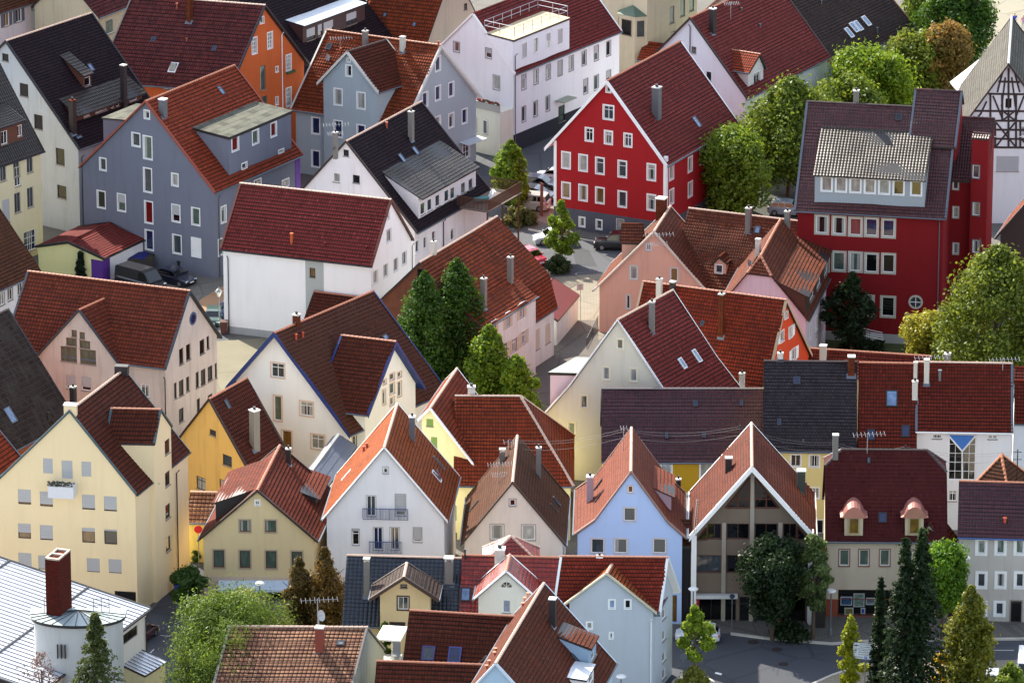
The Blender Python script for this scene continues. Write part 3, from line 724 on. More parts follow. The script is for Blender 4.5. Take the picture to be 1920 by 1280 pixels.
v.shed('c1', (157, 145), (176, 136), (160, 164), 28, WOODBR, T_BLACKB, ov=.25, wins=[((164, 153), 11, 17, 'w', dict(mul='', glass='dark'))], row=.42)
v.chim(1, (137, 250), 14, 190, C_DARK, cap='slab', capm=C_BRICK); v.chim(1, (233, 206), 13, 124, C_DARK, cap='slab', capm=C_LIGHT, flue=False)
v.sky(1, (170, 127), .6, .9, 'sky'); v.sky(1, (148, 258), .8, .3, 'sky'); v.pipe('c1', (152, 290), 0, None, DARKM)
# cream house at the left edge
h = house('cream_house', 'cream house with maroon dormer roof cut by the left edge below the shingled house', (84, 283), 10.4)
v = eaves(h, (-110, 350), (84, 283), 10.4, 55, 5.5, stucco((214, 204, 168), .2), T_BLACKB, oe=.35, og=.2, gut=DARKM)
v.row_('c0', (6, 321), (56, 305), 3, 12, 38, 'w', glass='grey', fr=plain((170, 160, 150), .6))
v.row_('c0', (9, 390), (57, 370), 3, 12, 38, 'w', glass='grey', skip=(0,), fr=plain((170, 160, 150), .6)); v.win('c0', (11, 396), 14, 44, 'w', mul='', shut=1)
v.win('c0', (56, 451), 22, 38, 'w', grid=(3, 3), glass='blue'); v.win('c0', (33, 331), 11, 36, 'w', glass='grey'); 
v.shed('c0', (-60, 270), (49, 217), 1.0, 25, WOODBR, T_BLACKB, ov=.4, wins=[((8, 258), 12, 25, 'w', dict(glass='dark')), ((37, 245), 9, 21, 'w', dict(glass='dark'))])
# white house with shutters, top left corner
h = house('lavender_white_house', 'pale lavender house with shuttered windows in the top left corner', (0, 27), 6)
v = eaves(h, (-60, 46), (92, -4), 7, 40, 5, stucco((220, 216, 218), .2), T_OLDBR, oe=.3, og=.2)
SG = plain((96, 104, 112), .6)
v.win('c0', (12, 37), 10, 25, 'w', glass='warm', wings=(SG, 'b')); v.win('c0', (35, 29), 10, 25, 'w', glass='grey', wings=(SG, 'b')); v.win('c0', (62, 14), 7, 10, 'w', mul='')
h = house('cream_balcony_house', 'cream house with grey balcony in the top left behind the black roof', (90, 40), 3)
v = eaves(h, (86, -22), (165, -34), 9, 40, 4, stucco((216, 208, 176), .2), T_OLDBR, gut=False, oe=.2, og=.1)
O_, d_, n_ = v.plane('c0')[:3]; s0 = v.hit('c0', (90, 30))[0]; s1 = v.hit('c0', (121, 20))[0]; zz = v.hit('c0', (105, 44))[1]
v.win('c0', (106, 10), 24, 34, 'w', glass='dark'); balcony_rail(h, O_, d_, n_, s0, s1, zz, 1.1, .5, plain((120, 126, 132), .5), floor=STONE)
v.win('c0', (133, 10), 16, 20, 'd')
h = house('cream_shutter_house', 'cream house with dark green shutter and maroon roof behind the black roofed house', (185, 35), 7)
v = eaves(h, (186, 34), (262, 4), 7, 42, 4.5, stucco((200, 190, 160), .3), T_MAROON2, oe=.3, og=.25)
v.win('c0', (206, 50), 15, 27, 'w', mul='', glass='green'); v.win('c0', (235, 38), 10, 24, 'w', mul='', glass='green')
# orange house
h = house('orange_house', 'orange house with broad weathered maroon roof at the top left', (430, 171), 10.5)
v = gable(h, [(430, 172), (498, 10), (582, 122)], 10.5, far=(248, -9), wall=stucco((196, 96, 50), .2), roof=T_MAROON2, barge=plain((52, 48, 54), .6), bargew=.15, og=.35, oe=.5, capm=CAPL)
W = dict(kind='wt', sw=.08, grid=(2, 4), glass='curt')
for x, y, a, b in ((477, 86, 9, 30), (506, 76, 9, 30), (541, 118, 9, 30), (541, 182, 9, 34)): v.win('g0', (x, y), a, b, **W)
v.win('g0', (491, 38), 7, 12, kind='wt', mul='', sw=.06); v.win('g0', (493, 146), 10, 46, 'w', mul='', glass='green', fr=plain((120, 112, 98), .7)); v.win('g0', (496, 190), 10, 20, 'w', mul='', glass='green', fr=plain((120, 112, 98), .7))
v.win('g0', (519, 130), 5, 10, kind='wt', mul='', sw=.05); v.win('g0', (519, 189), 5, 14, kind='wt', mul='', sw=.05)
P = wallpt(v, 'g0', (543, 137)); fb = MB(); fb.cbox(P+v.ng0*.15, 1.2, .3, .25, math.atan2(v.cd.y, v.cd.x)); fb.build('flower_box', plain((70, 90, 50), .9), h)
v.win('c0', (275, 157), 18, 10, kind='w', grid=(3, 2)); v.win('c0', (315, 163), 18, 10, kind='w', grid=(3, 2))
v.pipe('g0', (527, 60), 0, None, WHITE)
v.chim(0, (355, 40), 14, -14, C_BRICK); v.sky(0, (325, 127), .8, 1.1, 'curt', WHITE, openit=True); v.sky(0, (288, 74), .5, .6, 'blue'); v.sky(0, (402, 91), .5, .6, 'blue')
v.vent(0, (332, 16)); v.vent(0, (350, 76), plain((150, 80, 50), .6), .15)
# black roofed house behind with the white metal dormer
h = house('black_roofed_house', 'black roofed house with white metal topped dormer behind the orange house', (590, 135), 6.5)
v = eaves(h, (560, 150), (745, 80), 6.5, 44, 9, stucco((70, 62, 62), .2), T_BLACK, oe=.3, og=.25, W2=6)
v.shed('c0', (571, 48), (688, 8), 2.6, 6, plain((66, 44, 44), .6), sheetmetal((205, 212, 220), .35, .4), ov=.25, oe=.05, row=9,
       wins=[((583, 64), 16, 22, 'w', dict(fr=DKFR, shut=.7, mul='')), ((600, 57), 8, 22, 'w', dict(fr=DKFR, shut=.6, mul='')), ((616, 51), 18, 22, 'w', dict(fr=DKFR, shut=.6)), ((659, 35), 19, 22, 'w', dict(fr=DKFR, shut=.6))])
# terracotta roof houses top centre
h = house('plain_beige_house', 'windowless beige gable with patched terracotta roof at the top centre', (797, 92), 6)
v = gable(h, [(797, 92), (851, -62), (915, 70)], 6, far=(722, -75), wall=stucco((176, 166, 150), .25), roof=T_TERRA, og=.05, oe=.3)
v.win('g0', (873, 13), 6, 12, 'd')
v.sky(0, (722, 28), .4, .5, 'sky'); v.sky(0, (777, 46), .4, .5, 'sky')
h = house('small_terracotta_house', 'low house with patched terracotta roof left of the windowless beige gable', (713, 80), 5.5)
v = eaves(h, (655, 62), (714, 76), 5.5, 46, 6, stucco((176, 160, 140), .3), T_TERRA, og=.05, oe=.3)
# blue grey house with cross gable
BG = stucco((160, 172, 178), .12)
h = house('pale_blue_house', 'pale blue grey house with terracotta roof and front cross gable in the upper centre', (545, 205), 6.8)
v = gable(h, [(760, 236), (828, 85), (903, 182)], 6.8, far=(612, 56), wall=BG, roof=T_TERRA, barge=plain((206, 204, 196), .6), bargew=.3, og=.35, oe=.45, capm=CAPR, under=WHITE)
W = dict(kind='wt', sw=.1)
for x, y in ((821, 120), (821, 175), (846, 168), (797, 187), (846, 226), (871, 218), (821, 232), (797, 240)): v.win('g0', (x, y), 9, 26, mul='', glass=random.choice(('blue', 'grey', 'curt')), **W)
v.win('g0', (874, 280), 12, 30, 'wt', grid=(2, 3))
P = wallpt(v, 'g0', (878, 262)); gl = MB(); gl.box(P-v.cd*1.5, v.cd*3.2, v.ng0*1.2+Z(-.1), Z(.06)); gl.build('entrance_canopy', plain((200, 205, 210), .2), h)
for x, y in ((592, 236), (592, 298)): v.win('c0', (x, y), 14, 30, mul='', glass='blue', **W)
c = v.cross('c0', [(594, 156), (650, 97), (710, 174)], None, BG, T_DKBROWN, inset=-.05, far=(725, 74), barge=plain((206, 204, 196), .6), bargew=.25, og=.4, oe=.45, capm=CAPD)
for p in ((634, 182), (677, 189)): c.win('g0', p, 14, 30, mul='', glass='curt', **W)
for p in ((634, 242), (677, 250)): c.win('g0', p, 14, 30, mul='', glass='blue', **W)
c.win('g0', (654, 133), 10, 20, mul='', **W); c.win('g0', (654, 113), 5, 6, mul='', **W)
v.chim(0, (685, 92), 12, 60, C_GREY); v.chim(0, (755, 96), 12, 71, C_LIGHT, flue=False); v.sky(0, (617, 88), .6, .7, 'dark'); v.antenna(0, (638, 88), 70, 2.2); v.dish(0, (612, 116), .35, .4); v.vent(0, (639, 100)); v.vent(0, (822, 88), h=.5)
# white block with terrace
h = house('white_corner_building', 'white corner building with flat roof terrace and dark base in the upper centre', (966, 139), 8.5)
WB = stucco((234, 236, 240), .12)
v = gable(h, [(806, 104), (886, 26), (966, 140)], 8.5, far=(1088, -52), wall=WB, roof=T_MAROON, og=.1, oe=.3, barge=WHITE, bargew=.15)
v.shed('c1', (963, 77), (1069, 33), .3, 2, WB, plain((196, 176, 140), .7, var=.5, name='terrace'), ov=.1, oe=.0, row=20, th=.2,
       wins=[((983, 95), 9, 27, 'wt', dict(mul='', shut=1)), ((1005, 85), 8, 27, 'wt', dict(mul='')), ((1028, 76), 8, 27, 'wt', dict(mul='', shut=.5)), ((1050, 68), 9, 27, 'wt', dict(mul='', shut=1))], back=5.2)
LG = plain((150, 148, 156), .6)
W = dict(kind='wt', sur=LG, sw=.07, mul='')
for p, sh in (((982, 154), .3), ((1005, 144), 0), ((1028, 135), .3), ((1050, 128), 1)): v.win('c1', p, 8, 27, shut=sh, **W)
for p, sh in (((982, 214), 0), ((1004, 204), 0), ((1027, 194), 0)): v.win('c1', p, 7, 28, shut=sh, **W)
for p in ((1071, 119), (1095, 109), (1118, 100), (1141, 91), (1098, 162), (1118, 155), (1141, 146)): v.win('c1', p, 8, 27, shut=random.choice((0, .5)), **W)
v.win('c1', (1053, 213), 12, 30, 'w', mul='', fr=DARKM)
v.win('g0', (856, 88), 11, 18, **W); v.win('g0', (916, 100), 11, 18, shut=.5, **W); v.win('g0', (931, 155), 12, 26, **W)
v.band('c1', -.2, 1.9, stucco((52, 54, 62), .1)); v.pipe('c1', (965, 100), 0, None, ZINC)
P = v.X(v.W, 0, 0); 
rail = MB(); zT = at_pl((963, 77), v.X(v.W, 0, 0), v.nc1).z+.25; e1_ = (at_pl((1069, 33), v.X(v.W, 0, 0), v.nc1)-v.X(v.W, 0, 0)).dot(v.ee)
cor = [v.X(v.W-.2, .15, zT), v.X(v.W-.2, e1_-.2, zT), v.X(v.W-4.2, e1_-.2, zT), v.X(v.W-4.2, .15, zT), v.X(v.W-.2, .15, zT)]
for a, b in zip(cor, cor[1:]):
    k = max(1, int((b-a).length/1.5))
    for zz in (.55, 1.1): rail.tube([a+Z(zz), b+Z(zz)], .03, 4)
    for i in range(k+1): q = a+(b-a)*i/k; rail.tube([q, q+Z(1.1)], .035, 4)
rail.build('terrace_railing', plain((190, 190, 196), .4, .5), h)
# bay in front with flower balcony
A = at_z((893, 283), 0); bb = MB(); P0 = wallpt(v, 'g0', (893, 200)); P1 = v.X(v.W-v.oe1, v.og, 0)
s0 = v.hit('g0', (893, 200))[0]; zt = v.hit('g0', (893, 182))[1]-.3; O_, d_, n_ = v.plane('g0')[:3]; s1 = v.plane('g0')[4]
bb.box(O_+d_*s0+Z(-.2), d_*(s1-s0), n_*2.2, Z(zt+.2)); bb.build('bay', stucco((224, 220, 205), .15), h)
fbx = MB(); fbx.box(O_+d_*(s0-.05)+n_*2.22+Z(zt), d_*(s1-s0+.1), n_*.1, Z(.75)); fbx.build('balcony_parapet', plain((168, 164, 160), .7), h)
OB = O_+n_*2.2
window(v, OB, d_, n_, s0+.6, s0+1.9, zt-2.6, zt-1.1, 'w', mul='', dep=-.06); window(v, OB, d_, n_, s0+2.8, s0+3.4, zt-2.6, zt-1.1, 'w', mul='', dep=-.06)
fl = MB()
for i in range(60):
    q = OB+d_*random.uniform(s0+2, s1)+n_*random.uniform(0, .15)+Z(zt+.75+random.uniform(0, .25)); fl.cbox(q, .14, .14, .12, random.random()*3, random.randint(0, 1))
fl.build('flower_box', [plain((150, 30, 40), .8), plain((60, 84, 40), .9)], h)
# entrance porch of the white building
pw = wallpt(v, 'c1', (1052, 186)); ob = MB(); ob.box(pw-v.ee*1.2, v.ee*2.4, v.nc1*1.2, Z(.12)); ob.build('entrance_canopy', plain((150, 156, 140), .5), h)
# beige tower building with bay windows at the top
h = house('beige_bay_building', 'beige building with green roofed bay windows at the top centre right', (1213, 60), 12)
v = gable(h, [(1128, -70), (1170, -110), (1214, -52)], 12, L=9, wall=stucco((200, 186, 160), .3), roof=T_DKBROWN, oe=.1, og=.1)
W = dict(kind='w', fr=plain((92, 82, 72), .6), mul='')
GRN = plain((84, 104, 88), .6)
for (px_, w_) in (((1187, 0), 0), ):
    pass
P = wallpt(v, 'g0', (1187, 60)); d_ = v.cd; n_ = v.ng0
def bay(P, wd, dep, zlo, zhi):
    mb = MB(); ring = [P-d_*wd/2+Z(zlo-P.z), P-d_*wd*.3+n_*dep+Z(zlo-P.z), P+d_*wd*.3+n_*dep+Z(zlo-P.z), P+d_*wd/2+Z(zlo-P.z)]; mb.prism(ring, Z(zhi-zlo)); o = mb.build('bay_window', stucco((200, 186, 160), .3), h)
    rr = MB(); top = P+Z(zhi+.9-P.z); rg = [q+Z(zhi-zlo)+(q-P-Z(zlo-P.z))*.12 for q in ring]
    for a, b in zip(rg, rg[1:]): rr.face([a, b, top], n_)
    rr.build('bay_roof', GRN, h)
    for a, b in zip(ring, ring[1:]):
        dd = (b-a).normalized(); nn = Vector((dd.y, -dd.x, 0)); L_ = (b-a).length
        window(v, Vector((a.x, a.y, 0))+nn*.04, dd, nn, L_*.2, L_*.8, zhi-2.2, zhi-.5, 'b', mul='', glass=random.choice(('dark', 'grey')), dep=.02)
zz = v.hit('g0', (1187, 25))[1]; z2 = v.hit('g0', (1187, 110))[1]
bay(P, 3.6, 1.1, -.2, zz)
for p in ((1260, 28), (1280, 15), (1297, 5), (1262, 75)): v.win('c1', p, 9, 32, **W)
v.win('g0', (1181, 98), 10, 32, **W)
h = house('porch_roof_house', 'small red tiled outbuilding behind the red gabled house', (1195, 105), 3)
v = eaves(h, (1194, 112), (1262, 120), 2.6, 35, (1212, 79), stucco((180, 160, 140), .3), T_RED, oe=.3, og=.2)
# white house upper right with maroon roof
h = house('white_maroon_roof_house', 'white gabled house with long maroon roof and small dormer behind the red house', (1400, 185), 7.5)
v = gable(h, [(1188, 140), (1293, 34), (1401, 186)], 7.5, far=(1452, -41), wall=stucco((226, 230, 236), .12), roof=T_MAROON, og=.25, oe=.35, capm=CAPR, barge=DKFR, bargew=.12)
v.win('g0', (1301, 94), 9, 12, 'b', mul='x'); v.win('g0', (1329, 143), 9, 16, 'b', mul=''); v.pipe('g0', (1295, 45), 0, None, DARKM)
v.chim(1, (1336, 62), 14, 18, C_DARK, capm=WHITE); v.antenna(1, (1370, 35), 5, 1.5); v.vent(1, (1390, 20), ZINC, .2); v.vent(1, (1425, 50), ZINC, .2)
ci = v.inset_at('c1', (1415, 164)); c = v.cross('c1', [(1405, 137), (1426, 102), (1437, 128)], 4, stucco((214, 210, 206), .2), T_RED, inset=ci, og=.25, oe=.2, z_b=v.pz(v.W-ci)-.3, capm=CAPR)
c.win('g0', (1419, 147), 13, 22, kind='wt', sw=.08, glass='dark')
# dark roof, top right
h = house('dark_skylight_house', 'house with dark weathered roof and four skylights near the top right', (1573, 122), 5.5)
v = eaves(h, (1565, 125), (1718, 52), 5.5, 43, 10, stucco((176, 186, 176), .25), tiles((88, 66, 62), (62, 50, 52), row=.36, moss=.5, moss_shade_c=(48, 44, 46), rough=.5), oe=.4, og=.15, barge=plain((140, 90, 60), .7), bargew=.3, W2=8)
for p in ((1592, 62), (1601, 52), (1609, 49), (1624, 40)): v.sky(0, p, .75, 1.3, 'sky', WHITE)
v.vent(0, (1645, 62), ZINC, .5); v.vent(0, (1540, 7), ZINC, .3)
for p in ((1650, 93), (1668, 84), (1636, 100)): v.win('c0', p, 8, 16, 'w', mul='')
# half timbered house
h = house('half_timbered_house', 'white half timbered gable with dark beams and grey roof at the right edge', (1790, 258), 9)
BEAM = plain((52, 36, 34), .7, name='timber')
v = gable(h, [(1786, 262), (1891, 120), (1996, 263)], 8.8, far=(1897, 31), wall=stucco((226, 224, 226), .08), roof=T_GREY, og=.45, oe=.6, capm=plain((190, 190, 190), .6), barge=BEAM, bargew=.2, under=BEAM)
O_, d_, n_ = v.plane('g0')[:3]
bm_ = MB()
def beam(p, q, wd=.2, pr=.035):
    a, za = v.hit('g0', p); b, zb_ = v.hit('g0', q); A = O_+d_*a+Z(za)-n_*.02; B = O_+d_*b+Z(zb_)-n_*.02; t = (B-A).normalized(); s_ = t.cross(n_)*wd/2
    BK[0] = (BK[0]+1) % 5; bm_.box(A-s_, B-A, s_*2, n_*(.04+pr+.002*BK[0]))
BK = [0]
for y, x0, x1 in ((153, 1872, 1912), (176, 1853, 1932), (208, 1828, 1960), (226, 1822, 1962), (243, 1840, 1960), (260, 1835, 1960), (276, 1835, 1960)): beam((x0, y), (x1, y+1))
for x, y0, y1 in ((1891, 128, 276), (1857, 176, 276), (1905, 176, 276), (1879, 176, 226), (1866, 226, 276), (1913, 226, 276), (1925, 176, 276)): beam((x, y0), (x, y1), .2, .045)
for p, q in (((1862, 180), (1880, 224)), ((1920, 180), (1903, 224)), ((1880, 135), (1870, 173)), ((1902, 135), (1912, 173)), ((1880, 208), (1903, 226)), ((1903, 208), (1880, 226)), ((1868, 230), (1903, 274)), ((1903, 230), (1868, 274)),
             ((1912, 258), (1930, 276)), ((1845, 258), (1866, 276)), ((1885, 145), (1878, 200)), ((1897, 145), (1904, 200)), ((1840, 212), (1828, 226)), ((1850, 190), (1838, 215))): beam(p, q, .17, .03)
bm_.build('timber_frame', BEAM, h)
v.win('g0', (1891, 194), 14, 20, 'wt', mul='', glass='black')
mb = MB(); q = [at_z((1781, 156), 9.2), at_z((1843, 108), 11.2), at_z((1843, 146), 10.4), at_z((1805, 184), 8.6)]; mb.prism(q, Z(.12)); mb.build('side_roof', plain((206, 212, 204), .6), h)
v.win('g0', (1889, 230), 1, 1, 'w') if False else None; v.win('g0', (1862, 246), 10, 18, 'wt', grid=(3, 3)); v.win('g0', (1917, 246), 10, 18, 'wt', grid=(3, 3)); v.win('g0', (1889, 307), 42, 28, 'w', shut=1)
# dark red school building
DR = stucco((126, 26, 30), .12); LT = plain((188, 184, 168), .7)
h = house('dark_red_building', 'large dark red building with purple brown roof and ribbon windows at the right', (1490, 395), 12.8)
v = eaves(h, (1489, 395), (1774, 410), 12.7, 46, (1512, 190), DR, T_PURPLE, oe=.7, og=.25, og1=.3, capm=CAPD, barge=ZINC, bargew=.15, W2=6)
W = dict(kind='w', mul='', sur=LT, sw=.16, sill=False, fw=.09)
for i, (x, y) in enumerate(((1541, 421), (1573, 423), (1604, 425), (1634, 426), (1666, 428))): v.win('c0', (x, y), 22, 32, glass=('dark', 'dark', 'grey', 'blue', 'blue')[i], **W)
for i, (x, y) in enumerate(((1573, 490), (1604, 491), (1634, 493), (1666, 494))): v.win('c0', (x, y), 22, 34, glass=('green', 'green', 'dark', 'dark')[i], **W)
v.win('c0', (1627, 574), 20, 38, glass='dark', **W); v.win('c0', (1665, 575), 24, 36, glass='black', **W); v.win('c0', (1542, 490), 22, 34, glass='grey', **W)
v.win('c0', (1716, 612), 24, 34, 'w', sur=LT, sw=.3, glass='grey', sill=False)
O_, d_, n_ = v.plane('c0')[:3]; a, z = v.hit('c0', (1717, 566)); P = O_+d_*a+Z(z); rb = MB(); N = 28
for r0, r1, o0, mi in ((.5, .68, .06, 0), (.0, .5, .02, 1)):
    for i in range(N):
        t0, t1 = 6.2832*i/N, 6.2832*(i+1)/N; f = lambda r, t: P+d_*r*math.cos(t)+Z(r*math.sin(t))+n_*o0
        rb.face([f(r0, t0), f(r1, t0), f(r1, t1), f(r0, t1)] if r0 > 0 else [f(0, 0), f(r1, t0), f(r1, t1)], n_, mi)
        if r0 > 0: rb.face([f(r1, t0), f(r1, t1), f(r1, t1)-n_*.06, f(r1, t0)-n_*.06], None, mi)
rb.box(P-d_*.5-Z(.03)+n_*.02, d_*1, Z(.06), n_*.05, 2); rb.box(P-Z(.5)-d_*.03+n_*.022, d_*.06, Z(1), n_*.045, 2)
rb.build('round_window', [LT, glassm('grey'), WHITE], h)
v.pipe('c0', (1762, 412), 0, None, ZINC); v.band('c0', -.2, .9, stucco((170, 170, 168), .2)); v.sky(0, (1685, 220), .6, .7, 'dark'); v.sky(0, (1746, 227), .5, .25, 'sky')
v.shed('c0', (1525, 329), (1736, 339), (1630, 384), 27, plain((150, 160, 168), .6), T_BLACKB, ov=.4, oe=.1, row=.36,
       wins=[((1550+27*i-(0 if i < 6 else 0)+(6 if i == 6 else 0), 345+i*1.4), 19, 26, 'wt', dict(mul='', glass='curt' if i < 5 else 'dark')) for i in range(7)])
v.chim(1, (1605, 200), 13, 172, C_GREY)
# raised stair head and side wing
A = v.X(v.prof[1][0]-1.2, 0, 0)
Oq, duq, dvq, nnq = v.slp(0); zq = at_pl((1713, 272), Oq, nnq).z+.12
w2 = eaves(h, (1703, 272), (1792, 277), zq-.08, 46, (1716, 167), DR, T_PURPLE, oe=.3, og=.1, W2=1.5, gut=False, barge=ZINC, bargew=.12, zb=zq-1.5)
w3 = eaves(h, (1779, 338), (1853, 342), 14.6, 46, (1805, 219), DR, T_PURPLE, oe=.4, og=.1, og1=.05, gut=False, W2=.6)
for y in (345, 398, 466, 543): w3.win('c0', (1792, y), 10, 20, 'w', mul='', sur=LT, sw=.08)
w4 = eaves(h, (1822, 258), (1854, 261), 19.05, 30, .6, DR, T_PURPLE, oe=.02, og=.02, gut=False, W2=.4)
for y in (322, 392, 462): w4.win('c0', (1830, y), 13, 24, 'w', mul='', sur=ZINC, sw=.08, glass='grey')
# ================================================================== middle rows
# lavender house with dark roof and wooden terrace
LAV = stucco((232, 228, 228), .35)
h = house('dark_roofed_white_house', 'stained white gable with black roof, wide tiled dormer and wooden terrace in the upper middle', (530, 396), 6.5)
v = gable(h, [(528, 396), (648, 265), (782, 437)], 6.3, far=(790, 190), wall=LAV, roof=T_BLACK, og=.2, oe=.35, capm=CAPL, barge=DKFR, bargew=.1)
v.win('g0', (649, 287), 10, 12, 'd'); v.win('g0', (631, 333), 13, 17, 'w', mul='', glass='curt'); v.win('g0', (668, 336), 13, 15, 'b', mul='')
v.shed('c1', (792, 365), (900, 322), (789, 409), 25, stucco((216, 214, 216), .15), T_BLACKB, ov=.45, oe=.05, row=.38,
       wins=[((x, y), 9, 22, 'w', dict(mul='', glass='grey')) for x, y in ((793, 391), (806, 384), (821, 376), (838, 367), (849, 362), (869, 353), (883, 346))])
for x, y in ((782, 462), (797, 455), (813, 444), (848, 439)): v.win('c1', (x, y), 7, 22, 'w', mul='', sur=WHITE, sw=.05, glass='grey')
v.sky(1, (755, 299), .6, 1.3, 'sky'); v.sky(1, (781, 286), .6, 1.3, 'sky'); v.chim(1, (771, 262), 12, 211, C_GREY); v.chim(0, (629, 276), 10, 250, C_GREY, cap='slab'); v.antenna(0, (628, 285), 232, 2.4, double=True); v.vent(1, (725, 240), plain((170, 80, 50), .6), .5); v.pipe('c1', (830, 410))
wd = plain((92, 58, 40), .8, var=.4, name='terrace_wood'); P = wallpt(v, 'c1', (857, 388)); O_, d_, n_ = v.plane('c1')[:3]; s0 = (P-O_).dot(d_)
balcony_rail(h, O_, d_, n_, s0, s0+7.0, P.z, 1.15, 3.4, wd, gap=.075, name='terrace_railing', floor=plain((96, 84, 74), .8))
mb = MB()
for a in (s0+.2, s0+3.4, s0+6.8):
    for o in (3.2,): mb.cbox(O_+d_*a+n_*o, .18, .18, P.z-.12)
mb.build('terrace_post', wd, h)
lp = O_+d_*(s0+2.6)+n_*1.4+Z(P.z); lg = thing('lounge_chair', 'white and teal padded lounge chairs on the wooden terrace beside the black roof', 'lounge chair', lp)
mb = MB(); mb.cbox(lp+Z(.25), 1.7, .7, .18, .4); mb.build('seat', plain((60, 120, 120), .9), lg); mb = MB(); mb.prism([lp+Vector((.5, .5, .3)), lp+Vector((.9, .6, 1.1)), lp+Vector((1.1, .6, 1.1)), lp+Vector((.75, .5, .3))], Vector((.25, -.9, 0))); mb.build('backrest', WHITE, lg)
mb = MB(); [mb.cbox(lp+Vector((a, b, 0)), .06, .06, .26) for a in (-.6, .6) for b in (-.2, .2)]; mb.build('leg', DARKM, lg)
# big white house with maroon roof
WW = stucco((250, 250, 248), .04); GG = stucco((178, 184, 180), .08)
h = house('white_blank_wall_house', 'white house with a broad blank front wall and smooth maroon roof, left of centre', (412, 470), 8.3)
v = gable(h, [(697, 499), (734, 374), (776, 449)], 8.3, far=(450, 343), wall=WW, roof=T_MAROON, og=.2, oe=.25, capm=CAPL, barge=plain((110, 60, 48), .6), bargew=.18, gut=DARKM)
P1 = at_z((573, 600), 0); a0 = v.hit('c0', (573, 520))[0]; a1 = v.hit('c0', (607, 520))[0]
v.band('c0', -.2, v.pz(v.oe)-.2, GG, push=.03, name='grey_panel', s0=min(a0, a1), s1=max(a0, a1)); v.band('c0', -.2, .7, stucco((176, 178, 178), .25))
v.win('c0', (586, 511), 11, 18, 'd', glass='warm')
W = dict(kind='wt', sw=.07, mul='v')
v.win('g0', (728, 405), 5, 12, **W); v.win('g0', (729, 441), 9, 24, **W)
for x, y in ((704, 519), (723, 507), (742, 496), (758, 484)): v.win('g0', (x, y), 8, 24, **W)
v.vent(0, (547, 456), plain((190, 90, 40), .6), .9, .12); v.vent(0, (687, 466), T_MAROON, .15); v.vent(0, (610, 459), T_MAROON, .15); v.pipe('c0', (428, 478), 0, None, DARKM); v.pipe('g0', (771, 455), 0, None, ZINC)
# long terracotta roofed house with wooden gable
OC = stucco((216, 220, 214), .4); WOOD = plain((120, 64, 38), .8, var=.8, name='weathered_boards')
h = house('long_terracotta_house', 'long old house with weathered terracotta roof, wooden gable and shuttered cream side wall', (871, 681), 4.7)
v = gable(h, [(712, 562), (786, 492), (866, 582), (909, 617)], 7.0, 7.6, far=(888, 432), wall=WOOD, roof=T_OLD, square=True, og=.2, oe=.2, capm=CAPL)
v.band('c1', -.2, v.pz(v.W-.2)-.15, OC, push=.03, name='rendered_wall')
SH = plain((196, 186, 164), .8); W = dict(kind='wt', sw=.07, mul='x')
for x, y in ((925, 616), (952, 600), (978, 582)): v.win('c1', (x, y), 8, 28, wings=(SH, 'b'), **W)
for x, y in ((925, 668), (946, 656), (964, 647), (982, 633)): v.win('c1', (x, y), 8, 26, wings=(SH, 'b'), **W)
v.win('c1', (977, 682), 13, 20, 'w'); v.win('g0', (788, 513), 12, 18, 'd')
v.chim(1, (813, 478), 11, 455, C_LIGHT); v.chim(2, (907, 578), 12, 524, C_GREY); v.chim(1, (957, 532), 12, 484, C_GREY)
v2 = gable(h, [(815, 503), (888, 432), (986, 541), (1002, 604)], 5.5, 4.7, far=(932, 405), wall=OC, roof=T_OLD, square=True, og=.1, oe=.3, capm=CAPL)
v2.win('c1', (1007, 636), 9, 38, 'w', shut=1, shutm=SH); v2.win('c1', (1027, 625), 9, 36, 'w', shut=1, shutm=SH)
h = house('maroon_lean_to', 'low garden outbuilding with dark red sheet roof beside the long terracotta house', (1046, 600), 2.4, cat='outbuilding')
v = eaves(h, (1046, 601), (1087, 553), 2.5, 30, 2.6, OC, plain((116, 40, 34), .7, name='red_sheet'), row=3, oe=.15, og=.1, gut=False, cap=False)
# grey house garage
h = house('yellow_garage', 'pale yellow garage with low maroon roof and purple corner before the grey house', (66, 461), 2.6, cat='garage')
v = gable(h, [(66, 462), (127, 454), (194, 485)], 2.6, far=(207, 417), wall=stucco((226, 222, 160), .08), roof=T_MAROON, og=.15, oe=.25, square=False, gut=DARKM, barge=DARKM, bargew=.12)
v.band('c1', -.2, v.pz(v.W-.2)-.25, stucco((220, 220, 222), .1), push=.02, name='white_wall'); v.corner(v.W, 0, -.2, v.pz(v.W)-.3, plain((84, 40, 130), .7), 1.3, 'purple_panel')
# house at left edge behind pink house
h = house('brown_roofed_white_house', 'white house with brown tiled roof at the left edge above the mossy roof', (66, 512), 5.5)
v = eaves(h, (-60, 572), (78, 509), 5.5, 50, 6.2, stucco((222, 220, 218), .25), T_OLDBR, oe=.35, og=.2)
for p in ((19, 552), (4, 561), (38, 542), (19, 600)): v.win('c0', p, 9, 22, 'w', sur=STONE, sw=.05)
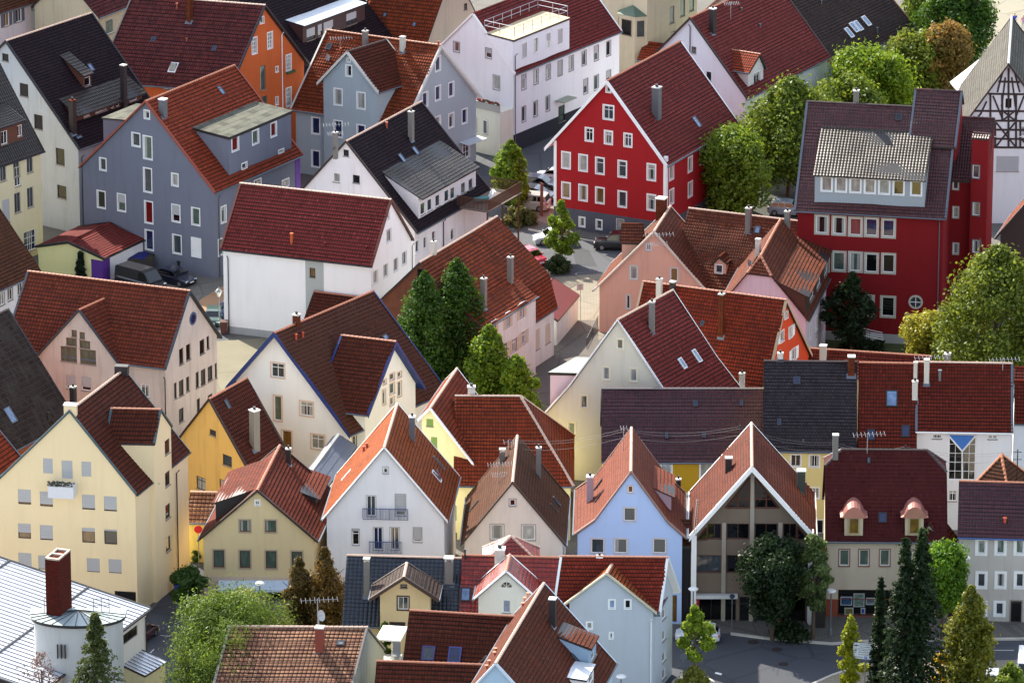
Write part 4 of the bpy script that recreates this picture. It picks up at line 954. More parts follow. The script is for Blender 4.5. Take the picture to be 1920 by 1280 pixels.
# pale pink house with cross gable
PK = stucco((206, 192, 182), .55)
h = house('pale_pink_house', 'pale stained pink house with red tiled roof, dark verge and stepped brown windows, left middle', (312, 690), 8)
v = gable(h, [(311, 691), (357, 545), (416, 632)], 8, far=(52, 508), wall=PK, roof=tiles((150, 72, 52), (108, 52, 44), row=.36, colw=.3, moss=.35, moss_shade_c=(70, 44, 40), rough=.5), og=.3, oe=.35, capm=CAPR, barge=plain((56, 66, 76), .5), bargew=.12)
for p, a, b in (((379, 650), 9, 27), ((390, 642), 5, 24), ((340, 668), 8, 30), ((353, 660), 8, 30), ((370, 712), 6, 30), ((381, 707), 9, 30), ((394, 700), 9, 28), ((406, 694), 6, 28), ((329, 732), 5, 30), ((340, 727), 9, 30), ((352, 720), 6, 28), ((372, 760), 6, 26), ((340, 778), 9, 26), ((394, 752), 9, 26)):
    v.win('g0', p, a, b, 'b', glass='dark', mul='')
O_, d_, n_ = v.plane('g0')[:3]; a, z = v.hit('g0', (361.5, 597)); P = O_+d_*a+Z(z); rb = MB()
for i in range(20):
    t0, t1 = 6.2832*i/20, 6.2832*(i+1)/20; f = lambda r, t, o=.05: P+d_*r*math.cos(t)+Z(r*math.sin(t))+n_*o
    rb.face([f(.42, t0), f(.6, t0), f(.6, t1), f(.42, t1)], n_, 0); rb.face([f(.6, t0), f(.6, t1), f(.6, t1, 0), f(.6, t0, 0)], None, 0); rb.face([f(0, t0, .02), f(.42, t0, .02), f(.42, t1, .02)], n_, 1)
rb.build('round_window', [plain((70, 86, 120), .5), glassm('blue')], h)
c = v.cross('c0', [(58, 678), (147, 581), (229, 692)], None, PK, tiles((150, 72, 52), (108, 52, 44), row=.36, colw=.3, moss=.35, moss_shade_c=(70, 44, 40), rough=.5), inset=-.12, far=(196, 559), og=.2, oe=.3, capm=CAPR, barge=plain((56, 66, 76), .5), bargew=.12)
BR = plain((112, 74, 48), .6)
for p, a, b in (((129, 664), 30, 28), ((134, 641), 20, 15), ((139, 625), 10, 13), ((165, 669), 30, 28), ((159, 646), 20, 15), ((154, 629), 10, 13)): c.win('g0', p, a, b, 'b', fr=BR, mul='v' if a > 12 else '', glass='green')
c.win('g0', (133, 716), 18, 26, 'rs'); c.win('g0', (162, 719), 18, 26, 'rs', shut=.75); v.win('c0', (272, 732), 16, 24, 'w', glass='green'); v.pipe('c0', (310, 705), 0, None, DARKM)
# mossy roof at left edge
h = house('mossy_roofed_house', 'house with very mossy dark brown roof and one skylight at the left edge', (142, 782), 4.5)
v = eaves(h, (-60, 890), (142, 784), 4.5, 53, 6.8, plain((150, 84, 52), .8, name='brown_boards'), T_MOSSY, row=.5, oe=.3, og=.2, capm=CAPD, barge=DARKM)
v.sky(0, (19, 778), .9, 1.5, 'sky', ZINC); v.vent(0, (91, 788), DARKM, .7); v.chim(0, (138, 772), 12, 727, C_DARK)
h = house('red_roof_edge_house', 'corner of a bright red tiled roof at the left edge under the mossy roof', (41, 858), 4)
v = eaves(h, (-60, 930), (42, 859), 4, 47, 4.2, PK, T_RED, oe=.2, og=.15, barge=ZINC, bargew=.1)
# blue trimmed white house
CW = stucco((240, 238, 232), .08); PEACH = plain((222, 192, 172), .7)
h = house('blue_trimmed_house', 'white house with blue bargeboards and dark brown roof, left of the tall centre trees', (427, 722), 7.5)
v = gable(h, [(424, 725), (513, 624), (656, 816)], 7.5, 4.5, far=(700, 545), wall=CW, roof=tiles((88, 48, 38), (70, 40, 36), row=.36, colw=.36, moss=.15, moss_shade_c=(120, 84, 70), rough=.45), barge=BLUEB, bargew=.32, og=.7, oe=.5, capm=CAPR, under=BLUEB)
W = dict(kind='wt', sur=PEACH, sw=.12)
v.win('g0', (521, 694), 24, 26, mul='x', glass='grey', **W); v.win('g0', (521, 765), 14, 46, mul='', glass='green', **W); v.win('g0', (575, 766), 24, 26, mul='x', **W); v.win('g0', (596, 828), 24, 26, mul='x', **W)
v.win('g0', (538, 826), 18, 38, 'w', mul='', glass='warm', sur=PEACH); v.win('c1', (668, 826), 15, 22, mul='v', **W)
c = v.cross('c1', [(690, 778), (743, 640), (797, 726)], None, CW, T_DKBROWN, inset=-.3, far=(640, 628), og=.6, oe=.5, barge=BLUEB, bargew=.3, capm=CAPR, under=BLUEB)
for p, a, b in (((735, 706), 9, 12), ((749, 702), 7, 10), ((735, 728), 9, 20), ((749, 729), 7, 28), ((720, 744), 6, 28), ((735, 752), 8, 14), ((721, 716), 6, 8)): c.win('g0', p, a, b, mul='', glass='green', kind='wt', sur=PEACH, sw=.08)
v.vent(1, (555, 636), plain((176, 60, 40), .6), .4); v.vent(1, (568, 632), plain((176, 60, 40), .6), .4); v.sky(1, (722, 632), .7, .5, 'sky'); v.chim(0, (556, 604), 14, 592, C_BRICK)
h = house('low_maroon_outbuilding', 'low dark maroon roof in front of the blank white wall, behind the blue trimmed house', (575, 600), 3, cat='outbuilding')
v = eaves(h, (568, 603), (765, 628), 3, 40, (588, 546), CW, T_DKBROWN, oe=.2, og=.15, capm=CAPR)
# yellow house left
YL = stucco((236, 214, 172), .05); TEAL = plain((70, 92, 98), .5)
h = house('cream_apartment_house', 'large cream yellow apartment house with roller shutters and small white balcony, lower left', (254, 926), 10.4)
v = gable(h, [(-18, 912), (130, 770), (256, 927)], 10.6, far=(233, 692), wall=YL, roof=T_DKBROWN, barge=TEAL, bargew=.1, og=.1, oe=.15, capm=CAPL, gut=DARKM)
W = dict(kind='b', mul='', sill=False)
for p, s_ in (((90, 873), 1), ((162, 879), 1)): v.win('g0', p, 18, 28, shut=s_, **W)
v.win('g0', (126, 880), 20, 34, shut=1, **W)
for p, s_ in (((46, 931), .85), ((87, 935), .85), ((166, 941), .9), ((207, 944), .9), ((46, 995), .6), ((87, 998), .92), ((166, 1003), .25), ((207.5, 1006), .12)): v.win('g0', p, 24, 28, shut=s_, glass='black' if s_ < .2 else 'warm', **W)
for p in ((47, 1049), (84, 1054), (175, 1059), (216, 1061)): v.win('g0', p, 24, 26, shut=.95, **W)
v.win('g0', (235, 1120), 40, 24, 'w', mul='', glass='dark', fr=DKFR)
v.band('g0', wallpt(v, 'g0', (150, 1046)).z, v.pz(v.oe)-.25, YL, push=.45, name='jettied_wall') if False else None
a, z = v.hit('g0', (121, 925)); O_, d_, n_ = v.plane('g0')[:3]; mb = MB(); s0 = v.hit('g0', (96, 910))[0]; s1 = v.hit('g0', (144, 915))[0]
mb.box(O_+d_*s0+Z(z), d_*(s1-s0), n_*1.2, Z(1.0)); mb.build('balcony', plain((212, 214, 220), .6), h)
mb = MB(); zz = z+1.0
for i in range(70):
    q = O_+d_*random.uniform(s0, s1)+n_*random.uniform(1.0, 1.2)+Z(zz+random.uniform(0, .35)); mb.cbox(q, .12, .12, .1, random.random()*3, i % 2)
mb.build('balcony_plants', [plain((54, 66, 44), .9), plain((90, 84, 80), .9)], h)
tp = O_+d_*(v.prof[v.ai][0])+Z(v.prof[v.ai][1]-.5)+n_*.02; mb = MB(); mb.box(tp-d_*.5, d_*1, -n_*.6, Z(.9)); mb.build('chimney', YL, h); mb = MB(); mb.box(tp-d_*.55+n_*.05+Z(.9), d_*1.1, -n_*.7, Z(.08)); mb.build('coping', WHITE, h)
mb = MB(); q = v.X(v.prof[v.ai][0], v.L, v.prof[v.ai][1]); mb.cbox(q-v.ee*.5-Z(.3), 1.1, .7, .8, math.atan2(v.cd.y, v.cd.x)); mb.build('chimney', C_DARK, h)
c = v.cross('c1', [(290, 832), (302, 767), (323, 798)], None, YL, T_DKBROWN, inset=-.9, far=(208, 765), og=.1, oe=.05, barge=TEAL, bargew=.12, capm=CAPR, gut=False)
for y in (837, 897, 958, 1019): c.win('g0', (313.5+(y-837)*.01, y), 7, 27, 'b', mul='', glass='black')
v.pipe('c1', (291, 905), 0, None, DARKM); v.pipe('c1', (329, 880), 0, None, DARKM)
v.win('c1', (337, 1085), 12, 30, 'w', mul='', glass='warm', fr=DKFR); v.win('c1', (306, 1100), 8, 26, 'w', mul='', fr=DKFR)
# small yellow house
h = house('golden_yellow_house', 'golden yellow gabled house with tall grey chimney between cream apartment house and blue trimmed house', (340, 812), 4.5)
v = gable(h, [(333, 823), (391, 748), (469, 889)], 5.2, 4.6, far=(463, 708), wall=stucco((212, 170, 96), .35), roof=T_DKBROWN, og=.15, oe=.2, capm=CAPR, barge=DKFR, bargew=.08)
v.win('g0', (399, 811), 12, 11, 'b', mul=''); v.win('g0', (426, 863), 17, 20, 'b', mul='', glass='grey'); v.win('g0', (377, 906), 17, 24, 'b', mul='x', glass='curt'); v.win('g0', (420, 912), 17, 24, 'b', mul='v')
v.chim(1, (478, 842), 17, 771, C_GREY, capm=WHITE); v.sky(1, (426, 758), .5, .9, 'grey')
h = house('small_checked_roof_shed', 'small outbuilding with pale checkered tile roof beside the tan house', (357, 978), 3, cat='outbuilding')
v = eaves(h, (350, 979), (412, 981), 3.6, 38, (358, 921), stucco((214, 200, 120), .5), T_CHECK, row=.34, oe=.2, og=.1, capm=CAPL)
# tan house
TAN = stucco((216, 196, 152), .12)
h = house('tan_shop_house', 'tan gabled house with brown windows, red tile roof and shop awning, lower left', (373, 1011), 5.2)
RR = tiles((142, 64, 46), (104, 48, 38), row=.33, moss=.4, moss_shade_c=(60, 44, 40), rough=.5)
v = gable(h, [(372, 1012), (482, 919), (595, 1015)], 5.2, far=(525, 834), wall=TAN, roof=RR, og=.3, oe=.35, capm=CAPR, barge=DKFR, bargew=.1)
W = dict(kind='wt', fr=plain((104, 56, 36), .5), sur=plain((176, 162, 136), .7), sw=.12, mul='', glass='green')
v.win('g0', (482.7, 942), 8, 9, 'wt', mul='x', sw=.08, glass='black'); v.win('g0', (459.4, 985.5), 20, 22, **W); v.win('g0', (507.5, 986), 20, 22, **W)
for x, y in ((410.5, 1047), (459.4, 1048), (508.4, 1048.7), (556.8, 1049.8)): v.win('g0', (x, y), 20, 33, **W)
v.band('g0', -.2, 1.9, stucco((204, 184, 162), .2)); v.win('g0', (428, 1117), 44, 26, 'w', mul='', glass='black', fr=DKFR, sill=False); v.win('g0', (476, 1117), 30, 26, 'w', mul='', glass='black', fr=DKFR, sill=False); v.win('g0', (520, 1117), 40, 26, 'w', mul='', glass='dark', fr=DKFR, sill=False)
aw = house('shop_awning', 'long pale blue awning over the tan shop front', (475, 1100), 2.6, cat='awning'); P = wallpt(v, 'g0', (410, 1087)); Q = wallpt(v, 'g0', (541, 1087)); n_ = v.ng0; mb = MB(); mb.prism([P+n_*.04, P+n_*1.1-Z(.45), P+n_*1.1-Z(.65), P+n_*1.05-Z(.65), P+n_*1.02-Z(.5), P+n_*.04-Z(.06)], Q-P); mb.build('canopy', plain((196, 214, 232), .8), aw)
v.shed('c1', (600, 937), (620, 893), 1.1, 22, DARKM, RR, ov=.35, oe=.1); v.shed('c0', (397, 944), (428, 884), 1.2, 20, DARKM, RR, ov=.3, oe=.1); v.chim(1, (541, 869), 11, 843, C_DARK)
# white house with balconies
h = house('white_balcony_house', 'white gabled house with blue balcony rails and half bright orange roof, bottom centre left', (606, 972), 6.8)
OW = stucco((226, 226, 228), .1)
v = gable(h, [(604, 974), (720, 839), (840, 979)], 6.8, far=(745, 756), wall=OW, roof=tiles((176, 90, 50), (150, 74, 42), row=.33, moss=.08, rough=.5), og=.3, oe=.35, capm=CAPL, barge=WHITE, bargew=.08)
W = dict(kind='w', sur=plain((170, 170, 170), .7), sw=.05)
v.win('g0', (723, 881), 10, 12, mul='h', **W); v.win('g0', (696, 948), 17, 38, mul='v', **W); v.win('g0', (751, 946), 19, 40, shut=.82, mul='', **W); v.win('g0', (667, 1006), 13, 30, mul='h', shut=.15, **W)
v.win('g0', (709, 1009), 17, 42, mul='v', glass='blue', **W); v.win('g0', (740, 1009), 17, 42, mul='v', glass='grey', **W); v.win('g0', (783, 1002), 16, 27, shut=.85, mul='', **W)
RB = plain((64, 84, 130), .5); O_, d_, n_ = v.plane('g0')[:3]
for x0, x1, y1, y0 in ((681, 765, 951, 973), (693, 754, 1013, 1036)):
    a, z = v.hit('g0', (x0, y0)); b = v.hit('g0', (x1, y0))[0]; z2 = v.hit('g0', (x0, y1))[1]; balcony_rail(h, O_, d_, n_, a, b, z, z2-z, .25, RB, gap=.12)
v.sky(1, (822, 868), .5, 1.5, 'grey', ZINC); v.sky(1, (818, 893), .7, 1.2, 'sky', WHITE, openit=True); v.sky(0, (650, 891), .5, 1.2, 'grey', WHITE); v.chim(1, (773, 826), 12, 783, C_MET, capm=WHITE)
v.vent(0, (682, 846), plain((176, 70, 40), .6), .35); v.vent(0, (688, 840), plain((176, 70, 40), .6), .35)
# dark metal roof between
h = house('slate_roofed_annex', 'low annex with blue grey sheet roof and white edge behind the white balcony house', (580, 870), 4, cat='annex')
v = gable(h, [(566, 874), (655, 815), (690, 880)], 4.6, 4.6, L=9, wall=OW, roof=plain((84, 90, 106), .5, name='sheet_roof'), row=.6, og=.1, oe=.1, cap=False, gut=False) if False else eaves(h, (612, 916), (670, 836), 4.6, 30, (610, 846), OW, plain((84, 90, 106), .45, name='sheet_roof'), row=.7, og=.05, oe=.1, cap=True, capm=WHITE, gut=False, W2=.5)
# yellow and orange roofed house
h = house('lemon_yellow_house', 'lemon yellow house with green shutters and large orange hipped roof behind the beige house', (905, 893), 5)
YY = stucco((236, 226, 168), .1); GS = plain((120, 150, 70), .7)
TR = tiles((174, 74, 44), (126, 54, 38), row=.36, moss=.45, moss_shade_c=(70, 46, 38), rough=.5)
v = gable(h, [(783, 788), (806, 765), (907, 896)], 9.5, 5.2, far=(857, 690), wall=YY, roof=TR, og=.25, oe=.3, capm=CAPL, barge=WHITE, bargew=.14, square=True)
v.win('g0', (806, 792), 13, 14, 'w', shut=1, shutm=GS); v.win('g0', (814, 830), 12, 22, 'w', shut=1, shutm=GS); v.win('g0', (867, 904), 11, 26, 'wt', mul='x', wings=(GS, 'r')); v.win('g0', (862, 962), 11, 28, 'wt', wings=(GS, 'l'))
v = eaves(h, (850, 910), (1076, 911), 5.0, 42, (968, 742), YY, TR, og=.3, oe=.3, capm=CAPL, hip1=(4.6, 0.0), cap=True)
v.chim(1, (884, 745), 16, 727, C_LIGHT, cap='slab')
# cream house with maroon roof right of the lane
CR = stucco((222, 216, 196), .12); CRT = plain((236, 226, 190), .7)
h = house('cream_gabled_house', 'cream gabled house with curved eave, maroon roof and pink side dormer beside narrow lane', (1017, 778), 5.8)
v = gable(h, [(1017, 779), (1068, 722), (1158, 599), (1243, 728), (1299, 800)], 5.8, 5.8, far=(1262, 543), wall=CR, roof=T_MAROON, og=.25, oe=.2, capm=CAPL, barge=WHITE, bargew=.12)
W = dict(kind='wt', sur=CRT, sw=.12, mul='')
for p, a, b, g_ in (((1162.5, 645), 11, 18, 'dark'), ((1137, 700), 12, 23, 'curt'), ((1188, 703), 12, 23, 'curt'), ((1095, 753), 12, 23, 'green'), ((1072, 808), 12, 32, 'green')): v.win('g0', p, a, b, glass=g_, **W)
v.chim(2, (1222, 621), 12, 568, C_GREY); v.sky(2, (1279, 681), .6, 1.1, 'sky', WHITE); v.sky(2, (1306, 667), .6, 1.3, 'sky', WHITE); v.chim(3, (1391, 726), 12, 702, C_LIGHT)
v.shed('c0', (1028, 716), (1080, 652), .2, 3, stucco((226, 200, 204), .1), plain((150, 164, 150), .8, var=.4), ov=.15, oe=.05, row=9, th=.25)
# bright red roofed house
h = house('bright_red_roof_house', 'house with broad bright red weathered roof and orange gable with white shutters, centre right', (1437, 735), 6)
BRR = tiles((170, 66, 42), (128, 50, 36), row=.34, moss=.5, moss_shade_c=(60, 38, 36), rough=.5)
v = gable(h, [(1436, 737), (1475, 562), (1525, 670)], 6, far=(1205, 527), wall=stucco((208, 74, 40), .15), roof=BRR, og=.25, oe=.3, capm=CAPR, barge=plain((186, 160, 130), .7), bargew=.22)
WS = WHITE; v.win('g0', (1474, 590), 6, 12, 'wt', sw=.05); v.win('g0', (1466, 630), 7, 20, 'wt', sw=.05, wings=(WS, 'l')); v.win('g0', (1482, 622), 7, 20, 'wt', sw=.05, wings=(WS, 'r')); v.win('g0', (1488, 664), 8, 22, 'wt', sw=.05, wings=(WS, 'b'))
v.chim(0, (1352, 630), 12, 553, C_BRICK); v.chim(0, (1236, 563), 12, 525, C_LIGHT); v.chim(0, (1261, 556), 12, 530, C_DARK, flue=False); v.sky(0, (1317, 606), .35, .5, 'blue')
# salmon house complex
SAL = stucco((214, 166, 146), .2); PT = tiles((148, 78, 58), (104, 58, 48), row=.34, moss=.5, moss_shade_c=(66, 48, 42), rough=.55)
h = house('salmon_house', 'salmon pink house with many old red roof planes behind the bright red roof', (1115, 543), 4.2)
v = gable(h, [(1113, 544), (1226, 434), (1334, 556)], 4.2, far=(1257, 386), wall=SAL, roof=PT, og=.3, oe=.5, capm=CAPL, barge=plain((206, 196, 180), .6), bargew=.14)
W = dict(kind='wt', sur=plain((190, 186, 182), .7), sw=.1, mul='')
v.win('g0', (1216, 463), 10, 13, mul='v', **{k: q for k, q in W.items() if k != 'mul'}); v.win('g0', (1188, 511), 14, 25, glass='curt', **W); v.win('g0', (1264, 515), 14, 25, glass='warm', **W); v.win('g0', (1178, 566), 7, 26, **W)
v.antenna(1, (1234, 450), 478-40, 2.6, double=True)
m = eaves(h, (1250, 540), (1478, 568), 4.2, 47, (1258, 386), SAL, PT, og=.2, oe=.3, capm=CAPL)
m.chim(0, (1403, 436), 13, 392, C_GREY); m.sky(0, (1420, 431), .6, .8, 'sky'); m.chim(0, (1240, 412), 22, 374, C_BRICK, cap='slab', flue=False)
ci = m.inset_at('c0', (1348, 517)); c = m.cross('c0', [(1335, 495), (1348, 482), (1363, 494)], 3, SAL, PT, inset=ci, z_b=m.pz(ci)-.3, og=.2, oe=.15, gut=False); c.win('g0', (1348, 504), 13, 15, 'wt', sw=.07, mul='')
PKL = stucco((214, 196, 204), .2)
p3 = gable(h, [(1342, 580), (1422, 487), (1516, 601)], 6.5, far=(1464, 410), wall=PKL, roof=PT, og=.25, oe=.3, capm=CAPR, hip0=(1.3, .74), barge=None)
p3.shed('c1', (1517, 544), (1563, 478), (1520, 572), 20, DKFR, PT, ov=.35, oe=.1, wins=[((1522, 550), 7, 20, 'w', dict(mul='')), ((1535, 528), 7, 20, 'w', dict(mul='')), ((1549, 506), 7, 20, 'w', dict(mul=''))])
for x, y in ((1519, 622), (1530, 606), (1541, 590), (1530, 650), (1541, 636)): p3.win('c1', (x, y), 6, 24, 'wt', mul='', glass='curt', sw=.06)
p3.chim(1, (1476, 424), 12, 398, C_GREY); p3.dish(0, (1402, 502), .35, .4); p3.chim(0, (1421, 478), 11, 450, C_LIGHT, flue=False)
m.shed('c0', (1165, 455), (1200, 455), 2.0, 40, SAL, PT) if False else None
w_ = eaves(h, (1163, 455), (1205, 456), 8.6, 42, (1170, 419), SAL, PT, og=.15, oe=.2, gut=False, zb=6)
# row of roofs on the right
h = house('purple_roofed_house', 'long sagging dark purple tiled roof over an olive yellow wall, right of centre', (1125, 868), 5.5)
v = eaves(h, (1128, 866), (1440, 866), 5.5, 46, (1127, 728), stucco((190, 150, 40), .15), T_PURPLE2, og=.1, oe=.3, capm=plain((120, 110, 108), .6))
v.win('c0', (1249, 884), 20, 30, 'wt', mul='', glass='curt'); v.win('c0', (1324, 884), 22, 30, 'wt', mul='', glass='curt'); v.sky(0, (1304, 756), .4, .6, 'blue'); v.sky(0, (1390, 755), .3, .6, 'blue'); v.sky(0, (1250, 816), .3, .6, 'blue'); v.sky(0, (1320, 815), .3, .6, 'blue')
h = house('slate_dark_house', 'tall cream yellow house with flat dark purple slate roof between two red roofs', (1432, 845), 7.5)
v = eaves(h, (1431, 845), (1607, 847), 7.5, 50, (1432, 676), stucco((222, 206, 140), .12), T_SLATE, og=.05, oe=.3, capm=CAPD)
W = dict(kind='wt', sw=.07)
for p, a, b in (((1492, 863), 19, 22), ((1527, 864), 19, 22), ((1529, 924), 14, 20), ((1454, 863), 16, 20)): v.win('c0', p, a, b, mul='v', **W)
v.win('c0', (1537, 987), 14, 26, mul='', glass='black', **W); v.sky(0, (1494, 713), .6, .7, 'blue'); v.sky(0, (1461, 791), .35, .6, 'blue'); v.sky(0, (1506, 826), .2, .3, 'sky'); v.chim(0, (1596, 703), 15, 670, C_BRICK, cap='slab', flue=False); v.chim(0, (1463, 672), 12, 664, C_LIGHT)
h = house('red_skylight_house', 'house with dark red tiled roof and one large bright skylight among the right hand row', (1608, 842), 7.5)
v = eaves(h, (1608, 845), (1719, 847), 7.5, 50, (1608, 679), stucco((200, 190, 160), .2), T_REDENG, og=.02, oe=.2, capm=CAPR)
v.sky(0, (1672, 747), 1.0, 1.5, 'sky', DARKM); v.sky(0, (1633, 815), .7, 1.0, 'blue', DARKM); v.sky(0, (1698, 808), .7, 1.1, 'blue', DARKM); v.chim(0, (1715, 750), 12, 717, C_LIGHT); v.chim(0, (1716, 718), 8, 681, C_LIGHT, flue=False)
h = house('blue_glass_house', 'white house with dark red roof and tall window wall topped by a blue triangle', (1718, 808), 9)
v = eaves(h, (1717, 808), (1899, 811), 9, 46, (1719, 678), stucco((228, 228, 228), .06), T_REDENG, og=.05, oe=.35, capm=CAPL, barge=ZINC, bargew=.12, gut=WHITE)
v.win('c0', (1757, 818), 18, 8, 'w', mul='v'); v.win('c0', (1861, 819), 18, 8, 'w', mul='v'); v.win('c0', (1804, 858), 52, 84, 'w', grid=(4, 5), glass='dark', sill=False, fw=.1); v.win('c0', (1786, 929), 16, 20, 'w', mul='x')
O_, d_, n_ = v.plane('c0')[:3]; f = lambda p: (lambda q: O_+d_*q[0]+Z(q[1])+n_*.03)(v.hit('c0', p)); mb = MB(); mb.prism([f((1780, 815)), f((1826, 816)), f((1804, 843))], n_*.06); mb.build('blue_triangle_panel', plain((40, 110, 190), .4), h)
mb = MB()
for A, B in (((1778, 815), (1804, 845)), ((1830, 815), (1804, 845)), ((1804, 843), (1804, 898))): mb.tube([f(A)+n_*.08, f(B)+n_*.08], .07, 4)
mb.build('window_muntins', WHITE, h)
for x in range(1724, 1898, 16):
    pass
v.chim(0, (1737, 718), 11, 676, C_LIGHT, flue=False); v.vent(0, (1762, 712), C_MET, .8, .12); v.antenna(0, (1742, 694), 668, 2.8); v.antenna(0, (1880, 694), 672, 2.6)
h = house('white_edge_house', 'white house with red roof cut off by the right edge beside the blue glass house', (1897, 792), 8)
v = eaves(h, (1901, 794), (1985, 796), 8, 46, (1902, 713), stucco((226, 226, 226), .1), T_REDENG, og=.05, oe=.3)
v = eaves(h, (1901, 742), (1985, 744), 9.5, 35, (1904, 688), stucco((226, 226, 226), .1), T_REDENG, og=.05, oe=.3, W2=2)
h = house('rear_red_roof_house', 'low red roofed house behind the right hand row in front of the dark red building', (1500, 694), 5)
v = eaves(h, (1498, 700), (1740, 716), 5, 40, (1526, 653), stucco((200, 180, 150), .2), T_REDENG, og=.1, oe=.3, capm=CAPR)
v.chim(0, (1543, 680), 15, 650, C_LIGHT, flue=False); v.chim(0, (1776, 690), 14, 665, C_GREY)
# ================================================================== lower rows
h = house('small_beige_house', 'small beige gabled house with weathered brown roof between white balcony house and light blue house', (865, 1020), 4.9)
BE = stucco((218, 204, 190), .15)
v = gable(h, [(864, 1021), (961, 904), (1061, 1022)], 4.9, far=(970, 816), wall=BE, roof=T_OLDBR, og=.2, oe=.3, capm=CAPL, barge=DKFR, bargew=.08)
LS = plain((170, 156, 146), .7); W = dict(kind='wt', sur=LS, sw=.1)
v.win('g0', (961, 942), 11, 12, mul='', glass='black', **W); v.win('g0', (932, 997), 24, 28, mul='', glass='grey', **W); v.win('g0', (991, 998), 24, 28, mul='', glass='curt', **W)
v.chim(1, (1010, 893), 11, 841, C_GREY); v.chim(0, (942, 868), 12, 848, C_GREY, cap='hood'); v.antenna(0, (935, 905), 868, 2.0, double=True); v.antenna(0, (953, 860), 826, .8, els=3)
v.sky(1, (1043, 940), .5, 1.0, 'sky'); v.sky(1, (1038, 953), .3, 1.0, 'sky'); v.sky(0, (890, 948), .35, 1.3, 'grey')
h = house('light_blue_house', 'light blue gabled house with curved eaves and faded red roof, bottom centre', (1078, 1001), 7.6)
LB = stucco((176, 200, 238), .06)
v = gable(h, [(1076, 1002), (1115, 975), (1183, 884), (1252, 978), (1286, 1008)], 7.6, far=(1184, 801), wall=LB, roof=T_PINKBR, og=.2, oe=.3, capm=CAPL, barge=plain((150, 120, 110), .7), bargew=.08)
LS = plain((196, 190, 190), .7); W = dict(kind='wt', sur=LS, sw=.08, mul='')
v.win('g0', (1182, 917), 10, 13, glass='warm', **W); v.win('g0', (1180.6, 964), 22, 25, glass='black', **W)
for x in (1120.6, 1164, 1236.6): v.win('g0', (x, 1023), 24, 27, glass=random.choice(('grey', 'dark')), **W)
v.chim(1, (1106, 946), 14, 895, plain((170, 150, 160), .7), capm=WHITE); v.sky(1, (1121, 910), .25, 1.4, 'grey'); v.sky(1, (1125, 930), .25, 1.4, 'grey'); v.chim(2, (1272, 920), 10, 900, C_DARK, capm=WHITE)
v.shed('c1', (1277, 947), (1291, 905), 1.2, 24, stucco((190, 160, 170), .2), T_PINKBR, ov=.3, oe=.1, ez=(3.2, 8.6, 1.5)); v.antenna(1, (1169, 845), 800, .5, els=3)
v.door('g0', (1263, 1140), 12, 50, glass='warm'); v.win('c1', (1286, 1080), 4, 20, 'w') if False else None
h = house('brown_frame_house', 'brown gabled house with white frame, concrete bands and dark ribbon windows over shops', (1293, 1005), 7.6)
CB = stucco((120, 106, 92), .2)
v = gable(h, [(1292, 1006), (1410, 875), (1530, 1008)], 7.6, far=(1409, 792), wall=CB, roof=T_BROWN, og=.8, oe=.35, capm=CAPL, barge=WHITE, bargew=.42, under=CB, gut=WHITE, zb=-.2)
W = dict(kind='b', sill=False, mul='v', fr=plain((88, 50, 38), .6), fw=.09, dep=.2)
for x0, x1 in ((1326, 1353), (1362, 1405), (1415, 1458), (1468, 1494)): v.win('g0', ((x0+x1)/2, 996), x1-x0, 30, glass='dark', **W)
for x0, x1 in ((1304, 1353), (1362, 1405), (1415, 1458), (1468, 1516)): v.win('g0', ((x0+x1)/2, 1057), x1-x0, 34, glass=random.choice(('grey', 'blue', 'dark')), **W)
FRB = plain((88, 50, 38), .6)
def polywin(v, pts, bars=(), glass='dark'):
    O, d, n = v.plane('g0')[:3]; q = [O+d*a+Z(b) for a, b in (v.hit('g0', p) for p in pts)]; mb = MB(); mb.prism([x+n*.01 for x in q], n*.03); g = MB()
    for a, b in list(zip(q, q[1:]+q[:1]))+[tuple(O+d*x+Z(y) for x, y in (v.hit('g0', p) for p in br)) for br in bars]: g.tube([a+n*.05, b+n*.05], .07, 4)
    f = g.build('gable_window', FRB, v.root); mb.build('pane', glassm(glass), f)
polywin(v, [(1361, 951), (1405, 951), (1405, 895)], [((1383, 951), (1383, 924)), ((1374, 935), (1405, 935))]); polywin(v, [(1415, 951), (1460, 951), (1415, 894)], [((1437, 951), (1437, 923)), ((1415, 935), (1447, 935))])
polywin(v, [(1306, 1011), (1325, 1011), (1325, 988)]); polywin(v, [(1495, 1011), (1516, 1011), (1495, 986)])
v.win('g0', (1345, 1142), 70, 48, 'b', mul='', grid=(3, 1), glass='black', sill=False, dep=.3); v.win('g0', (1396, 1142), 20, 48, 'b', mul='', glass='dark', sill=False); v.win('g0', (1435, 1142), 40, 48, 'b', mul='', glass='blue', sill=False); v.win('g0', (1488, 1140), 46, 50, 'b', mul='', glass='black', sill=False)
O_, d_, n_ = v.plane('g0')[:3]
for x in (1357.5, 1410, 1463): s_ = v.hit('g0', (x, 1000))[0]; v.strip('g0', s_-.17, s_+.17, 0, v.pz(s_)-.4 if x == 1410 else v.hit('g0', (x, 979))[1], plain((158, 150, 136), .7), 'column', .1)
for e_, c_ in ((0.0, .25), (0.0, v.W-.55)):
    mb = MB(); mb.box(v.X(c_-.05, .05, -.1), v.cd*.42, v.ee*.8, Z(v.pz(c_)-.1)); mb.build('frame_post', WHITE, h)
sg = house('shop_lightbox', 'long white sign board above the dark shop window of the brown house', (1345, 1114), 2, cat='sign'); P = wallpt(v, 'g0', (1304, 1117)); Q = wallpt(v, 'g0', (1383, 1117)); mb = MB(); mb.box(P+n_*.15, Q-P, n_*.5, Z(.3)); mb.build('board', plain((206, 208, 206), .5), sg)
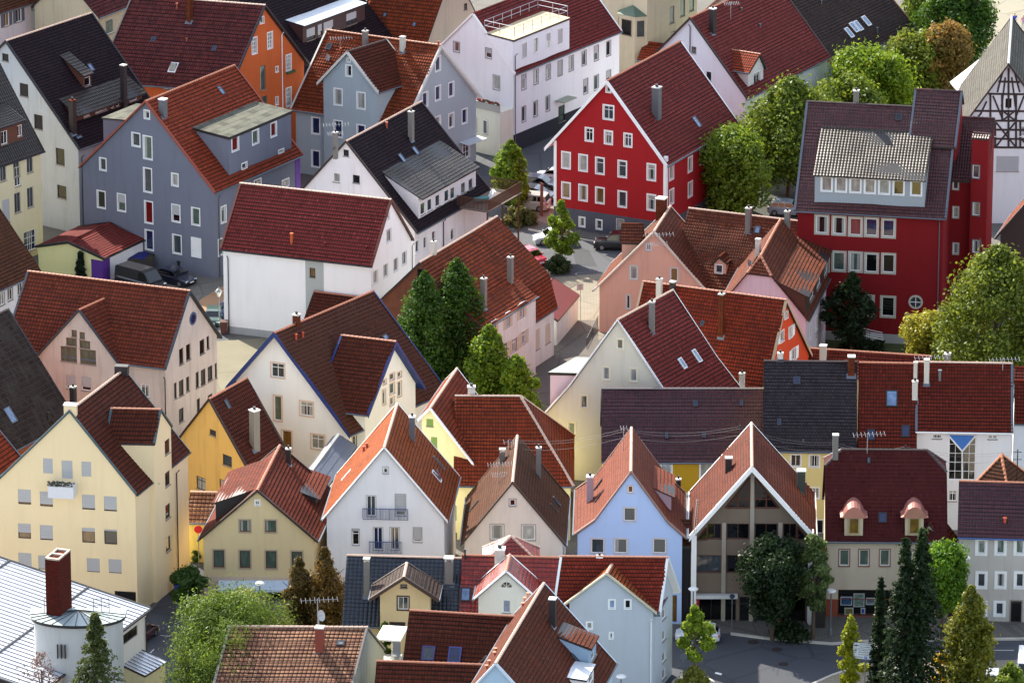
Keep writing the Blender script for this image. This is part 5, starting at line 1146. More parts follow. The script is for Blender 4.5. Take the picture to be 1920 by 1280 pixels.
def strokes(mb, P, ax, up, n_, L, hgt, k, seed):
    rs = random.Random(seed)
    for i in range(k):
        c = P+ax*(L*(i+.5)/k); 
        for j in range(rs.choice((1, 2, 2))):
            a = c+ax*rs.uniform(-.3, .3)*L/k+up*rs.uniform(-.45, .1)*hgt; b = a+ax*rs.uniform(-.35, .35)*L/k+up*rs.uniform(.3, .8)*hgt
            mb.tube([a, (a+b)/2+ax*.15*L/k, b], hgt*.075, 4)
for (px_, y0, y1) in ((1460, 1133, 1168), (1305.5, 1118, 1142)):
    P = wallpt(v, 'g0', (px_, y1)); Q = wallpt(v, 'g0', (px_, y0)); hh = Q.z-P.z
    sg = thing('vertical_shop_sign', 'narrow upright red shop sign with white handwriting, %s of the brown house' % ('right side' if px_ > 1400 else 'left end'), 'sign', (P.x, P.y, P.z)); mb = MB(); mb.box(P-d_*.2+n_*.35, d_*.4, n_*.08, Z(hh)); mb.build('board', plain((190, 24, 28), .5), sg)
    mb = MB(); strokes(mb, P+n_*.45+Z(.15), Z(1), -d_, n_, hh-.3, .2, 8, 4); mb.build('lettering', WHITE, sg)
v.sky(0, (1370, 880), .5, .5, 'dark'); v.chim(0, (1366, 884), 14, 860, C_DARK, cap='slab', flue=False)
v.chim(1, (1502, 920), 17, 884, plain((60, 72, 70), .5), capm=plain((190, 210, 200), .5), flue=False)
mb = MB(); O, du, dv, nn = v.slp(0); A = at_pl((1335, 1040-20), O, nn); 
for i in range(12):
    p = at_pl((1307+i*.4, 1000-i*5.5), O, nn)+nn*.12; mb.tube([p-du*.2, p+du*.2], .025, 4)
mb.tube([at_pl((1303, 1001), O, nn)+nn*.12, at_pl((1309, 937), O, nn)+nn*.12], .03, 4); mb.build('roof_ladder', ZINC, h)
# maroon shop house with two copper dormers
h = house('copper_dormer_house', 'beige shop house with dark plum half hipped roof and two rounded copper dormers', (1548, 1013), 6.7)
SB = stucco((206, 190, 168), .2); PL = tiles((84, 36, 44), (64, 28, 36), row=.36, moss=.2, moss_shade_c=(110, 50, 40), rough=.32)
v = eaves(h, (1547, 1014), (1777, 1016), 6.7, 50, (1600, 842), SB, PL, og=.2, oe=.35, capm=CAPD, hip0=(1.4, .82), hip1=(1.6, .76), barge=DKFR, bargew=.1)
W = dict(kind='wt', sur=plain((150, 110, 92), .7), sw=.1, mul='')
for x in (1583, 1620, 1659, 1702, 1740): v.win('c0', (x, 1045), 18, 30, glass='green', fr=WHITE, **W)
sx = v.win('c0', (1621, 1129), 100, 48, 'b', mul='', glass='black', sill=False, dep=.35); v.win('c0', (1695, 1130), 36, 44, 'b', mul='', glass='grey', sill=False, dep=.3); v.door('c0', (1745, 1140), 26, 50)
v.band('c0', -.2, 1.5, stucco((150, 78, 60), .2)); O_, d_, n_ = v.plane('c0')[:3]
for i, (x, y, a, b, c1, c2) in enumerate(((1586.5, 1127.5, 21, 16, (44, 84, 130), 0), (1610, 1126, 20, 25, (120, 140, 130), 0), (1632, 1128, 17, 13, (120, 124, 140), 0), (1591.5, 1146.5, 16, 13, (120, 110, 60), 0), (1618, 1146, 8, 11, (50, 80, 170), 0))):
    P = wallpt(v, 'c0', (x-a/2, y+b/2)); w_ = a/22; h_ = b/21; q = thing('painting', ('wide blue seascape picture in pale frame in the gallery window', 'tall pale picture with blue figure shape in the gallery window', 'small grey lilac picture in the gallery window', 'small olive picture low in the gallery window', 'tiny bright blue picture on easel low in the gallery window')[i], 'picture', tuple(P-n_*.2), 'pictures in the gallery window')
    mb = MB(); mb.box(P-n_*.2, d_*w_, Z(h_), n_*.04); mb.build('frame', plain((176, 180, 176), .6), q); t = NT('painted_canvas', .7); nz = t.node('ShaderNodeValToRGB'); t.L(t.noise(t.scaled(t.pos(), (3, 3, 5)), 1, 3), nz.inputs[0]); nz.color_ramp.elements[0].position = .35; nz.color_ramp.elements[0].color = dk(S(*c1), .3); nz.color_ramp.elements[1].position = .62; nz.color_ramp.elements[1].color = S(*c1); t.L(nz.outputs[0], t.b.inputs['Base Color'])
    mb = MB(); mb.box(P-n_*.158+d_*.07+Z(.07), d_*(w_-.14), Z(h_-.14), n_*.01); mb.build('canvas', t.m, q)
COPPER = sheetmetal((214, 150, 140), .3, .6)
for x in (1600.5, 1714):
    ci = v.inset_at('c0', (x, 1003)); Oc = v.X(ci, 0, 0); P = at_pl((x, 1003), Oc, n_); z0 = P.z-.1; hw = .75; zt = at_pl((x, 968), Oc, n_).z
    mb = MB(); mb.box(P-d_*hw+Z(-.3), d_*2*hw, -n_*3, Z(zt-P.z+.3)); q = mb.build('dormer', plain((196, 180, 150), .7), h)
    r = MB(); N = 10; pts = [(-1.18, 0), (-.95, .1), (-.8, .35), (-.55, .68), (-.25, .86), (0, .92), (.25, .86), (.55, .68), (.8, .35), (.95, .1), (1.18, 0)]
    top = [P+d_*a*.95+Z(zt-P.z+b)+n_*.25 for a, b in pts]; r.prism(top+[P+d_*.9+Z(zt-P.z-.05)+n_*.25, P-d_*.9+Z(zt-P.z-.05)+n_*.25], -n_*3.2); r.build('dormer_roof', COPPER, q)
    window(v, Oc, d_, n_, (P-Oc).dot(d_)-.42, (P-Oc).dot(d_)+.42, z0+.25, zt-.1, 'b', par=q, dep=-.03, mul='', glass='warm', fr=plain((170, 150, 120), .7), sur=plain((186, 168, 130), .7), sw=.12)
v.sky(0, (1655, 970), .7, .9, 'blue', DARKM); v.sky(0, (1629, 863), .25, .5, 'sky'); v.chim(1, (1567, 842), 12, 816, C_LIGHT, flue=False) if False else v.chim(0, (1566, 862), 12, 817, C_GREY, flue=False); v.antenna(0, (1626, 850), 812, 2.6)
# right edge house
h = house('grey_white_window_house', 'grey beige house with dark maroon roof, blue gutter and white window surrounds, lower right', (1796, 1005), 7.3)
v = eaves(h, (1795, 1006), (1965, 1011), 7.4, 46, (1798, 901), stucco((190, 184, 176), .3), T_PURPLE2, og=.15, oe=.35, capm=CAPR, gut=plain((70, 96, 150), .4))
W = dict(kind='wt', sw=.2, mul='')
for x in (1840, 1876, 1912, 1948): v.win('c0', (x, 1024.5), 14, 25, glass='green', **W); v.win('c0', (x, 1087), 14, 25, glass='grey', **W)
for x in (1840, 1874): v.win('c0', (x, 1140.5), 14, 22, glass='grey', **W)
v.door('c0', (1905, 1147), 20, 42, mat=DARKM, sur=STONE, sw=.1); v.vent(0, (1884, 978), plain((190, 80, 50), .6), .3, .12)
h = house('pyramid_roofed_house', 'small house with brown pyramid roof behind the lower right maroon roof', (1815, 930), 7.5)
v = eaves(h, (1812, 922), (1893, 936), 7.8, 46, (1867, 849), stucco((214, 206, 190), .2), T_OLDBR, og=.3, oe=.3, capm=plain((206, 130, 84), .6), hip0=(2.0, 0), hip1=(2.0, 0))
h = house('side_lean_to', 'narrow old red tiled side roof squeezed between the two lower right maroon roofed houses', (1790, 1000), 5)
v = eaves(h, (1779, 1030), (1797, 1008), 6.0, 50, 1.7, stucco((170, 160, 150), .4), T_OLD, oe=.1, og=.05, gut=False, W2=.4)
# dark sidings between houses
# ------------------------------------------------------------------ front row with coloured roofs
h = house('blue_tiled_house', 'cream house with glossy dark blue tile roof and small yellow gable dormer at the bottom', (643, 1172), 5.5)
CY = stucco((226, 206, 160), .15)
v = eaves(h, (641, 1172), (859, 1178), 5.5, 46, (650, 1040), CY, T_BLUE, og=.15, oe=.4, capm=CAPL)
c = v.cross('c0', [(693, 1123), (757, 1082), (822, 1124)], None, CY, T_GREY2 if False else tiles((100, 84, 84), (76, 62, 64), row=.36, moss=.3, rough=.4), far=(763, 1054), og=.9, oe=.75, barge=DKFR, bargew=.22, under=DKFR, capm=CAPL)
c.win('g0', (756, 1130), 20, 24, 'b', mul='v', fr=WHITE, sur=DKFR, sw=.1, glass='grey'); c.win('g0', (757, 1098), 13, 7, 'b', mul='', glass='dark'); c.win('g0', (745, 1174), 26, 14, 'b', mul='x', sur=DKFR, sw=.08)
v.chim(0, (688, 1116), 12, 1053, C_GREY, cap='hood'); v.chim(0, (842, 1093), 17, 1052, C_GREY, cap='hood')
h = house('glossy_red_house', 'white fronted house with glossy red roof, fan window gable and tall cream chimney', (857, 1180), 5.5)
GR_ = tiles((172, 56, 48), (142, 46, 40), row=.4, colw=.34, moss=.05, rough=.26, spec=.45, joint_dark=.6)
v = eaves(h, (858, 1181), (1051, 1186), 5.5, 46, (870, 1040), stucco((226, 224, 210), .06), GR_, og=.02, oe=.4, capm=CAPR)
c = v.cross('c0', [(888, 1123), (949, 1071), (1010, 1125)], None, stucco((226, 226, 214), .05), GR_, far=(956, 1039), og=.35, oe=.35, capm=CAPR, barge=WHITE, bargew=.06)
c.win('g0', (950, 1136), 15, 24, 'w', mul='', glass='sky'); P = wallpt(c, 'g0', (950, 1100)); d_ = c.cd; n_ = c.ng0; mb = MB()
for i in range(8):
    t0, t1 = 3.1416*i/8, 3.1416*(i+1)/8; mb.face([P+n_*.03, P+n_*.03+d_*.42*math.cos(t0)+Z(.42*math.sin(t0)), P+n_*.03+d_*.42*math.cos(t1)+Z(.42*math.sin(t1))], n_)
    if i in (2, 4, 6): mb.tube([P+n_*.05, P+n_*.05+d_*.42*math.cos(t0)+Z(.42*math.sin(t0))], .02, 4, 1)
mb.build('fan_window', [glassm('black'), WHITE], h)
v.chim(0, (937, 1064), 20, 1031, C_LIGHT, cap='slab', capm=WHITE); v.sky(0, (873, 1114), .8, 1.2, 'sky', DARKM); v.vent(0, (872, 1047), DARKM, .7, .07)
h = house('red_hip_wing', 'small red hipped roof peak rising behind the glossy red roof', (912, 1050), 6)
v = eaves(h, (905, 1057), (1012, 1057), 6.5, 42, (960, 1004), stucco((220, 214, 200), .1), GR_, og=.2, oe=.2, capm=CAPL, hip0=(2.3, 0), hip1=(2.3, 0), gut=False)
h = house('pale_blue_grey_house', 'pale blue grey house with brick red roof and bright orange cross gable, bottom centre right', (1240, 1150), 7)
PB = stucco((178, 186, 194), .1); RB_ = tiles((156, 60, 46), (126, 46, 38), row=.3, moss=.08, rough=.5, hump=.01); OR_ = tiles((180, 94, 60), (156, 78, 48), row=.33, moss=.04, rough=.5)
v = gable(h, [(1238, 1151), (1253, 1044), (1275, 1108)], 7, far=(1051, 1042), wall=PB, roof=RB_, og=.5, oe=.3, capm=CAPR, under=WHITE, square=False, barge=WHITE, bargew=.1)
c = v.cross('c0', [(1058, 1133), (1137, 1075), (1232, 1150)], None, PB, OR_, far=(1155, 1043), og=.3, oe=.35, capm=CAPL, barge=plain((190, 186, 160), .6), bargew=.1)
W = dict(kind='wt', sw=.08, mul='')
for p, a, b, g_ in (((1147.4, 1132), 11, 16, 'sky'), ((1177, 1132), 11, 16, 'dark'), ((1146, 1191), 6, 11, 'grey'), ((1105, 1172), 10, 12, 'curt')): c.win('g0', p, a, b, glass=g_, **W)
for y in (1150, 1190, 1230, 1262): v.win('g0', (1245, y), 6, 18, 'w', mul='', glass='curt')
c.chim(0, (1124, 1073), 12, 1045, C_LIGHT, cap='slab', capm=WHITE); c.pipe('g0', (1221, 1158), 0, None, WHITE)
# big brown roof
h = house('brown_wing_house', 'house with large brown and orange roof, side wings and metal dormers at the bottom edge', (870, 1300), 8)
BT = tiles((116, 56, 38), (92, 46, 34), row=.33, moss=.2, moss_shade_c=(70, 48, 40), rough=.5)
v = gable(h, [(872, 1303), (929, 1243), (1070, 1398)], 10.5, 7, far=(1020, 1092), wall=stucco((170, 196, 216), .05), roof=BT, og=.15, oe=.3, capm=CAPL, barge=plain((200, 214, 226), .5), bargew=.14, square=True)
v.chim(1, (1036, 1172), 13, 1124, C_DARK, capm=WHITE, flue=False); MT = plain((150, 176, 200), .5)
v.shed('c1', (1109, 1216), (1124, 1192), (1113, 1240), 18, MT, BT, ov=.25, oe=.05, wins=[((1112, 1228), 6, 14, 'w', dict(mul='')), ((1119, 1215), 6, 14, 'w', dict(mul=''))])
v.shed('c1', (1100, 1268), (1117, 1252), (1106, 1290), 5, WHITE, sheetmetal((214, 218, 224), .4, .3), ov=.15, oe=.05, row=9, wins=[((1108, 1272), 8, 14, 'w', dict(mul=''))])
for p in ((990, 1118), (984, 1127), (980, 1137), (929, 1222), (927, 1229), (917, 1245), (912, 1254)): v.vent(0, p, plain((206, 130, 96), .6), .25, .1)
v.sky(1, (1082, 1238), .4, 1.3, 'grey'); v.sky(0, (905, 1238), .3, 1.0, 'grey')
w1 = eaves(h, (754, 1247), (982, 1261), 7.5, 46, (768, 1143), stucco((200, 190, 170), .1), T_DKBROWN, og=.1, oe=.3, capm=CAPR)
w1.sky(0, (803, 1224), 1.0, 1.2, 'grey', plain((70, 66, 120), .4)); w1.sky(0, (852.6, 1227), 1.0, 1.3, 'blue', plain((70, 76, 140), .4))
w2 = eaves(h, (698, 1335), (945, 1344), 6.5, 46, (712, 1238), stucco((200, 190, 170), .1), T_DKBROWN, og=.1, oe=.3, capm=CAPR)
# checkered roof
h = house('checkered_roof_house', 'low house with pale and plum checkered tile roof and weathered grey gable at the bottom', (650, 1330), 4)
v = gable(h, [(650, 1330), (690, 1175), (722, 1216)], 6.6, 6.5, far=(430, 1173), wall=stucco((150, 158, 150), .5), roof=T_CHECK, og=.08, oe=.15, capm=CAPL, barge=C_GREY, bargew=.1, square=False)
v.chim(0, (600, 1222), 16, 1178, plain((130, 60, 46), .8), cap='slab', flue=False); v.sky(0, (638.5, 1205), .6, .5, 'curt'); v.dish(0, (598, 1177), .45, 1.0); v.antenna(0, (596, 1185), 1122, 2.8)
# metal roofed building with round stair tower
h = house('metal_roofed_building', 'white building with striped standing seam metal roof, rounded front and tall brick chimney, bottom left', (250, 1180), 0, cat='building')
MR = sheetmetal((206, 210, 218), .32, .35); zE = 7.0
A = at_z((283, 1139), zE); B = at_z((222, 1185), zE); ee = (A-B); ee.z = 0; ee.normalize(); cdv = Vector((ee.y, -ee.x, 0)); cdv = cdv if cdv.x > 0 else -cdv
Wd, Ln = 22.0, 19.5; P0 = A-ee*Ln-cdv*Wd
v = Vol(h, P0, cdv, ee, Ln, [(0, zE+Wd*math.tan(R(10))), (Wd, zE)], stucco((214, 210, 204), .1), MR, row=50, og=.3, oe=.3, cap=False, gut=DARKM, th=.3, barge=DARKM, bargew=.25)
for i in range(0, 1): v.win('c1', (240, 1193), 36, 19, 'b', mul='', grid=(4, 1), glass='dark', sill=False)
mb = MB(); e = .4
while e < Ln-.2: a = v.X(0, e, zE+Wd*math.tan(R(10))+.04); b = v.X(Wd, e, zE+.04); mb.box(a-v.ee*.016, v.ee*.032, b-a, Z(.045)); e += .62
mb.build('standing_seams', plain((70, 74, 84), .5), h)
for q in (5.5, 12.5):
    mb = MB(); a = v.X(Wd-q, .2, v.pz(Wd-q)+.05); mb.box(a, v.cd*.14-Z(.14*math.tan(R(10))), v.ee*(Ln-.4), Z(.06)); mb.build('roof_batten', DARKM, h)
v.pipe('c1', (271, 1150), 0, None, DARKM)
zt = 10.9; C0 = at_z((148, 1243), 7.0); C0.z = zt; rT = 3.5; mb = MB(); rg = []
for k in range(25):
    t = math.pi*(1+k/24); rg.append(C0+Vector((math.cos(t)*rT*.97, math.sin(t)*rT*.62, 0)))
ring = [Vector((p.x, p.y, -.2)) for p in rg]+[Vector((rg[-1].x, rg[-1].y+1.2, -.2)), Vector((rg[0].x, rg[0].y+1.2, -.2))]
mb.prism(ring, Z(zt+.2)); mb.build('round_front', stucco((190, 190, 188), .2), h)
mb = MB(); rg2 = [C0+(Vector((p.x, p.y, 0))-Vector((C0.x, C0.y, 0)))*1.09+Z(0) for p in rg]; rg2 = [Vector((p.x, p.y, zt)) for p in rg2]; rg2 += [rg2[-1]+Vector((0, 1.5, 0)), rg2[0]+Vector((0, 1.5, 0))]
mb.prism([p+Z(.004)-Z(.12) for p in rg2], Z(.22), 1); cen = C0+Vector((0, .9, .18))
for a, b in zip(rg2, rg2[1:]+rg2[:1]): mb.face([a+Z(.12), b+Z(.12), cen], Z(1), 0)
for k in range(0, 25, 2): mb.tube([rg2[k]+Z(.15), cen+Z(.02)], .03, 4, 1)
mb.build('round_roof', [plain((150, 164, 166), .55, .2, name='grey_sheet'), DARKM], h)
CB_ = tiles((118, 44, 34), (84, 34, 30), row=.09, colw=.24, moss=.2, moss_shade_c=(60, 34, 30), rough=.85, hump=.005)
Pc = C0+Vector((-1.45, .9, 0)); zc = up_z(Pc, 1040)-zt; mb = MB(); a = Vector((.62, -.28, 0)).normalized() if False else Vector((1, -.35, 0)).normalized(); b = Vector((-a.y, a.x, 0))
mb.box(Pc-a*.6-b*1.2, a*1.15, b*2.3, Z(zc)); o = mb.build('chimney', CB_, h); mb = MB()
for q in (-1.2, -.15, .9): mb.box(Pc-a*.6+b*q+Z(zc), a*1.15, b*.2, Z(.14))
for q in (-.6, .42): mb.box(Pc+a*q-b*1.2+Z(zc+.003), a*.13, b*2.3, Z(.14))
mb.build('chimney_rim', plain((196, 180, 160), .8), o)
mb = MB()
for q in (-2.6, -2.0, -1.4, 1.2, 1.8, 2.4): mb.tube([C0+Vector((q, .5, .1)), C0+Vector((q, .5, 1.3))], .03, 4)
for zz in (.7, 1.25): mb.tube([C0+Vector((-2.6, .5, zz)), C0+Vector((-1.4, .5, zz))], .025, 4); mb.tube([C0+Vector((1.2, .5, zz)), C0+Vector((2.4, .5, zz))], .025, 4)
mb.build('roof_railing', plain((120, 124, 130), .5), h); mb = MB()
for q in (-.12, 0, .12): mb.box(Vector((C0.x-1.2+q*2.4, C0.y-rT*.62+.12, zt-2.6)), Vector((.09, 0, 0)), Vector((0, -.25, 0)), Z(1.1))
mb.build('vent_slots', DARKM, h)
h = house('metal_roofed_shed', 'small shed with pale striped metal roof beside the metal roofed building at the bottom left', (290, 1245), 3, cat='shed')
v = eaves(h, (272, 1266), (313, 1240), 3.2, 14, 2.4, stucco((220, 210, 170), .2), MR, row=50, og=.1, oe=.1, cap=False, gut=False); mb = MB()
e = .3
while e < v.L: a = v.X(0, e, v.prof[0][1]+.05); b = v.X(v.prof[1][0], e, v.prof[1][1]+.05); mb.box(a, v.ee*.04, b-a, Z(.04)); e += .5
mb.build('standing_seams', DARKM, h)

h = house('dark_boarded_annex', 'tall black boarded passage wall between light blue house and brown framed house', (1266, 1030), 7, cat='annex')
v = eaves(h, (1268, 1024), (1296, 1024), 6.6, 30, 2.5, plain((30, 27, 28), .8, name='black_boards'), T_OLDBR, og=.0, oe=.05, gut=False, cap=False); mb = MB()
O_, d_, n_ = v.plane('c0')[:3]
for i in range(7): mb.box(O_+d_*(.1+i*.19)+Z(0), d_*.05, n_*.04, Z(6.3))
mb.build('board_battens', plain((22, 20, 21), .8), h)
h = house('dark_gap_annex', 'dark recessed annex between brown framed house and copper dormer house', (1532, 1050), 5, cat='annex')
v = eaves(h, (1530, 1070), (1549, 1070), 5.0, 35, 2.5, plain((44, 38, 36), .8), T_OLD, og=.0, oe=.1, gut=False, cap=False)

h = house('timber_edge_house', 'dark timbered house with orange tiled roof cut by the right edge above the big tree', (1868, 440), 7)
v = gable(h, [(1866, 446), (1955, 345), (2045, 450)], 7.5, far=(1985, 300), wall=plain((64, 46, 42), .8), roof=T_TERRA, og=.5, oe=.4, capm=CAPR, barge=DKFR)
# ================================================================== vehicles
def paint(c, metal=.0): 
    k = ('car', c)
    if k in MATS: return MATS[k]
    t = NT('car_paint', .32); t.b.inputs['Base Color'].default_value = S(*c); t.b.inputs['Coat Weight'].default_value = .8; t.b.inputs['Coat Roughness'].default_value = .06; t.b.inputs['Metallic'].default_value = metal
    MATS[k] = t.m; return t.m
TYRE = plain((22, 22, 23), .85); RIM = plain((150, 152, 156), .35, .7); CGL = glassm('black'); LAMP = plain((220, 224, 228), .15); TAIL = plain((170, 16, 20), .25)
SHAPES = {  # x from rear(0) to front(1), z in fraction of height: lower outline top and roof outline
 'hatch': dict(L=4.0, W=1.72, H=1.48, belt=[(0, .58), (.08, .64), (.3, .64), (.68, .62), (.95, .52), (1, .40)], roof=[(.03, .66), (.10, .93), (.22, 1), (.50, .99), (.60, .93), (.76, .62)]),
 'suv': dict(L=4.4, W=1.84, H=1.70, belt=[(0, .58), (.05, .62), (.3, .62), (.70, .61), (.95, .54), (1, .42)], roof=[(.02, .63), (.06, .93), (.14, 1), (.52, .99), (.62, .92), (.76, .61)]),
 'saloon': dict(L=4.5, W=1.78, H=1.44, belt=[(0, .60), (.1, .66), (.3, .66), (.68, .62), (.95, .52), (1, .40)], roof=[(.12, .66), (.24, .93), (.33, 1), (.52, .99), (.60, .93), (.75, .62)]),
 'van': dict(L=5.2, W=1.95, H=2.1, belt=[(0, .50), (.04, .52), (.3, .52), (.78, .50), (.97, .44), (1, .34)], roof=[(.005, .52), (.02, .95), (.05, 1), (.66, 1), (.74, .94), (.88, .51)])}
def car(name, label, cen, dirpx, shape, col, cat='car', group='parked cars', sc=1.0, z=0.0):
    sp = SHAPES[shape]; L, Wd, H = sp['L']*sc, sp['W']*sc, sp['H']*sc; C = at_z(cen, z); D = at_z((cen[0]+dirpx[0], cen[1]+dirpx[1]), z)-C; D.z = 0; D.normalize(); Sd = Vector((-D.y, D.x, 0)); g = .2
    t = thing(name, label, cat, tuple(C), group)
    P = lambda x, y, zz: C+D*((x-.5)*L)+Sd*y+Z(zz)
    belt = [(x, h*H) for x, h in sp['belt']]; roof = [(x, h*H) for x, h in sp['roof']]
    def bz(x):
        for (a, za), (b, zb) in zip(belt, belt[1:]):
            if x <= b: return za+(zb-za)*(x-a)/(b-a)
        return belt[-1][1]
    mb = MB(); hw = Wd/2
    xs = sorted(set([0, .04, .96, 1]+[x for x, _ in belt]+[.1, .2, .3, .4, .5, .6, .7, .8, .9]))
    wd = lambda x: hw*(1-.10*max(0, (.06-x)/.06)**2-.14*max(0, (x-.9)/.1)**2)
    secs = []
    for x in xs:
        w_ = wd(x); b = bz(x); lo = g+(.12 if x in (0, 1) else 0)
        secs.append([P(x, -w_*.94, lo), P(x, -w_, lo+.18), P(x, -w_, b-.14), P(x, -w_*.93, b), P(x, -w_*.5, b+.03), P(x, w_*.5, b+.03), P(x, w_*.93, b), P(x, w_, b-.14), P(x, w_, lo+.18), P(x, w_*.94, lo)])
    for A, B in zip(secs, secs[1:]):
        for k in range(9): mb.face([A[k], B[k], B[k+1], A[k+1]], (A[k]+B[k+1])/2-(C+Z(H*.35)+D*((A[0]-C).dot(D))))
    mb.face(secs[0], -D); mb.face(secs[-1], D); mb.face([P(0, -hw*.9, g), P(1, -hw*.9, g), P(1, hw*.9, g), P(0, hw*.9, g)], Z(-1))
    # cabin pillars and roof
    rs = [(x, zz, hw*(.97-.26*max(0, (zz/H-.6)))) for x, zz in roof]
    for (x0, z0, w0), (x1, z1, w1) in zip(rs, rs[1:]):
        mb.face([P(x0, -w0, z0), P(x0, w0, z0), P(x1, w1, z1), P(x1, -w1, z1)], Z(1) if z1 > .9*H or z0 > .9*H else (D if x1 > .5 else -D))
    for sgn in (-1, 1):
        pts = [P(x, sgn*w_, zz) for x, zz, w_ in rs]; mb.face(pts, Sd*sgn)
    mb.build('body', paint(col), t, smooth=False)
    # glass
    gb = MB(); o = .012
    fx = rs[-2], rs[-1]; rx = rs[0], rs[1]
    for (x0, z0, w0), (x1, z1, w1), nn in ((fx[0], fx[1], D), (rx[0], rx[1], -D)):
        A = P(x0, -w0*.88, z0); B = P(x0, w0*.88, z0); C2 = P(x1, w1*.9, z1); D2 = P(x1, -w1*.9, z1); A, B, C2, D2 = [q+nn*o+Z(o) for q in (A.lerp(D2, .06), B.lerp(C2, .06), C2.lerp(B, .1), D2.lerp(A, .1))]; gb.face([A, B, C2, D2], nn); gb.build('windscreen' if nn is D else 'rear_window', CGL, t); gb = MB()
    zl = max(bz(.4), rs[0][1])+.03; zu = H*.92; xa = rs[1][0]+.04; xb = rs[-2][0]; w_u = hw*(.97-.26*(zu/H-.6)); w_l = hw*(.97-.26*(max(zl/H-.6, 0)))
    xf = rs[-1][0]-.035; xr = rs[0][0]+.05
    for sgn in (-1, 1):
        gb = MB(); segs = ((xr, xa, xa+.13, xa+.13), (xa+.15, xa+.15, (xa+xb)/2+.06, (xa+xb)/2+.06), ((xa+xb)/2+.08, (xa+xb)/2+.08, xb, xf)) if shape != 'van' else ((xb-.14, xb-.14, xb, xf),)
        for a, b, c_, d_ in segs: gb.face([P(a, sgn*(w_l+o), zl), P(b, sgn*(w_u+o), zu), P(c_, sgn*(w_u+o), zu), P(d_, sgn*(w_l+o), zl)], Sd*sgn)
        gb.build('side_window', CGL, t)
    for x in (.18, .81):
        for sgn in (-1, 1):
            c = P(x, sgn*(hw-.10), .32*sc); mb = MB(); rr = .32*sc
            mb.tube([c-Sd*sgn*.1, c+Sd*sgn*.105], rr, 18); wo = mb.build('wheel', TYRE, t); m2 = MB(); m2.tube([c+Sd*sgn*.1, c+Sd*sgn*.12], rr*.62, 14); m2.build('rim', RIM, wo)
    for sgn in (-1, 1):
        mb = MB(); mb.box(P(.975, sgn*hw*.72-.17*sgn, bz(.96)-.20)-Z(0), D*(.02*L), Sd*sgn*.32, Z(.15)); mb.build('headlight', LAMP, t)
        mb = MB(); mb.box(P(-.004, sgn*hw*.78-.1*sgn, bz(0)-.22), D*.1, Sd*sgn*.24, Z(.2)); mb.build('tail_light', TAIL, t)
        mb = MB(); mb.box(P(xf-.02, sgn*hw*.95, zl-.02), D*.12, Sd*sgn*.2, Z(.13)); mb.build('wing_mirror', paint(col), t)
    for x, nn in ((1.0, D), (0, -D)):
        mb = MB(); mb.box(P(x, -.26, g+.2)+nn*.0, Sd*.52, nn*.03, Z(.11)); mb.build('number_plate', WHITE, t)
    return t
car('parked_car', 'pale beige off road car with white roof parked beside the small leafy tree', (990, 391), (-50, -4), 'suv', (170, 170, 162))
car('parked_car', 'black car directly behind the pale beige off road car', (1003, 374), (55, 5), 'saloon', (22, 24, 34))
car('parked_car', 'dark blue car half hidden by the corner of the red house, third in the row', (1012, 355), (55, 5), 'hatch', (24, 30, 52))
car('parked_car', 'white car farthest back in the row beside the red house', (1040, 340), (-50, -4), 'hatch', (206, 208, 206))
car('parked_car', 'silver hatchback half hidden by the slim tree in the square', (1038, 455), (-64, 4), 'hatch', (170, 174, 178))
car('parked_car', 'black off road car parked in front of the red house grey base', (1156, 466), (-60, -2), 'suv', (16, 17, 22))
car('parked_car', 'small red car showing its nose beside the long terracotta roof', (994, 492), (40, 16), 'hatch', (176, 22, 44), sc=.95)
car('delivery_van', 'black delivery van parked beside the pale yellow garage', (264, 540), (90, 24), 'van', (14, 14, 20), 'van')
car('parked_car', 'dark blue car parked between black van and grey house wall', (326, 529), (84, 20), 'saloon', (18, 22, 44))
car('parked_car', 'dark green small car beside the old street lantern', (401, 604), (-6, 20), 'hatch', (44, 70, 62), sc=.9)
car('parked_car', 'blue car nose peeping out behind the blank white wall', (434, 590), (-14, 20), 'hatch', (24, 44, 92))
car('parked_car', 'small white car behind the round tree on the bottom street', (1308, 1199), (-72, -2), 'hatch', (204, 208, 212), sc=.9)
car('parked_car', 'dark red car in the shaded lane beside the cream apartment house', (262, 1199), (40, -30), 'hatch', (70, 14, 22))
car('parked_car', 'silver blue car facing the camera in the lower right corner', (1853, 1290), (-4, 30), 'saloon', (184, 190, 204))
car('white_van', 'white van cut by the right edge in the lower right corner', (1928, 1275), (-2, 30), 'van', (226, 228, 228), 'van')
car('parked_car', 'pale car in the shade under the dark wide tree', (1478, 402), (50, 3), 'hatch', (150, 160, 170))
# ================================================================== street furniture and small things
def lamp(label, base, top, kind='lantern', name='street_lamp'):
    B = at_z(base); zt = up_z(B, top); t = thing(name, label, 'street lamp', (B.x, B.y, 0), 'street lamps'); pm = plain((120, 124, 128), .4, .5)
    mb = MB(); hgt = zt-(.95 if kind == 'lantern' else .2); mb.lathe(B, [(.16, 0), (.14, .5), (.07, .6), (.055, hgt)], 8); mb.build('pole', pm, t)
    if kind == 'lantern':
        mb = MB(); mb.lathe(B+Z(hgt), [(.12, 0), (.3, .5), (.3, .52)], 6); mb.build('lamp_glass', plain((196, 200, 190), .2), t)
        mb = MB(); mb.lathe(B+Z(hgt+.52), [(.38, 0), (.2, .18), (.08, .26), (.1, .34), (.0, .44)], 6); mb.build('lamp_top', pm, t)
    else:
        mb = MB(); mb.lathe(B+Z(hgt), [(.05, -.05), (.36, .05), (.42, .14), (.3, .24), (0, .27)], 14); mb.build('lamp_head', plain((226, 226, 226), .3), t)
lamp('old style glass lantern on a pole between pink house and blank white wall', (411, 610), 538)
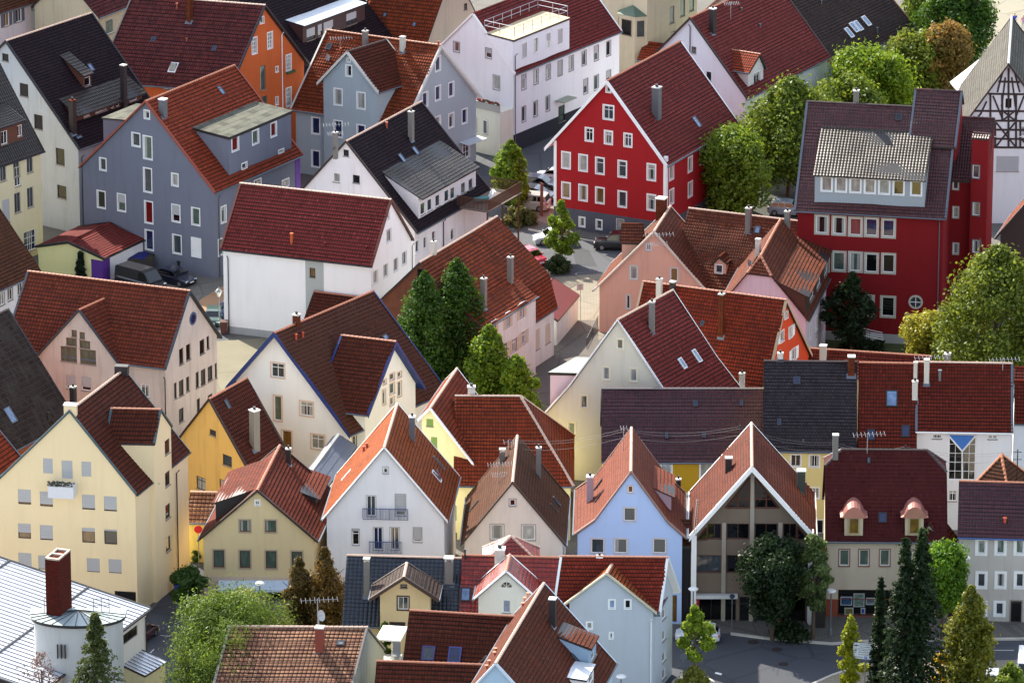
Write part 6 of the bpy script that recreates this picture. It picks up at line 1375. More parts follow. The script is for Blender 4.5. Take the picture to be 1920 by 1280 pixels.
lamp('disc headed street lamp at the left post of the brown framed house', (1299, 1206), 1102, 'disc')
lamp('disc headed street lamp in front of the tan shop house', (488, 1200), 1092, 'disc')
lamp('street lamp head at the bottom edge below the pale blue house', (1164, 1345), 1266, 'disc')
lamp('slim grey street lamp between brown framed house and gallery shop', (1557, 1190), 1106, 'disc')
lamp('street lamp with pale head in front of the clipped round tree', (1806, 1195), 1044, 'disc')
def pole(mb, B, h, r=.04): mb.tube([B, B+Z(h)], r, 6)
# direction board
B = at_z((1621, 1300)); zt = up_z(B, 1204); zb = up_z(B, 1234); t = thing('direction_board', 'white street direction board with arrows and small blue parking symbol, left of dark conifers', 'sign', (B.x, B.y, 0))
mb = MB(); pole(mb, B, zt-.05, .05); mb.build('post', plain((130, 134, 138), .4, .5), t); ax = Vector((1, -.25, 0)).normalized(); n_ = Vector((ax.y, -ax.x, 0))
A = B-ax*.95+n_*.06+Z(zb); Hh = zt-zb; Wb = 1.95; mb = MB(); mb.box(A, ax*Wb, n_*.05, Z(Hh)); mb.build('board', plain((206, 216, 222), .5), t)
mb = MB(); mb.box(A-ax*.02+Z(Hh+.0), ax*(Wb+.04), n_*.08, Z(.05)); mb.box(A+n_*.052+ax*.05+Z(Hh*.63), ax*(Wb-.1), n_*.006, Z(.025)); mb.build('divider', plain((60, 66, 74), .5), t)
def arrow(mb, P, s):
    mb.prism([P, P+ax*.14*s+Z(.09*s), P+ax*.14*s+Z(.03*s), P+ax*.3*s+Z(.03*s), P+ax*.3*s-Z(.03*s), P+ax*.14*s-Z(.03*s), P+ax*.14*s-Z(.09*s)], n_*.006)
mb = MB(); arrow(mb, A+n_*.052+ax*.1+Z(Hh*.82), 1.1); mb.build('arrow', plain((30, 32, 36), .6), t); INK = plain((84, 92, 100), .6); rs = random.Random(3)
for yy, x0, x1 in ((.88, .5, 1.45), (.74, .5, 1.3), (.54, .42, 1.2), (.4, .42, 1.25), (.26, .42, 1.5), (.1, .05, .8)):
    mb = MB(); x = x0
    while x < x1:
        w_ = rs.uniform(.03, .06); mb.box(A+n_*.052+ax*x+Z(Hh*yy-.02), ax*w_, n_*.004, Z(rs.uniform(.045, .085))); x += w_+.018
    for o_ in (mb.build('text_line', INK, t),): pass
mb = MB(); mb.box(A+n_*.053+ax*.9+Z(Hh*.03), ax*.2, n_*.006, Z(.2)); mb.build('parking_symbol', plain((20, 80, 190), .5), t)
lo = A+n_*.064+ax*.96+Z(Hh*.03+.03); mb = MB(); mb.tube([lo, lo+Z(.14), lo+Z(.14)+ax*.06, lo+Z(.11)+ax*.085, lo+Z(.08)+ax*.06, lo+Z(.075)], .011, 4); mb.build('parking_letter', WHITE, t)
for (x, y) in ((A.x, A.y),):
    mb = MB(); mb.box(A+n_*.052+ax*.1+Z(Hh*.5), ax*.2, n_*.006, Z(.09)); mb.box(A+n_*.052+ax*.14+Z(Hh*.36), ax*.1, n_*.006, Z(.08)); mb.build('pictogram', plain((40, 44, 50), .6), t)
# round traffic signs, seen from behind
def roundsign(label, base, tops, col, r=.3, back=True):
    B = at_z(base); t = thing('traffic_sign', label, 'traffic sign', (B.x, B.y, 0)); mb = MB(); zt = up_z(B, tops[0]); pole(mb, B, zt-.1); mb.build('post', plain((130, 134, 138), .4, .5), t)
    for ty in tops:
        z_ = up_z(B, ty)-r; mb = MB(); mb.tube([B+Vector((0, -.06, z_)), B+Vector((0, -.085, z_))], r, 18); mb.build('sign_disc', col, t)
GB = plain((88, 94, 100), .5)
roundsign('two round signs on one post seen from behind on the traffic island', (1281, 1285), (1223, 1240), GB, .3)
roundsign('red rimmed round sign on a post left of the tan shop house', (373, 1062), (984,), plain((190, 30, 40), .5), .35)
roundsign('traffic sign on a grey post in front of the brown framed shop', (1372, 1186), (1112,), plain((40, 50, 80), .5), .22)
B = at_z((1088, 602)); t = thing('square_sign', 'square grey backed sign on a slim post beside the maroon lean to', 'traffic sign', (B.x, B.y, 0)); mb = MB(); z_ = up_z(B, 532); pole(mb, B, z_, .03); mb.build('post', plain((150, 150, 150), .4, .5), t); mb = MB(); mb.box(B+Vector((-.33, -.04, z_-.62)), (.6, .1, 0), (0, -.02, 0), Z(.62)); mb.build('sign_plate', plain((176, 172, 170), .5), t)
B = at_z((1015, 405)); t = tag((lambda m: (m.prism([B+Vector((-.16, 0, 0)), B+Vector((.16, 0, 0)), B+Vector((.2, 0, 3.3)), B+Vector((-.1, 0, 3.5))], Vector((0, .25, 0))), m.build('wooden_totem', plain((110, 70, 54), .8), None, B))[1])(MB()), 'weathered brown wooden totem post in front of the pale beige off road car', 'post')
# bins and boxes
def bin_(label, base, c, s=1.0):
    B = at_z(base); t = thing('wheelie_bin', label, 'bin', (B.x, B.y, 0), 'rubbish bins'); mb = MB(); a = .28*s
    mb.prism([B+Vector((-a*.8, -a*.8, .05)), B+Vector((a*.8, -a*.8, .05)), B+Vector((a, -a, 1.0*s)), B+Vector((-a, -a, 1.0*s))], Vector((0, 2*a, 0))); mb.build('bin_body', plain(c, .5), t)
    mb = MB(); mb.box(B+Vector((-a*1.1, -a*1.1, 1.0*s)), (2.2*a, 0, 0), (0, 2.3*a, .05), Z(.07)); mb.build('lid', plain(dkc(c), .5), t)
    mb = MB(); [mb.tube([B+Vector((q, a, .12)), B+Vector((q+.08, a, .12))], .11, 10) for q in (-a, a-.08)]; mb.build('wheel', TYRE, t)
def dkc(c): return tuple(int(x*.8) for x in c)
bin_('blue bin beside the dark bushy tree at the cream apartment house', (334, 1112), (40, 80, 180), 1.1)
bin_('dark brown rubbish box under the street lantern by the white wall', (420, 626), (92, 52, 40), 1.2)
bin_('dark green bin behind the black van at the grey house wall', (283, 500), (30, 50, 44), 1.2)
bin_('black bin beside the dark blue car at the grey house wall', (338, 508), (26, 26, 30), 1.0)
B = at_z((262, 505)); t = thing('covered_pile', 'junk pile under a bright blue tarpaulin beside the garage', 'pile', (B.x, B.y, 0)); mb = MB(); mb.cbox(B, 2.6, 1.2, 1.3, .3); mb.build('crates', plain((60, 54, 50), .9), t)
mb = MB(); mb.prism([B+Vector((-1.3, -.6, 1.2)), B+Vector((-1.1, -.6, 1.35)), B+Vector((.2, -.5, 1.42)), B+Vector((.5, -.6, 1.3)), B+Vector((.5, -.6, 1.2))], Vector((.35, 1.5, .1))); mb.build('tarpaulin', plain((22, 28, 110), .7), t)
# parasol and deck chair on the small terrace
B = at_z((735, 1238), 4.6); t = thing('parasol', 'open white parasol on the small terrace beside the brown wing roof', 'parasol', tuple(B)); zt = up_z(B, 1180); mb = MB(); pole(mb, B, zt-B.z, .03); mb.build('pole', WHITE, t)
top = Vector((B.x, B.y, zt)); mb = MB(); k = 4; rg = [top+Vector((math.cos(i*6.283/k+.5)*1.45, math.sin(i*6.283/k+.5)*1.45, -.25-.3*math.cos(i*6.283/k+2.6))) for i in range(k)]
for a, b in zip(rg, rg[1:]+rg[:1]): mb.face([top, a, b], Z(1)); mb.face([a, b, b-Z(.12), a-Z(.12)])
mb.build('canopy', plain((236, 236, 234), .8), t)
B = at_z((741, 1244), 4.6); t = thing('terrace', 'small paved terrace with railing beside the brown wing roof', 'terrace', tuple(B)); mb = MB(); mb.cbox(B+Vector((0, 0, -4.6)), 3.2, 4.5, 4.55); mb.build('platform', stucco((190, 184, 170), .2), t)
balcony_rail(t, Vector((B.x-1.7, B.y-2.2, 0)), Vector((0, 1, 0)), Vector((-1, 0, 0)), 0, 4.4, B.z-.05, 1.0, .05, WHITE, name='railing', sides=False)
B2 = at_z((744, 1232), 4.6); t = thing('deck_chair', 'grey reclining deck chair under the white parasol', 'deck chair', tuple(B2)); mb = MB(); mb.prism([B2+Vector((-.3, -.5, .3)), B2+Vector((-.3, .3, .4)), B2+Vector((-.3, .9, 1.1)), B2+Vector((-.3, .95, 1.04)), B2+Vector((-.3, .35, .33)), B2+Vector((-.3, -.5, .24))], Vector((.6, 0, 0))); mb.build('seat', plain((120, 124, 128), .8), t)
mb = MB(); [mb.cbox(B2+Vector((x, y, 0)), .05, .05, .35) for x in (-.27, .27) for y in (-.4, .4)]; mb.build('leg', WHITE, t)
# manhole covers
for i, (x, y, r) in enumerate(((1412, 1203, .46), (1457, 1217, .46), (1469, 1244, .42))):
    B = at_z((x, y)); mb = MB(); mb.lathe(B+Z(.012), [(0, .012), (r*.85, .012), (r*.86, .006), (r, .008), (r, 0)], 24)
    tag(mb.build('manhole_cover', plain((52, 44, 44), .8, .3), None, (B.x, B.y, 0)), ('round manhole cover nearest the shops on the bottom street', 'middle round manhole cover on the bottom street', 'round manhole cover nearest the sunlit patch on the bottom street')[i], 'manhole cover', 'manhole covers')
# overhead wires between the roof masts
def mast(base, z, top, label):
    B = at_z(base, z); t = thing('roof_mast', label, 'mast', tuple(B), 'roof masts carrying wires'); zt = up_z(B, top); mb = MB(); mb.tube([B-Z(.5), Vector((B.x, B.y, zt))], .05, 6); mb.build('pole', DARKM, t)
    for q in (.25, .9): mb = MB(); mb.tube([Vector((B.x-.35, B.y, zt-q)), Vector((B.x+.35, B.y, zt-q))], .03, 4); mb.build('crossbar', DARKM, t)
    return Vector((B.x, B.y, zt))
M = [mast((956, 858), 9, 822, 'wire mast on the ridge of the small beige house'), mast((1169, 852), 10, 801, 'wire mast on the ridge of the light blue house'), mast((1387, 850), 10.5, 796, 'wire mast on the roof of the brown framed house'), mast((1565, 860), 10, 826, 'wire mast beside the chimney of the copper dormer house'), mast((1698, 848), 11, 834, 'wire mast on the ridge end of the copper dormer house'), mast((1907, 890), 9, 842, 'tall wire mast behind the lower right maroon roof')]
for (a, b) in zip(M, M[1:]):
    for wi, (dz, oy) in enumerate(((.25, -.3), (.25, .3), (.9, 0))):
        pts = [a.lerp(b, i/10)+Z(-dz-.5*math.sin(math.pi*i/10))+Vector((0, oy, 0)) for i in range(11)]; mb = MB(); mb.tube(pts, .009, 3, caps=False)
        tag(mb.build('overhead_wire', plain((110, 108, 108), .6), None, tuple(a)), 'thin overhead wire sagging between the roof masts in the lower right half', 'wire', 'overhead wires between the roof masts')
# railing by the narrow lane, white rotary dryer
B = at_z((1100, 655)); A2 = at_z((1121, 612)); t = thing('lane_railing', 'dark metal railing along the ramp beside the salmon house', 'railing', tuple(B)); d = A2-B; L_ = d.length; d.normalize(); balcony_rail(t, B, d, Vector((d.y, -d.x, 0)), 0, L_, 0, 1.1, .02, DARKM, name='rails', sides=False, gap=.5)
B = at_z((1630, 668)); t = thing('clothes_airer', 'white slatted rotary clothes airer in front of the dark red building', 'clothes airer', tuple(B)); zt = up_z(B, 622); mb = MB(); pole(mb, B, zt, .04); mb.build('pole', DARKM, t); mb = MB()
for i in range(4): mb.tube([Vector((B.x-1.1, B.y-1+i*.7, zt+.1)), Vector((B.x+1.2, B.y-1.6+i*.7, zt-.25))], .035, 4)
mb.build('lines', WHITE, t)
# people
def person(label, head, zfoot_px, shirt, trous, hat):
    B = at_z(zfoot_px); t = thing('person', label, 'person', tuple(B), 'people walking on the square'); H = 1.75
    def skin(name, verts, edges, rad, mat):
        me = bpy.data.meshes.new(name); me.from_pydata(verts, edges, []); me.materials.append(mat); o = bpy.data.objects.new(name, me); COL.objects.link(o); o.parent = t
        o.modifiers.new('skin', 'SKIN')
        for i, r in enumerate(rad): me.skin_vertices[0].data[i].radius = (r, r*.8) if not isinstance(r, tuple) else r
        me.skin_vertices[0].data[0].use_root = True; o.modifiers.new('sub', 'SUBSURF').render_levels = 2; return o
    SK = plain((196, 150, 124), .6)
    V = [(0, 0, .95), (0, 0, 1.2), (0, 0, 1.42), (0, 0, 1.52), (0, .0, 1.66), (-.2, 0, 1.4), (-.25, .03, 1.12), (-.24, -.08, .9), (.2, 0, 1.4), (.25, .03, 1.12), (.24, -.08, .9), (-.1, 0, .88), (-.11, -.1, .48), (-.11, .02, .06), (.1, 0, .88), (.11, .1, .48), (.11, .16, .06), (-.11, -.12, .03), (.11, .02, .03)]
    E = [(0, 1), (1, 2), (2, 3), (3, 4), (2, 5), (5, 6), (6, 7), (2, 8), (8, 9), (9, 10), (0, 11), (11, 12), (12, 13), (0, 14), (14, 15), (15, 16), (13, 17), (16, 18)]
    skin('body', V, E, [.12, .13, .13, .055, (.085, .1), .06, .042, .03, .06, .042, .03, .09, .06, .045, .09, .06, .045, .04, .04], SK)
    skin('shirt', [(0, 0, .92), (0, 0, 1.2), (0, 0, 1.43), (-.2, 0, 1.42), (-.25, .02, 1.18), (.2, 0, 1.42), (.25, .02, 1.18)], [(0, 1), (1, 2), (2, 3), (3, 4), (2, 5), (5, 6)], [.17, .16, .16, .085, .07, .085, .07], plain(shirt, .8))
    skin('trousers', [(0, 0, .93), (-.1, 0, .85), (-.11, -.1, .48), (-.11, .02, .12), (.1, 0, .85), (.11, .1, .48), (.11, .16, .12)], [(0, 1), (1, 2), (2, 3), (0, 4), (4, 5), (5, 6)], [.16, .12, .085, .07, .12, .085, .07], plain(trous, .8))
    m = MB(); m.lathe(B+Z(1.66), [(.112, -.06), (.118, .0), (.105, .08), (.06, .125), (0, .135)], 12); m.build('hair', plain(hat, .9), t, smooth=True)
person('person in bright blue shirt walking away at the top right corner', 0, (1902, 53), (24, 60, 190), (120, 116, 108), (206, 190, 150))
person('person in pale pink shirt beside the one in blue at the top right corner', 0, (1918, 57), (214, 150, 190), (196, 196, 196), (210, 196, 160))
# ================================================================== trees and shrubs
import numpy as np
def leafmat(c1, c2, c3=None, key='leaf'):
    k = ('lf', c1, c2, c3)
    if k in MATS: return MATS[k]
    m = bpy.data.materials.new('foliage'); m.use_nodes = True; t = m.node_tree; t.nodes.clear(); n = t.nodes.new
    out = n('ShaderNodeOutputMaterial'); g = n('ShaderNodeNewGeometry'); r = n('ShaderNodeValToRGB'); e = r.color_ramp.elements
    e[0].color = S(*c1); e[1].color = S(*c2)
    if c3: e[1].position = .86; x = e.new(.97); x.color = S(*c3)
    nz = n('ShaderNodeTexNoise'); nz.inputs['Scale'].default_value = .5; nz.inputs['Detail'].default_value = 2; t.links.new(g.outputs['Position'], nz.inputs[0])
    ad = n('ShaderNodeMath'); ad.operation = 'MULTIPLY_ADD'; t.links.new(g.outputs['Random Per Island'], ad.inputs[0]); ad.inputs[1].default_value = .55
    sb = n('ShaderNodeMapRange'); t.links.new(nz.outputs[0], sb.inputs[0]); sb.inputs[1].default_value = .3; sb.inputs[2].default_value = .7; sb.inputs[4].default_value = .45; t.links.new(sb.outputs[0], ad.inputs[2])
    t.links.new(ad.outputs[0], r.inputs[0])
    d = n('ShaderNodeBsdfDiffuse'); tr = n('ShaderNodeBsdfTranslucent'); gl = n('ShaderNodeBsdfGlossy'); gl.inputs['Roughness'].default_value = .45; gl.inputs['Color'].default_value = (.8, .85, .8, 1)
    hs = n('ShaderNodeHueSaturation'); hs.inputs['Hue'].default_value = .485; hs.inputs['Value'].default_value = 1.6; t.links.new(r.outputs[0], hs.inputs['Color'])
    m1 = n('ShaderNodeMixShader'); m1.inputs[0].default_value = .36; m2 = n('ShaderNodeMixShader'); m2.inputs[0].default_value = .02
    t.links.new(r.outputs[0], d.inputs[0]); t.links.new(hs.outputs[0], tr.inputs[0]); t.links.new(d.outputs[0], m1.inputs[1]); t.links.new(tr.outputs[0], m1.inputs[2]); t.links.new(m1.outputs[0], m2.inputs[1]); t.links.new(gl.outputs[0], m2.inputs[2]); t.links.new(m2.outputs[0], out.inputs[0])
    MATS[k] = m; return m
BARK = plain((84, 70, 56), .9, name='bark')
def leaves_mesh(name, P, N, size, mat, parent, rng, elong=1.5):
    """P (n,3) leaf places, N (n,3) facing; one small pointed leaf clump each"""
    n = len(P); N = N+rng.normal(0, .55, (n, 3)); N /= np.linalg.norm(N, axis=1, keepdims=True)
    a = np.cross(N, rng.normal(0, 1, (n, 3))); a /= np.linalg.norm(a, axis=1, keepdims=True); b = np.cross(N, a)
    s = size*rng.uniform(.6, 1.35, (n, 1)); a = a*s*elong*.5; b = b*s*.5
    V = np.stack([P-a, P-b*.9+a*.1+N*s*.12, P+a, P+b*.9+a*.1+N*s*.12], 1).reshape(-1, 3)-np.array(parent['_o'])
    me = bpy.data.meshes.new(name); me.vertices.add(4*n); me.vertices.foreach_set('co', V.ravel()); me.loops.add(4*n); me.loops.foreach_set('vertex_index', np.arange(4*n, dtype=np.int32))
    me.polygons.add(n); me.polygons.foreach_set('loop_start', np.arange(0, 4*n, 4, dtype=np.int32)); me.materials.append(mat); me.update(calc_edges=True)
    o = bpy.data.objects.new(name, me); COL.objects.link(o); o.parent = parent; return o
PROF = {'round': lambda t: math.sqrt(max(0, 1-(2*t-1)**2))**.8, 'egg': lambda t: (math.sin(math.pi*min(1, (t*.92+.1))**.8))**.75, 'cone': lambda t: min(1, t*6+.3)*(1-t)**.72*1.05,
        'pear': lambda t: min(1, .6+t*2.2)*(1-t**2.7)**.8, 'column': lambda t: min(1, t*5+.5)*(1-t**3)**.8, 'spire': lambda t: min(1, t*8+.4)*(1-t)**.85, 'dome': lambda t: (1-t**2.2)**.6*min(1, t*5+.6)}
def tree(name, label, base, top, wpx, kind='round', cols=((52, 70, 26), (96, 116, 40)), c3=None, n=None, bot=.25, leaf=.3, z0=0.0, gap=.0, trunk=True, cat='tree', group=None, lean=0, blobs=None, rough=1.2, z=0.0, elong=1.5, big=.2):
    B = at_z(base, z); zt = up_z(B, top); dist = (B-CAM).dot(FW); r = wpx/2*dist/FPX*(1.0 if kind == 'spire' else 1.12); H = zt-z; zb = z+H*bot; ch = zt-zb
    rng = np.random.default_rng(abs(hash((base, top))) % 99991 if False else int(base[0]*7+base[1]*13+top) % 99991); rs = random.Random(int(base[0]*3+top))
    t = thing(name, label, cat, (B.x, B.y, z), group); pf = PROF[kind]; con = kind in ('spire',)
    area = 2*math.pi*r*ch; n = int((n or area*95)*1.75); leaf = leaf*.78; ph1, ph2, ph3 = rs.random()*6.3, rs.random()*6.3, rs.random()*6.3; lump = .0 if kind == 'column' else .1 if kind == 'pear' else big; nb = int((blobs or int(min(70, max(9, area*.28))))*1.35)
    P = []; N = []
    if con:
        nw = max(10, int(ch/.38))
        per = max(10, n//(nw*9))
        for i in range(nw):
            tt = (i+.3)/nw; rr = r*pf(tt); nbr = 9
            for j in range(nbr):
                az = rs.random()*6.283; L = rr*rs.uniform(.62, 1.12)*rough+.08; q = rng.random(per)**.65*L; wd = rng.normal(0, .13+.03*r, per)*(1.15-q/max(L, .01)*.8)
                dz = -q*.32+rng.normal(0, .07, per); ux, uy = math.cos(az), math.sin(az); hz = zb+tt*ch+rs.uniform(-.15, .15)
                P.append(np.stack([B.x+ux*q-uy*wd, B.y+uy*q+ux*wd, hz+dz], 1)); N.append(np.tile([ux*.5, uy*.5, .8], (per, 1)))
        P.append(np.stack([rng.normal(B.x, .07, 80), rng.normal(B.y, .07, 80), rng.uniform(zt-.9, zt, 80)], 1)); N.append(rng.normal(0, 1, (80, 3)))
    else:
        per = n//nb
        for i in range(nb):
            tt = (i+rs.random())/nb; az = i*2.399+rs.uniform(-.5, .5); rr = r*pf(tt)*(1+lump*math.sin(2*az+ph1)+lump*.8*math.sin(3*az+ph2+tt*3)+lump*.7*math.sin(tt*9+ph3)); br = max(.26, min(r*.40, rr*.58+.12)*rs.uniform(.5, 1.15)); off = max(0, rr-br*.78)*rs.uniform(.6, 1.08)
            c = np.array([B.x+math.cos(az)*off+lean*tt, B.y+math.sin(az)*off, zb+tt*ch*.97+.02*ch]); c[2] = min(c[2], zt-br*.55)
            d = rng.normal(0, 1, (per, 3)); d /= np.linalg.norm(d, axis=1, keepdims=True); sc = np.array([1, 1, .82]); rad = br*(rng.random((per, 1))**.28)*(1+rng.normal(0, .1, (per, 1)))
            P.append(c+d*rad*sc); N.append(d*.7+np.array([0, 0, .45]))
            # twigs poking out
            k = max(2, per//14); d2 = rng.normal(0, 1, (k, 3)); d2 /= np.linalg.norm(d2, axis=1, keepdims=True); P.append(c+d2*br*rng.uniform(1.0, 1.32, (k, 1))); N.append(d2)
    P = np.concatenate(P); N = np.concatenate(N)
    leaves_mesh('crown', P, N, leaf, leafmat(cols[0], cols[1], c3), t, rng, elong)
    if trunk:
        mb = MB(); tr = max(.07, min(.32, H*.022)); mb.tube([(B.x, B.y, z-.1), (B.x+.03, B.y, z+H*.35), (B.x+lean*.5, B.y, zt-ch*.18)], tr, 8, r1=tr*.25)
        if not con:
            for i in range(7):
                az = i*2.4; a = z+H*(.28+.07*i); L = r*.7; mb.tube([(B.x, B.y, a), (B.x+math.cos(az)*L*.5, B.y+math.sin(az)*L*.5, a+L*.35), (B.x+math.cos(az)*L, B.y+math.sin(az)*L, a+L*.85)], tr*.42, 5, r1=.02)
        mb.build('trunk', BARK, t)
    return t
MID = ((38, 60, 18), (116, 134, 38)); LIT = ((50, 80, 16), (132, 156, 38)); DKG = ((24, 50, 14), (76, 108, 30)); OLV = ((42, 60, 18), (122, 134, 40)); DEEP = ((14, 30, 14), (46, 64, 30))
tree('street_tree', 'small leafy tree between beige parked car and white corner building', (958, 396), 264, 78, 'pear', LIT, n=5200, bot=.12)
tree('street_tree', 'small slim tree in a round bush bed in the square by the red house', (1052, 492), 377, 52, 'egg', LIT, n=3600, bot=.16, leaf=.27)
tree('broadleaf_tree', 'bushy lit tree at the right corner of the red gabled house', (1376, 418), 243, 128, 'round', ((52, 78, 20), (130, 150, 42)), n=13000, bot=.12, leaf=.32)
tree('broadleaf_tree', 'dark wide tree between bushy lit tree and dark red building', (1478, 368), 150, 190, 'dome', MID, (150, 140, 60), n=15000, bot=.2, leaf=.34)
tree('broadleaf_tree', 'low crown directly behind the chimney of the dark red building', (1590, 296), 148, 130, 'round', MID, (170, 150, 60), n=9000, bot=.15, leaf=.34)
tree('broadleaf_tree', 'bright dense tree below the dark roof with four skylights', (1622, 250), 96, 150, 'round', LIT, (176, 150, 60), n=13000, bot=.1, leaf=.34)
tree('broadleaf_tree', 'tree left of the reddish autumn tree near the top right', (1712, 205), 66, 120, 'round', OLV, (180, 130, 60), n=9000, bot=.1, leaf=.34)
tree('autumn_tree', 'tree with reddish orange autumn leaves near the top right corner', (1770, 200), 46, 96, 'round', ((92, 84, 36), (150, 120, 58)), (176, 110, 64), n=7000, bot=.15, leaf=.34)
tree('broadleaf_tree', 'large dark green tree at the top right above the autumn tree', (1785, 150), -28, 138, 'round', DKG, (150, 150, 60), n=14000, bot=.1, leaf=.36)
tree('broadleaf_tree', 'tree cut by the top edge, left of the large dark green one', (1728, 95), -30, 90, 'round', MID, n=6000, bot=.1, leaf=.36)
tree('broadleaf_tree', 'big full tree against the right edge in front of the dark red building', (1862, 760), 462, 245, 'pear', OLV, n=16000, bot=.1, leaf=.32, blobs=60)
tree('broadleaf_tree', 'yellow green lower tree left of the big tree at the right edge', (1745, 735), 588, 110, 'round', ((96, 104, 28), (170, 164, 56)), n=6500, bot=.15, leaf=.3)
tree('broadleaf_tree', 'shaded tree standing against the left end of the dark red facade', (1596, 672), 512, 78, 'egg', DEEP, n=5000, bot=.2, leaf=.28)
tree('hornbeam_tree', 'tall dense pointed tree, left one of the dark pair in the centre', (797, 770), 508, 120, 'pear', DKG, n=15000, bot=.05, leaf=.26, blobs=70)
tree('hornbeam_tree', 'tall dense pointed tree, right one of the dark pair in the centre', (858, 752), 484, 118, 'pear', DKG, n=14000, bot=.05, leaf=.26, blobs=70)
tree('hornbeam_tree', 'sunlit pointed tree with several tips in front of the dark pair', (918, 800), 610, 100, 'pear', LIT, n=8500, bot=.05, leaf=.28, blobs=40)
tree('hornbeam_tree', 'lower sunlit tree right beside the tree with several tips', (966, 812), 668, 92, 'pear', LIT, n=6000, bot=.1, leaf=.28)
tree('street_tree', 'small round bright tree on the traffic island at the bottom', (1301, 1268), 1137, 66, 'egg', ((74, 100, 24), (146, 166, 44)), n=4200, bot=.25, leaf=.26)
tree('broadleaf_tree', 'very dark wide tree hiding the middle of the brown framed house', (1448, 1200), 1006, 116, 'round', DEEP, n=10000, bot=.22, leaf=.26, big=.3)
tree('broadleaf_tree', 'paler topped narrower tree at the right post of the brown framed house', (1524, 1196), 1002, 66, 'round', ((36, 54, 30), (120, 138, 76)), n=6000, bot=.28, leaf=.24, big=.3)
tree('round_tree', 'clipped round bright topped tree between the two lower right houses', (1766, 1200), 1018, 90, 'round', ((52, 84, 20), (112, 150, 36)), n=8500, bot=.32, leaf=.24, blobs=44)
tree('spruce_tree', 'thin short dark conifer, left of the tall dark group', (1647, 1310), 1083, 50, 'spire', DEEP, n=4500, bot=.02, leaf=.22)
tree('spruce_tree', 'tall dark conifer, the left tip of the tall pair', (1691, 1345), 1008, 118, 'spire', DEEP, n=8500, bot=.02, leaf=.24)
tree('spruce_tree', 'tallest dark conifer, the right tip of the tall pair', (1722, 1340), 990, 138, 'spire', DEEP, (90, 110, 50), n=9500, bot=.02, leaf=.24)
tree('columnar_tree', 'slim yellow green tree left of the white direction board', (1593, 1295), 1157, 44, 'egg', ((92, 104, 18), (164, 168, 38)), n=3600, bot=.05, leaf=.22, blobs=26)
tree('yew_tree', 'broad cone shaped olive tree right of the tall dark conifers', (1816, 1315), 1098, 94, 'pear', ((58, 70, 22), (136, 136, 40)), n=9500, bot=.03, leaf=.24, blobs=50)
tree('yellow_shrub', 'bright yellow shrub at the foot of the dark conifers', (1766, 1300), 1222, 50, 'egg', ((150, 130, 16), (214, 186, 36)), n=2200, bot=.02, leaf=.22, trunk=False, cat='shrub')
tree('cypress_tree', 'brownish green conifer, left one beside the tan shop house', (562, 1200), 1044, 80, 'cone', ((58, 56, 26), (112, 92, 44)), n=6500, bot=.02, leaf=.24, rough=1.15)
tree('cypress_tree', 'brownish green conifer, larger right one beside the tan shop house', (610, 1204), 1026, 112, 'cone', ((60, 54, 26), (124, 98, 46)), n=8500, bot=.02, leaf=.24, rough=1.15)
tree('flowering_bush', 'round pale green bush with creamy flower heads, bottom left', (455, 1225), 1108, 118, 'dome', ((96, 104, 58), (190, 192, 130)), n=7000, bot=.05, leaf=.26, cat='shrub')
tree('willow_tree', 'large loose feathery light green tree at the bottom left', (432, 1390), 1122, 240, 'round', ((40, 60, 20), (112, 134, 46)), n=30000, bot=.05, leaf=.13, blobs=75, elong=2.8)
tree('willow_tree', 'feathery green tree top cut by the bottom edge, right of the large one', (545, 1400), 1180, 110, 'round', ((40, 58, 20), (104, 122, 44)), n=12000, bot=.05, leaf=.13, elong=2.8)
tree('garden_shrub', 'dark green shrub in front of the checkered roof at the bottom', (640, 1360), 1225, 60, 'round', ((50, 66, 24), (108, 120, 44)), n=3000, bot=.05, leaf=.24, cat='shrub')
tree('spruce_tree', 'thin open spruce in front of the round stair front, bottom left', (186, 1480), 1150, 190, 'spire', ((40, 52, 28), (94, 104, 50)), n=9500, bot=.1, leaf=.2, rough=1.2)
tree('purple_shrub', 'sparse purple brown twiggy shrub in front of the metal roof, bottom left', (84, 1480), 1225, 100, 'round', ((78, 60, 54), (112, 88, 76)), n=800, bot=.3, leaf=.18, cat='shrub')
tree('garden_tree', 'dark green bushy tree beside the cream apartment house lane', (352, 1150), 1068, 68, 'round', ((30, 56, 22), (76, 104, 38)), n=4500, bot=.05, leaf=.27)
tree('cypress_tree', 'small black green cypress against the pale yellow garage wall', (152, 526), 472, 20, 'column', ((20, 30, 20), (38, 48, 30)), n=1600, bot=.0, leaf=.15, blobs=24)
tree('round_bush', 'low bush with faded flowers beside the beige parked car', (975, 424), 390, 62, 'dome', ((58, 72, 30), (120, 110, 60)), n=2600, bot=.0, leaf=.26, trunk=False, cat='shrub')
tree('round_bush', 'dark low bush around the foot of the slim square tree', (1046, 512), 480, 52, 'dome', ((28, 44, 26), (66, 84, 44)), n=2400, bot=.0, leaf=.22, trunk=False, cat='shrub')
tree('round_bush', 'yellow green ground bush on the traffic island at the bottom', (1300, 1290), 1252, 62, 'dome', ((80, 92, 30), (150, 146, 60)), n=2200, bot=.0, leaf=.22, trunk=False, cat='shrub')
tree('round_bush', 'leafy bush in front of the white van in the lower right corner', (1893, 1300), 1243, 66, 'dome', ((60, 84, 24), (130, 148, 50)), n=2600, bot=.0, leaf=.24, trunk=False, cat='shrub')
tree('round_bush', 'very dark low bush in front of the dark red building', (1625, 668), 640, 80, 'dome', DEEP, n=2000, bot=.0, leaf=.26, trunk=False, cat='shrub')
tree('round_bush', 'dark planter bush under the very dark wide tree', (1478, 1196), 1170, 96, 'dome', DEEP, n=1800, bot=.0, leaf=.22, trunk=False, cat='shrub')
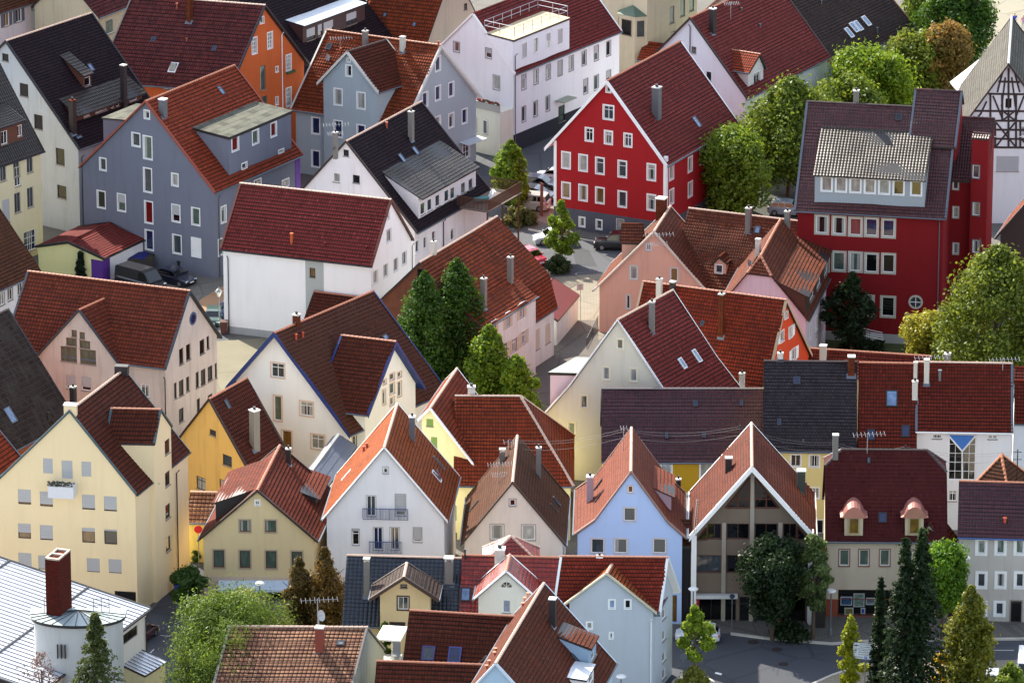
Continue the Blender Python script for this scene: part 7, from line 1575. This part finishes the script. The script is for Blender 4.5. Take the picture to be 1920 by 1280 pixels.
tree('round_bush', 'green bush behind the white parasol at the bottom', (722, 1222), 1168, 34, 'dome', DKG, n=1200, bot=.0, leaf=.22, trunk=False, cat='shrub', z=4.4)
tree('climbing_shrub', 'small shrub over the yellow wall left of the tan shop house', (368, 1052), 1030, 20, 'dome', DKG, n=500, bot=.0, leaf=.2, trunk=False, cat='shrub')
flush()
# ================================================================== ground, roads, paving (each a sheet 4 mm above the one below)
def gmat(name, c, rough=.9, sc=1.2, var=.35, pav=None):
    t = NT(name, rough, .25); col = S(*c); p = t.pos(); big = t.ramp(t.noise(p, .12, 5, .65), .3, .7); f = t.ramp(t.noise(p, sc*6, 3), .3, .7)
    a = t.mix(t.math('MULTIPLY', big, var), col, dk(col, .55)); a = t.mix(t.math('MULTIPLY', f, .22), a, dk(col, 1.35))
    cr = t.node('ShaderNodeTexVoronoi'); cr.feature = 'DISTANCE_TO_EDGE'; cr.inputs['Scale'].default_value = .13; t.L(p, cr.inputs[0]); a = t.mix(t.math('MULTIPLY', t.math('LESS_THAN', cr.outputs[0], .012), .35), a, dk(col, .4))
    if pav:
        b = t.node('ShaderNodeTexBrick'); b.inputs['Scale'].default_value = 1.0; b.inputs['Brick Width'].default_value = pav*2; b.inputs['Row Height'].default_value = pav; b.inputs['Mortar Size'].default_value = .02; b.inputs['Color1'].default_value = (1, 1, 1, 1); b.inputs['Color2'].default_value = (.86, .86, .86, 1); b.inputs['Mortar'].default_value = (.55, .55, .55, 1); t.L(p, b.inputs[0])
        a = t.mix(1.0, a, b.outputs[0], 'MULTIPLY')
    t.L(a, t.b.inputs['Base Color']); t.bump(f, .3, .02); return t.m
def sheet(name, pts, k, m, h=None):
    P = [at_z(p) for p in pts]; mb = MB()
    if h is None: mb.face([q+Z(.004*k) for q in P], Z(1))
    else: mb.prism([q-Z(.05) for q in P], Z(h+.05))
    o = mb.build(name, m, None, (P[0].x, P[0].y, 0)); o['kind'] = 'structure'; return o
GP = gmat('paving', (112, 108, 102), pav=.25); GA = gmat('asphalt', (86, 88, 92)); GAD = gmat('dark_asphalt', (72, 74, 80)); GS_ = gmat('sandy_paving', (142, 134, 118), pav=.3); GG_ = gmat('gravel', (128, 122, 102), var=.7); GV = gmat('green_ground', (72, 78, 44)); GKB = gmat('kerb', (190, 184, 172))
g = MB(); g.face([(-1500, -700, 0), (1500, -700, 0), (1500, 3000, 0), (-1500, 3000, 0)], Z(1)); go = g.build('ground', GP); go['kind'] = 'structure'
sheet('road', [(700, 330), (880, 285), (990, 235), (1300, 60), (1500, 60), (1500, 150), (1200, 240), (1060, 300), (1060, 395), (900, 425), (880, 350), (700, 420)], 1, GA)
sheet('road', [(880, 430), (1040, 400), (1240, 440), (1500, 440), (1500, 470), (1240, 500), (1075, 520), (1030, 520), (960, 500), (900, 470)], 2, GA)
sheet('pavement', [(940, 420), (990, 412), (1040, 425), (1200, 448), (1180, 462), (1035, 437), (980, 430), (940, 436)], 3, GP, .12)
sheet('forecourt', [(990, 400), (1045, 385), (1055, 420), (1020, 430), (975, 425)], 3, GS_)
sheet('forecourt', [(1030, 520), (1075, 517), (1240, 505), (1240, 560), (1120, 640), (1030, 640), (1060, 590)], 3, GS_)
sheet('lane', [(1040, 600), (1122, 600), (1122, 650), (1030, 760), (1010, 900), (900, 900), (960, 740)], 4, gmat('lane_paving', (110, 104, 98), pav=.2))
sheet('road', [(330, 640), (500, 470), (640, 400), (690, 420), (470, 560), (420, 640), (400, 700), (330, 700)], 1, GA)
sheet('sandy_strip', [(350, 580), (370, 565), (480, 500), (488, 512), (385, 590)], 3, gmat('sandy_strip', (150, 118, 92)))
sheet('yard', [(400, 640), (520, 632), (560, 700), (520, 760), (400, 780)], 2, GG_)
sheet('lawn', [(1480, 630), (1760, 640), (1960, 640), (1960, 800), (1480, 780)], 2, GV)
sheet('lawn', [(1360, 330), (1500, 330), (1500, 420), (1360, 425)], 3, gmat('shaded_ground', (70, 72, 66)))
sheet('lawn', [(1540, 150), (1900, 90), (1900, 320), (1540, 330)], 2, GV)
sheet('plaza', [(1700, -60), (2000, -60), (2000, 100), (1870, 100), (1760, 60)], 3, gmat('pale_gravel', (140, 134, 118)))
sheet('lane', [(240, 1320), (270, 1160), (330, 1090), (372, 1000), (390, 1000), (380, 1110), (340, 1160), (330, 1320)], 2, GAD)
sheet('road', [(1240, 1197), (1290, 1190), (1370, 1186), (1440, 1196), (1560, 1206), (1640, 1200), (1990, 1196), (1990, 1400), (1240, 1400)], 1, GAD)
sheet('forecourt', [(1500, 1296), (1560, 1268), (1620, 1248), (1700, 1240), (1990, 1238), (1990, 1400), (1480, 1400)], 3, GS_, .1)
for nm, pts in (('kerb', [(1370, 1187), (1440, 1196), (1560, 1206), (1640, 1200), (1990, 1196), (1990, 1199), (1640, 1203), (1560, 1209), (1440, 1199), (1370, 1190)]), ('kerb', [(1500, 1296), (1560, 1268), (1620, 1248), (1700, 1240), (1700, 1237), (1620, 1245), (1560, 1265), (1497, 1293)]), ('kerb', [(990, 430), (1035, 439), (1180, 464), (1180, 466), (1035, 441), (990, 432)])): sheet(nm, pts, 4, GKB, .13)
# traffic island ring
B = at_z((1300, 1283)); mb = MB(); mb.lathe(Vector((B.x, B.y, 0)), [(1.75, 0), (1.75, .14), (1.55, .14), (1.5, .1), (0, .1)], 28); o = mb.build('traffic_island', [GKB], None, (B.x, B.y, 0)); o['kind'] = 'structure'
for i, (a, b) in enumerate((((1340, 1262), (1352, 1265)),)):
    sheet('road_marking', [a, b, (b[0]+2, b[1]-3), (a[0]+2, a[1]-3)], 3, WHITE)

rs = random.Random(11)
for pts in ([(1070, 455), (1105, 470), (1120, 500), (1080, 497)], [(905, 455), (940, 462), (950, 480), (910, 478)], [(1520, 1225), (1580, 1218), (1600, 1232), (1540, 1240)], [(1340, 1205), (1385, 1200), (1392, 1212), (1350, 1220)]): sheet('road_patch', pts, 4, gmat('patched_asphalt', (70, 72, 76)))
for a, b in (((1090, 440), (1084, 447)), ((1118, 444), (1112, 451)), ((1062, 436), (1056, 443)), ((288, 1216), (278, 1226)), ((300, 1190), (318, 1192)), ((1640, 1222), (1700, 1221)), ((1740, 1220), (1800, 1219)), ((1840, 1218), (1900, 1218))):
    sheet('road_marking', [a, b, (b[0]+1.6, b[1]+1.3), (a[0]+1.6, a[1]+1.3)], 5, plain((190, 190, 186), .8, var=.5, name='worn_marking'))
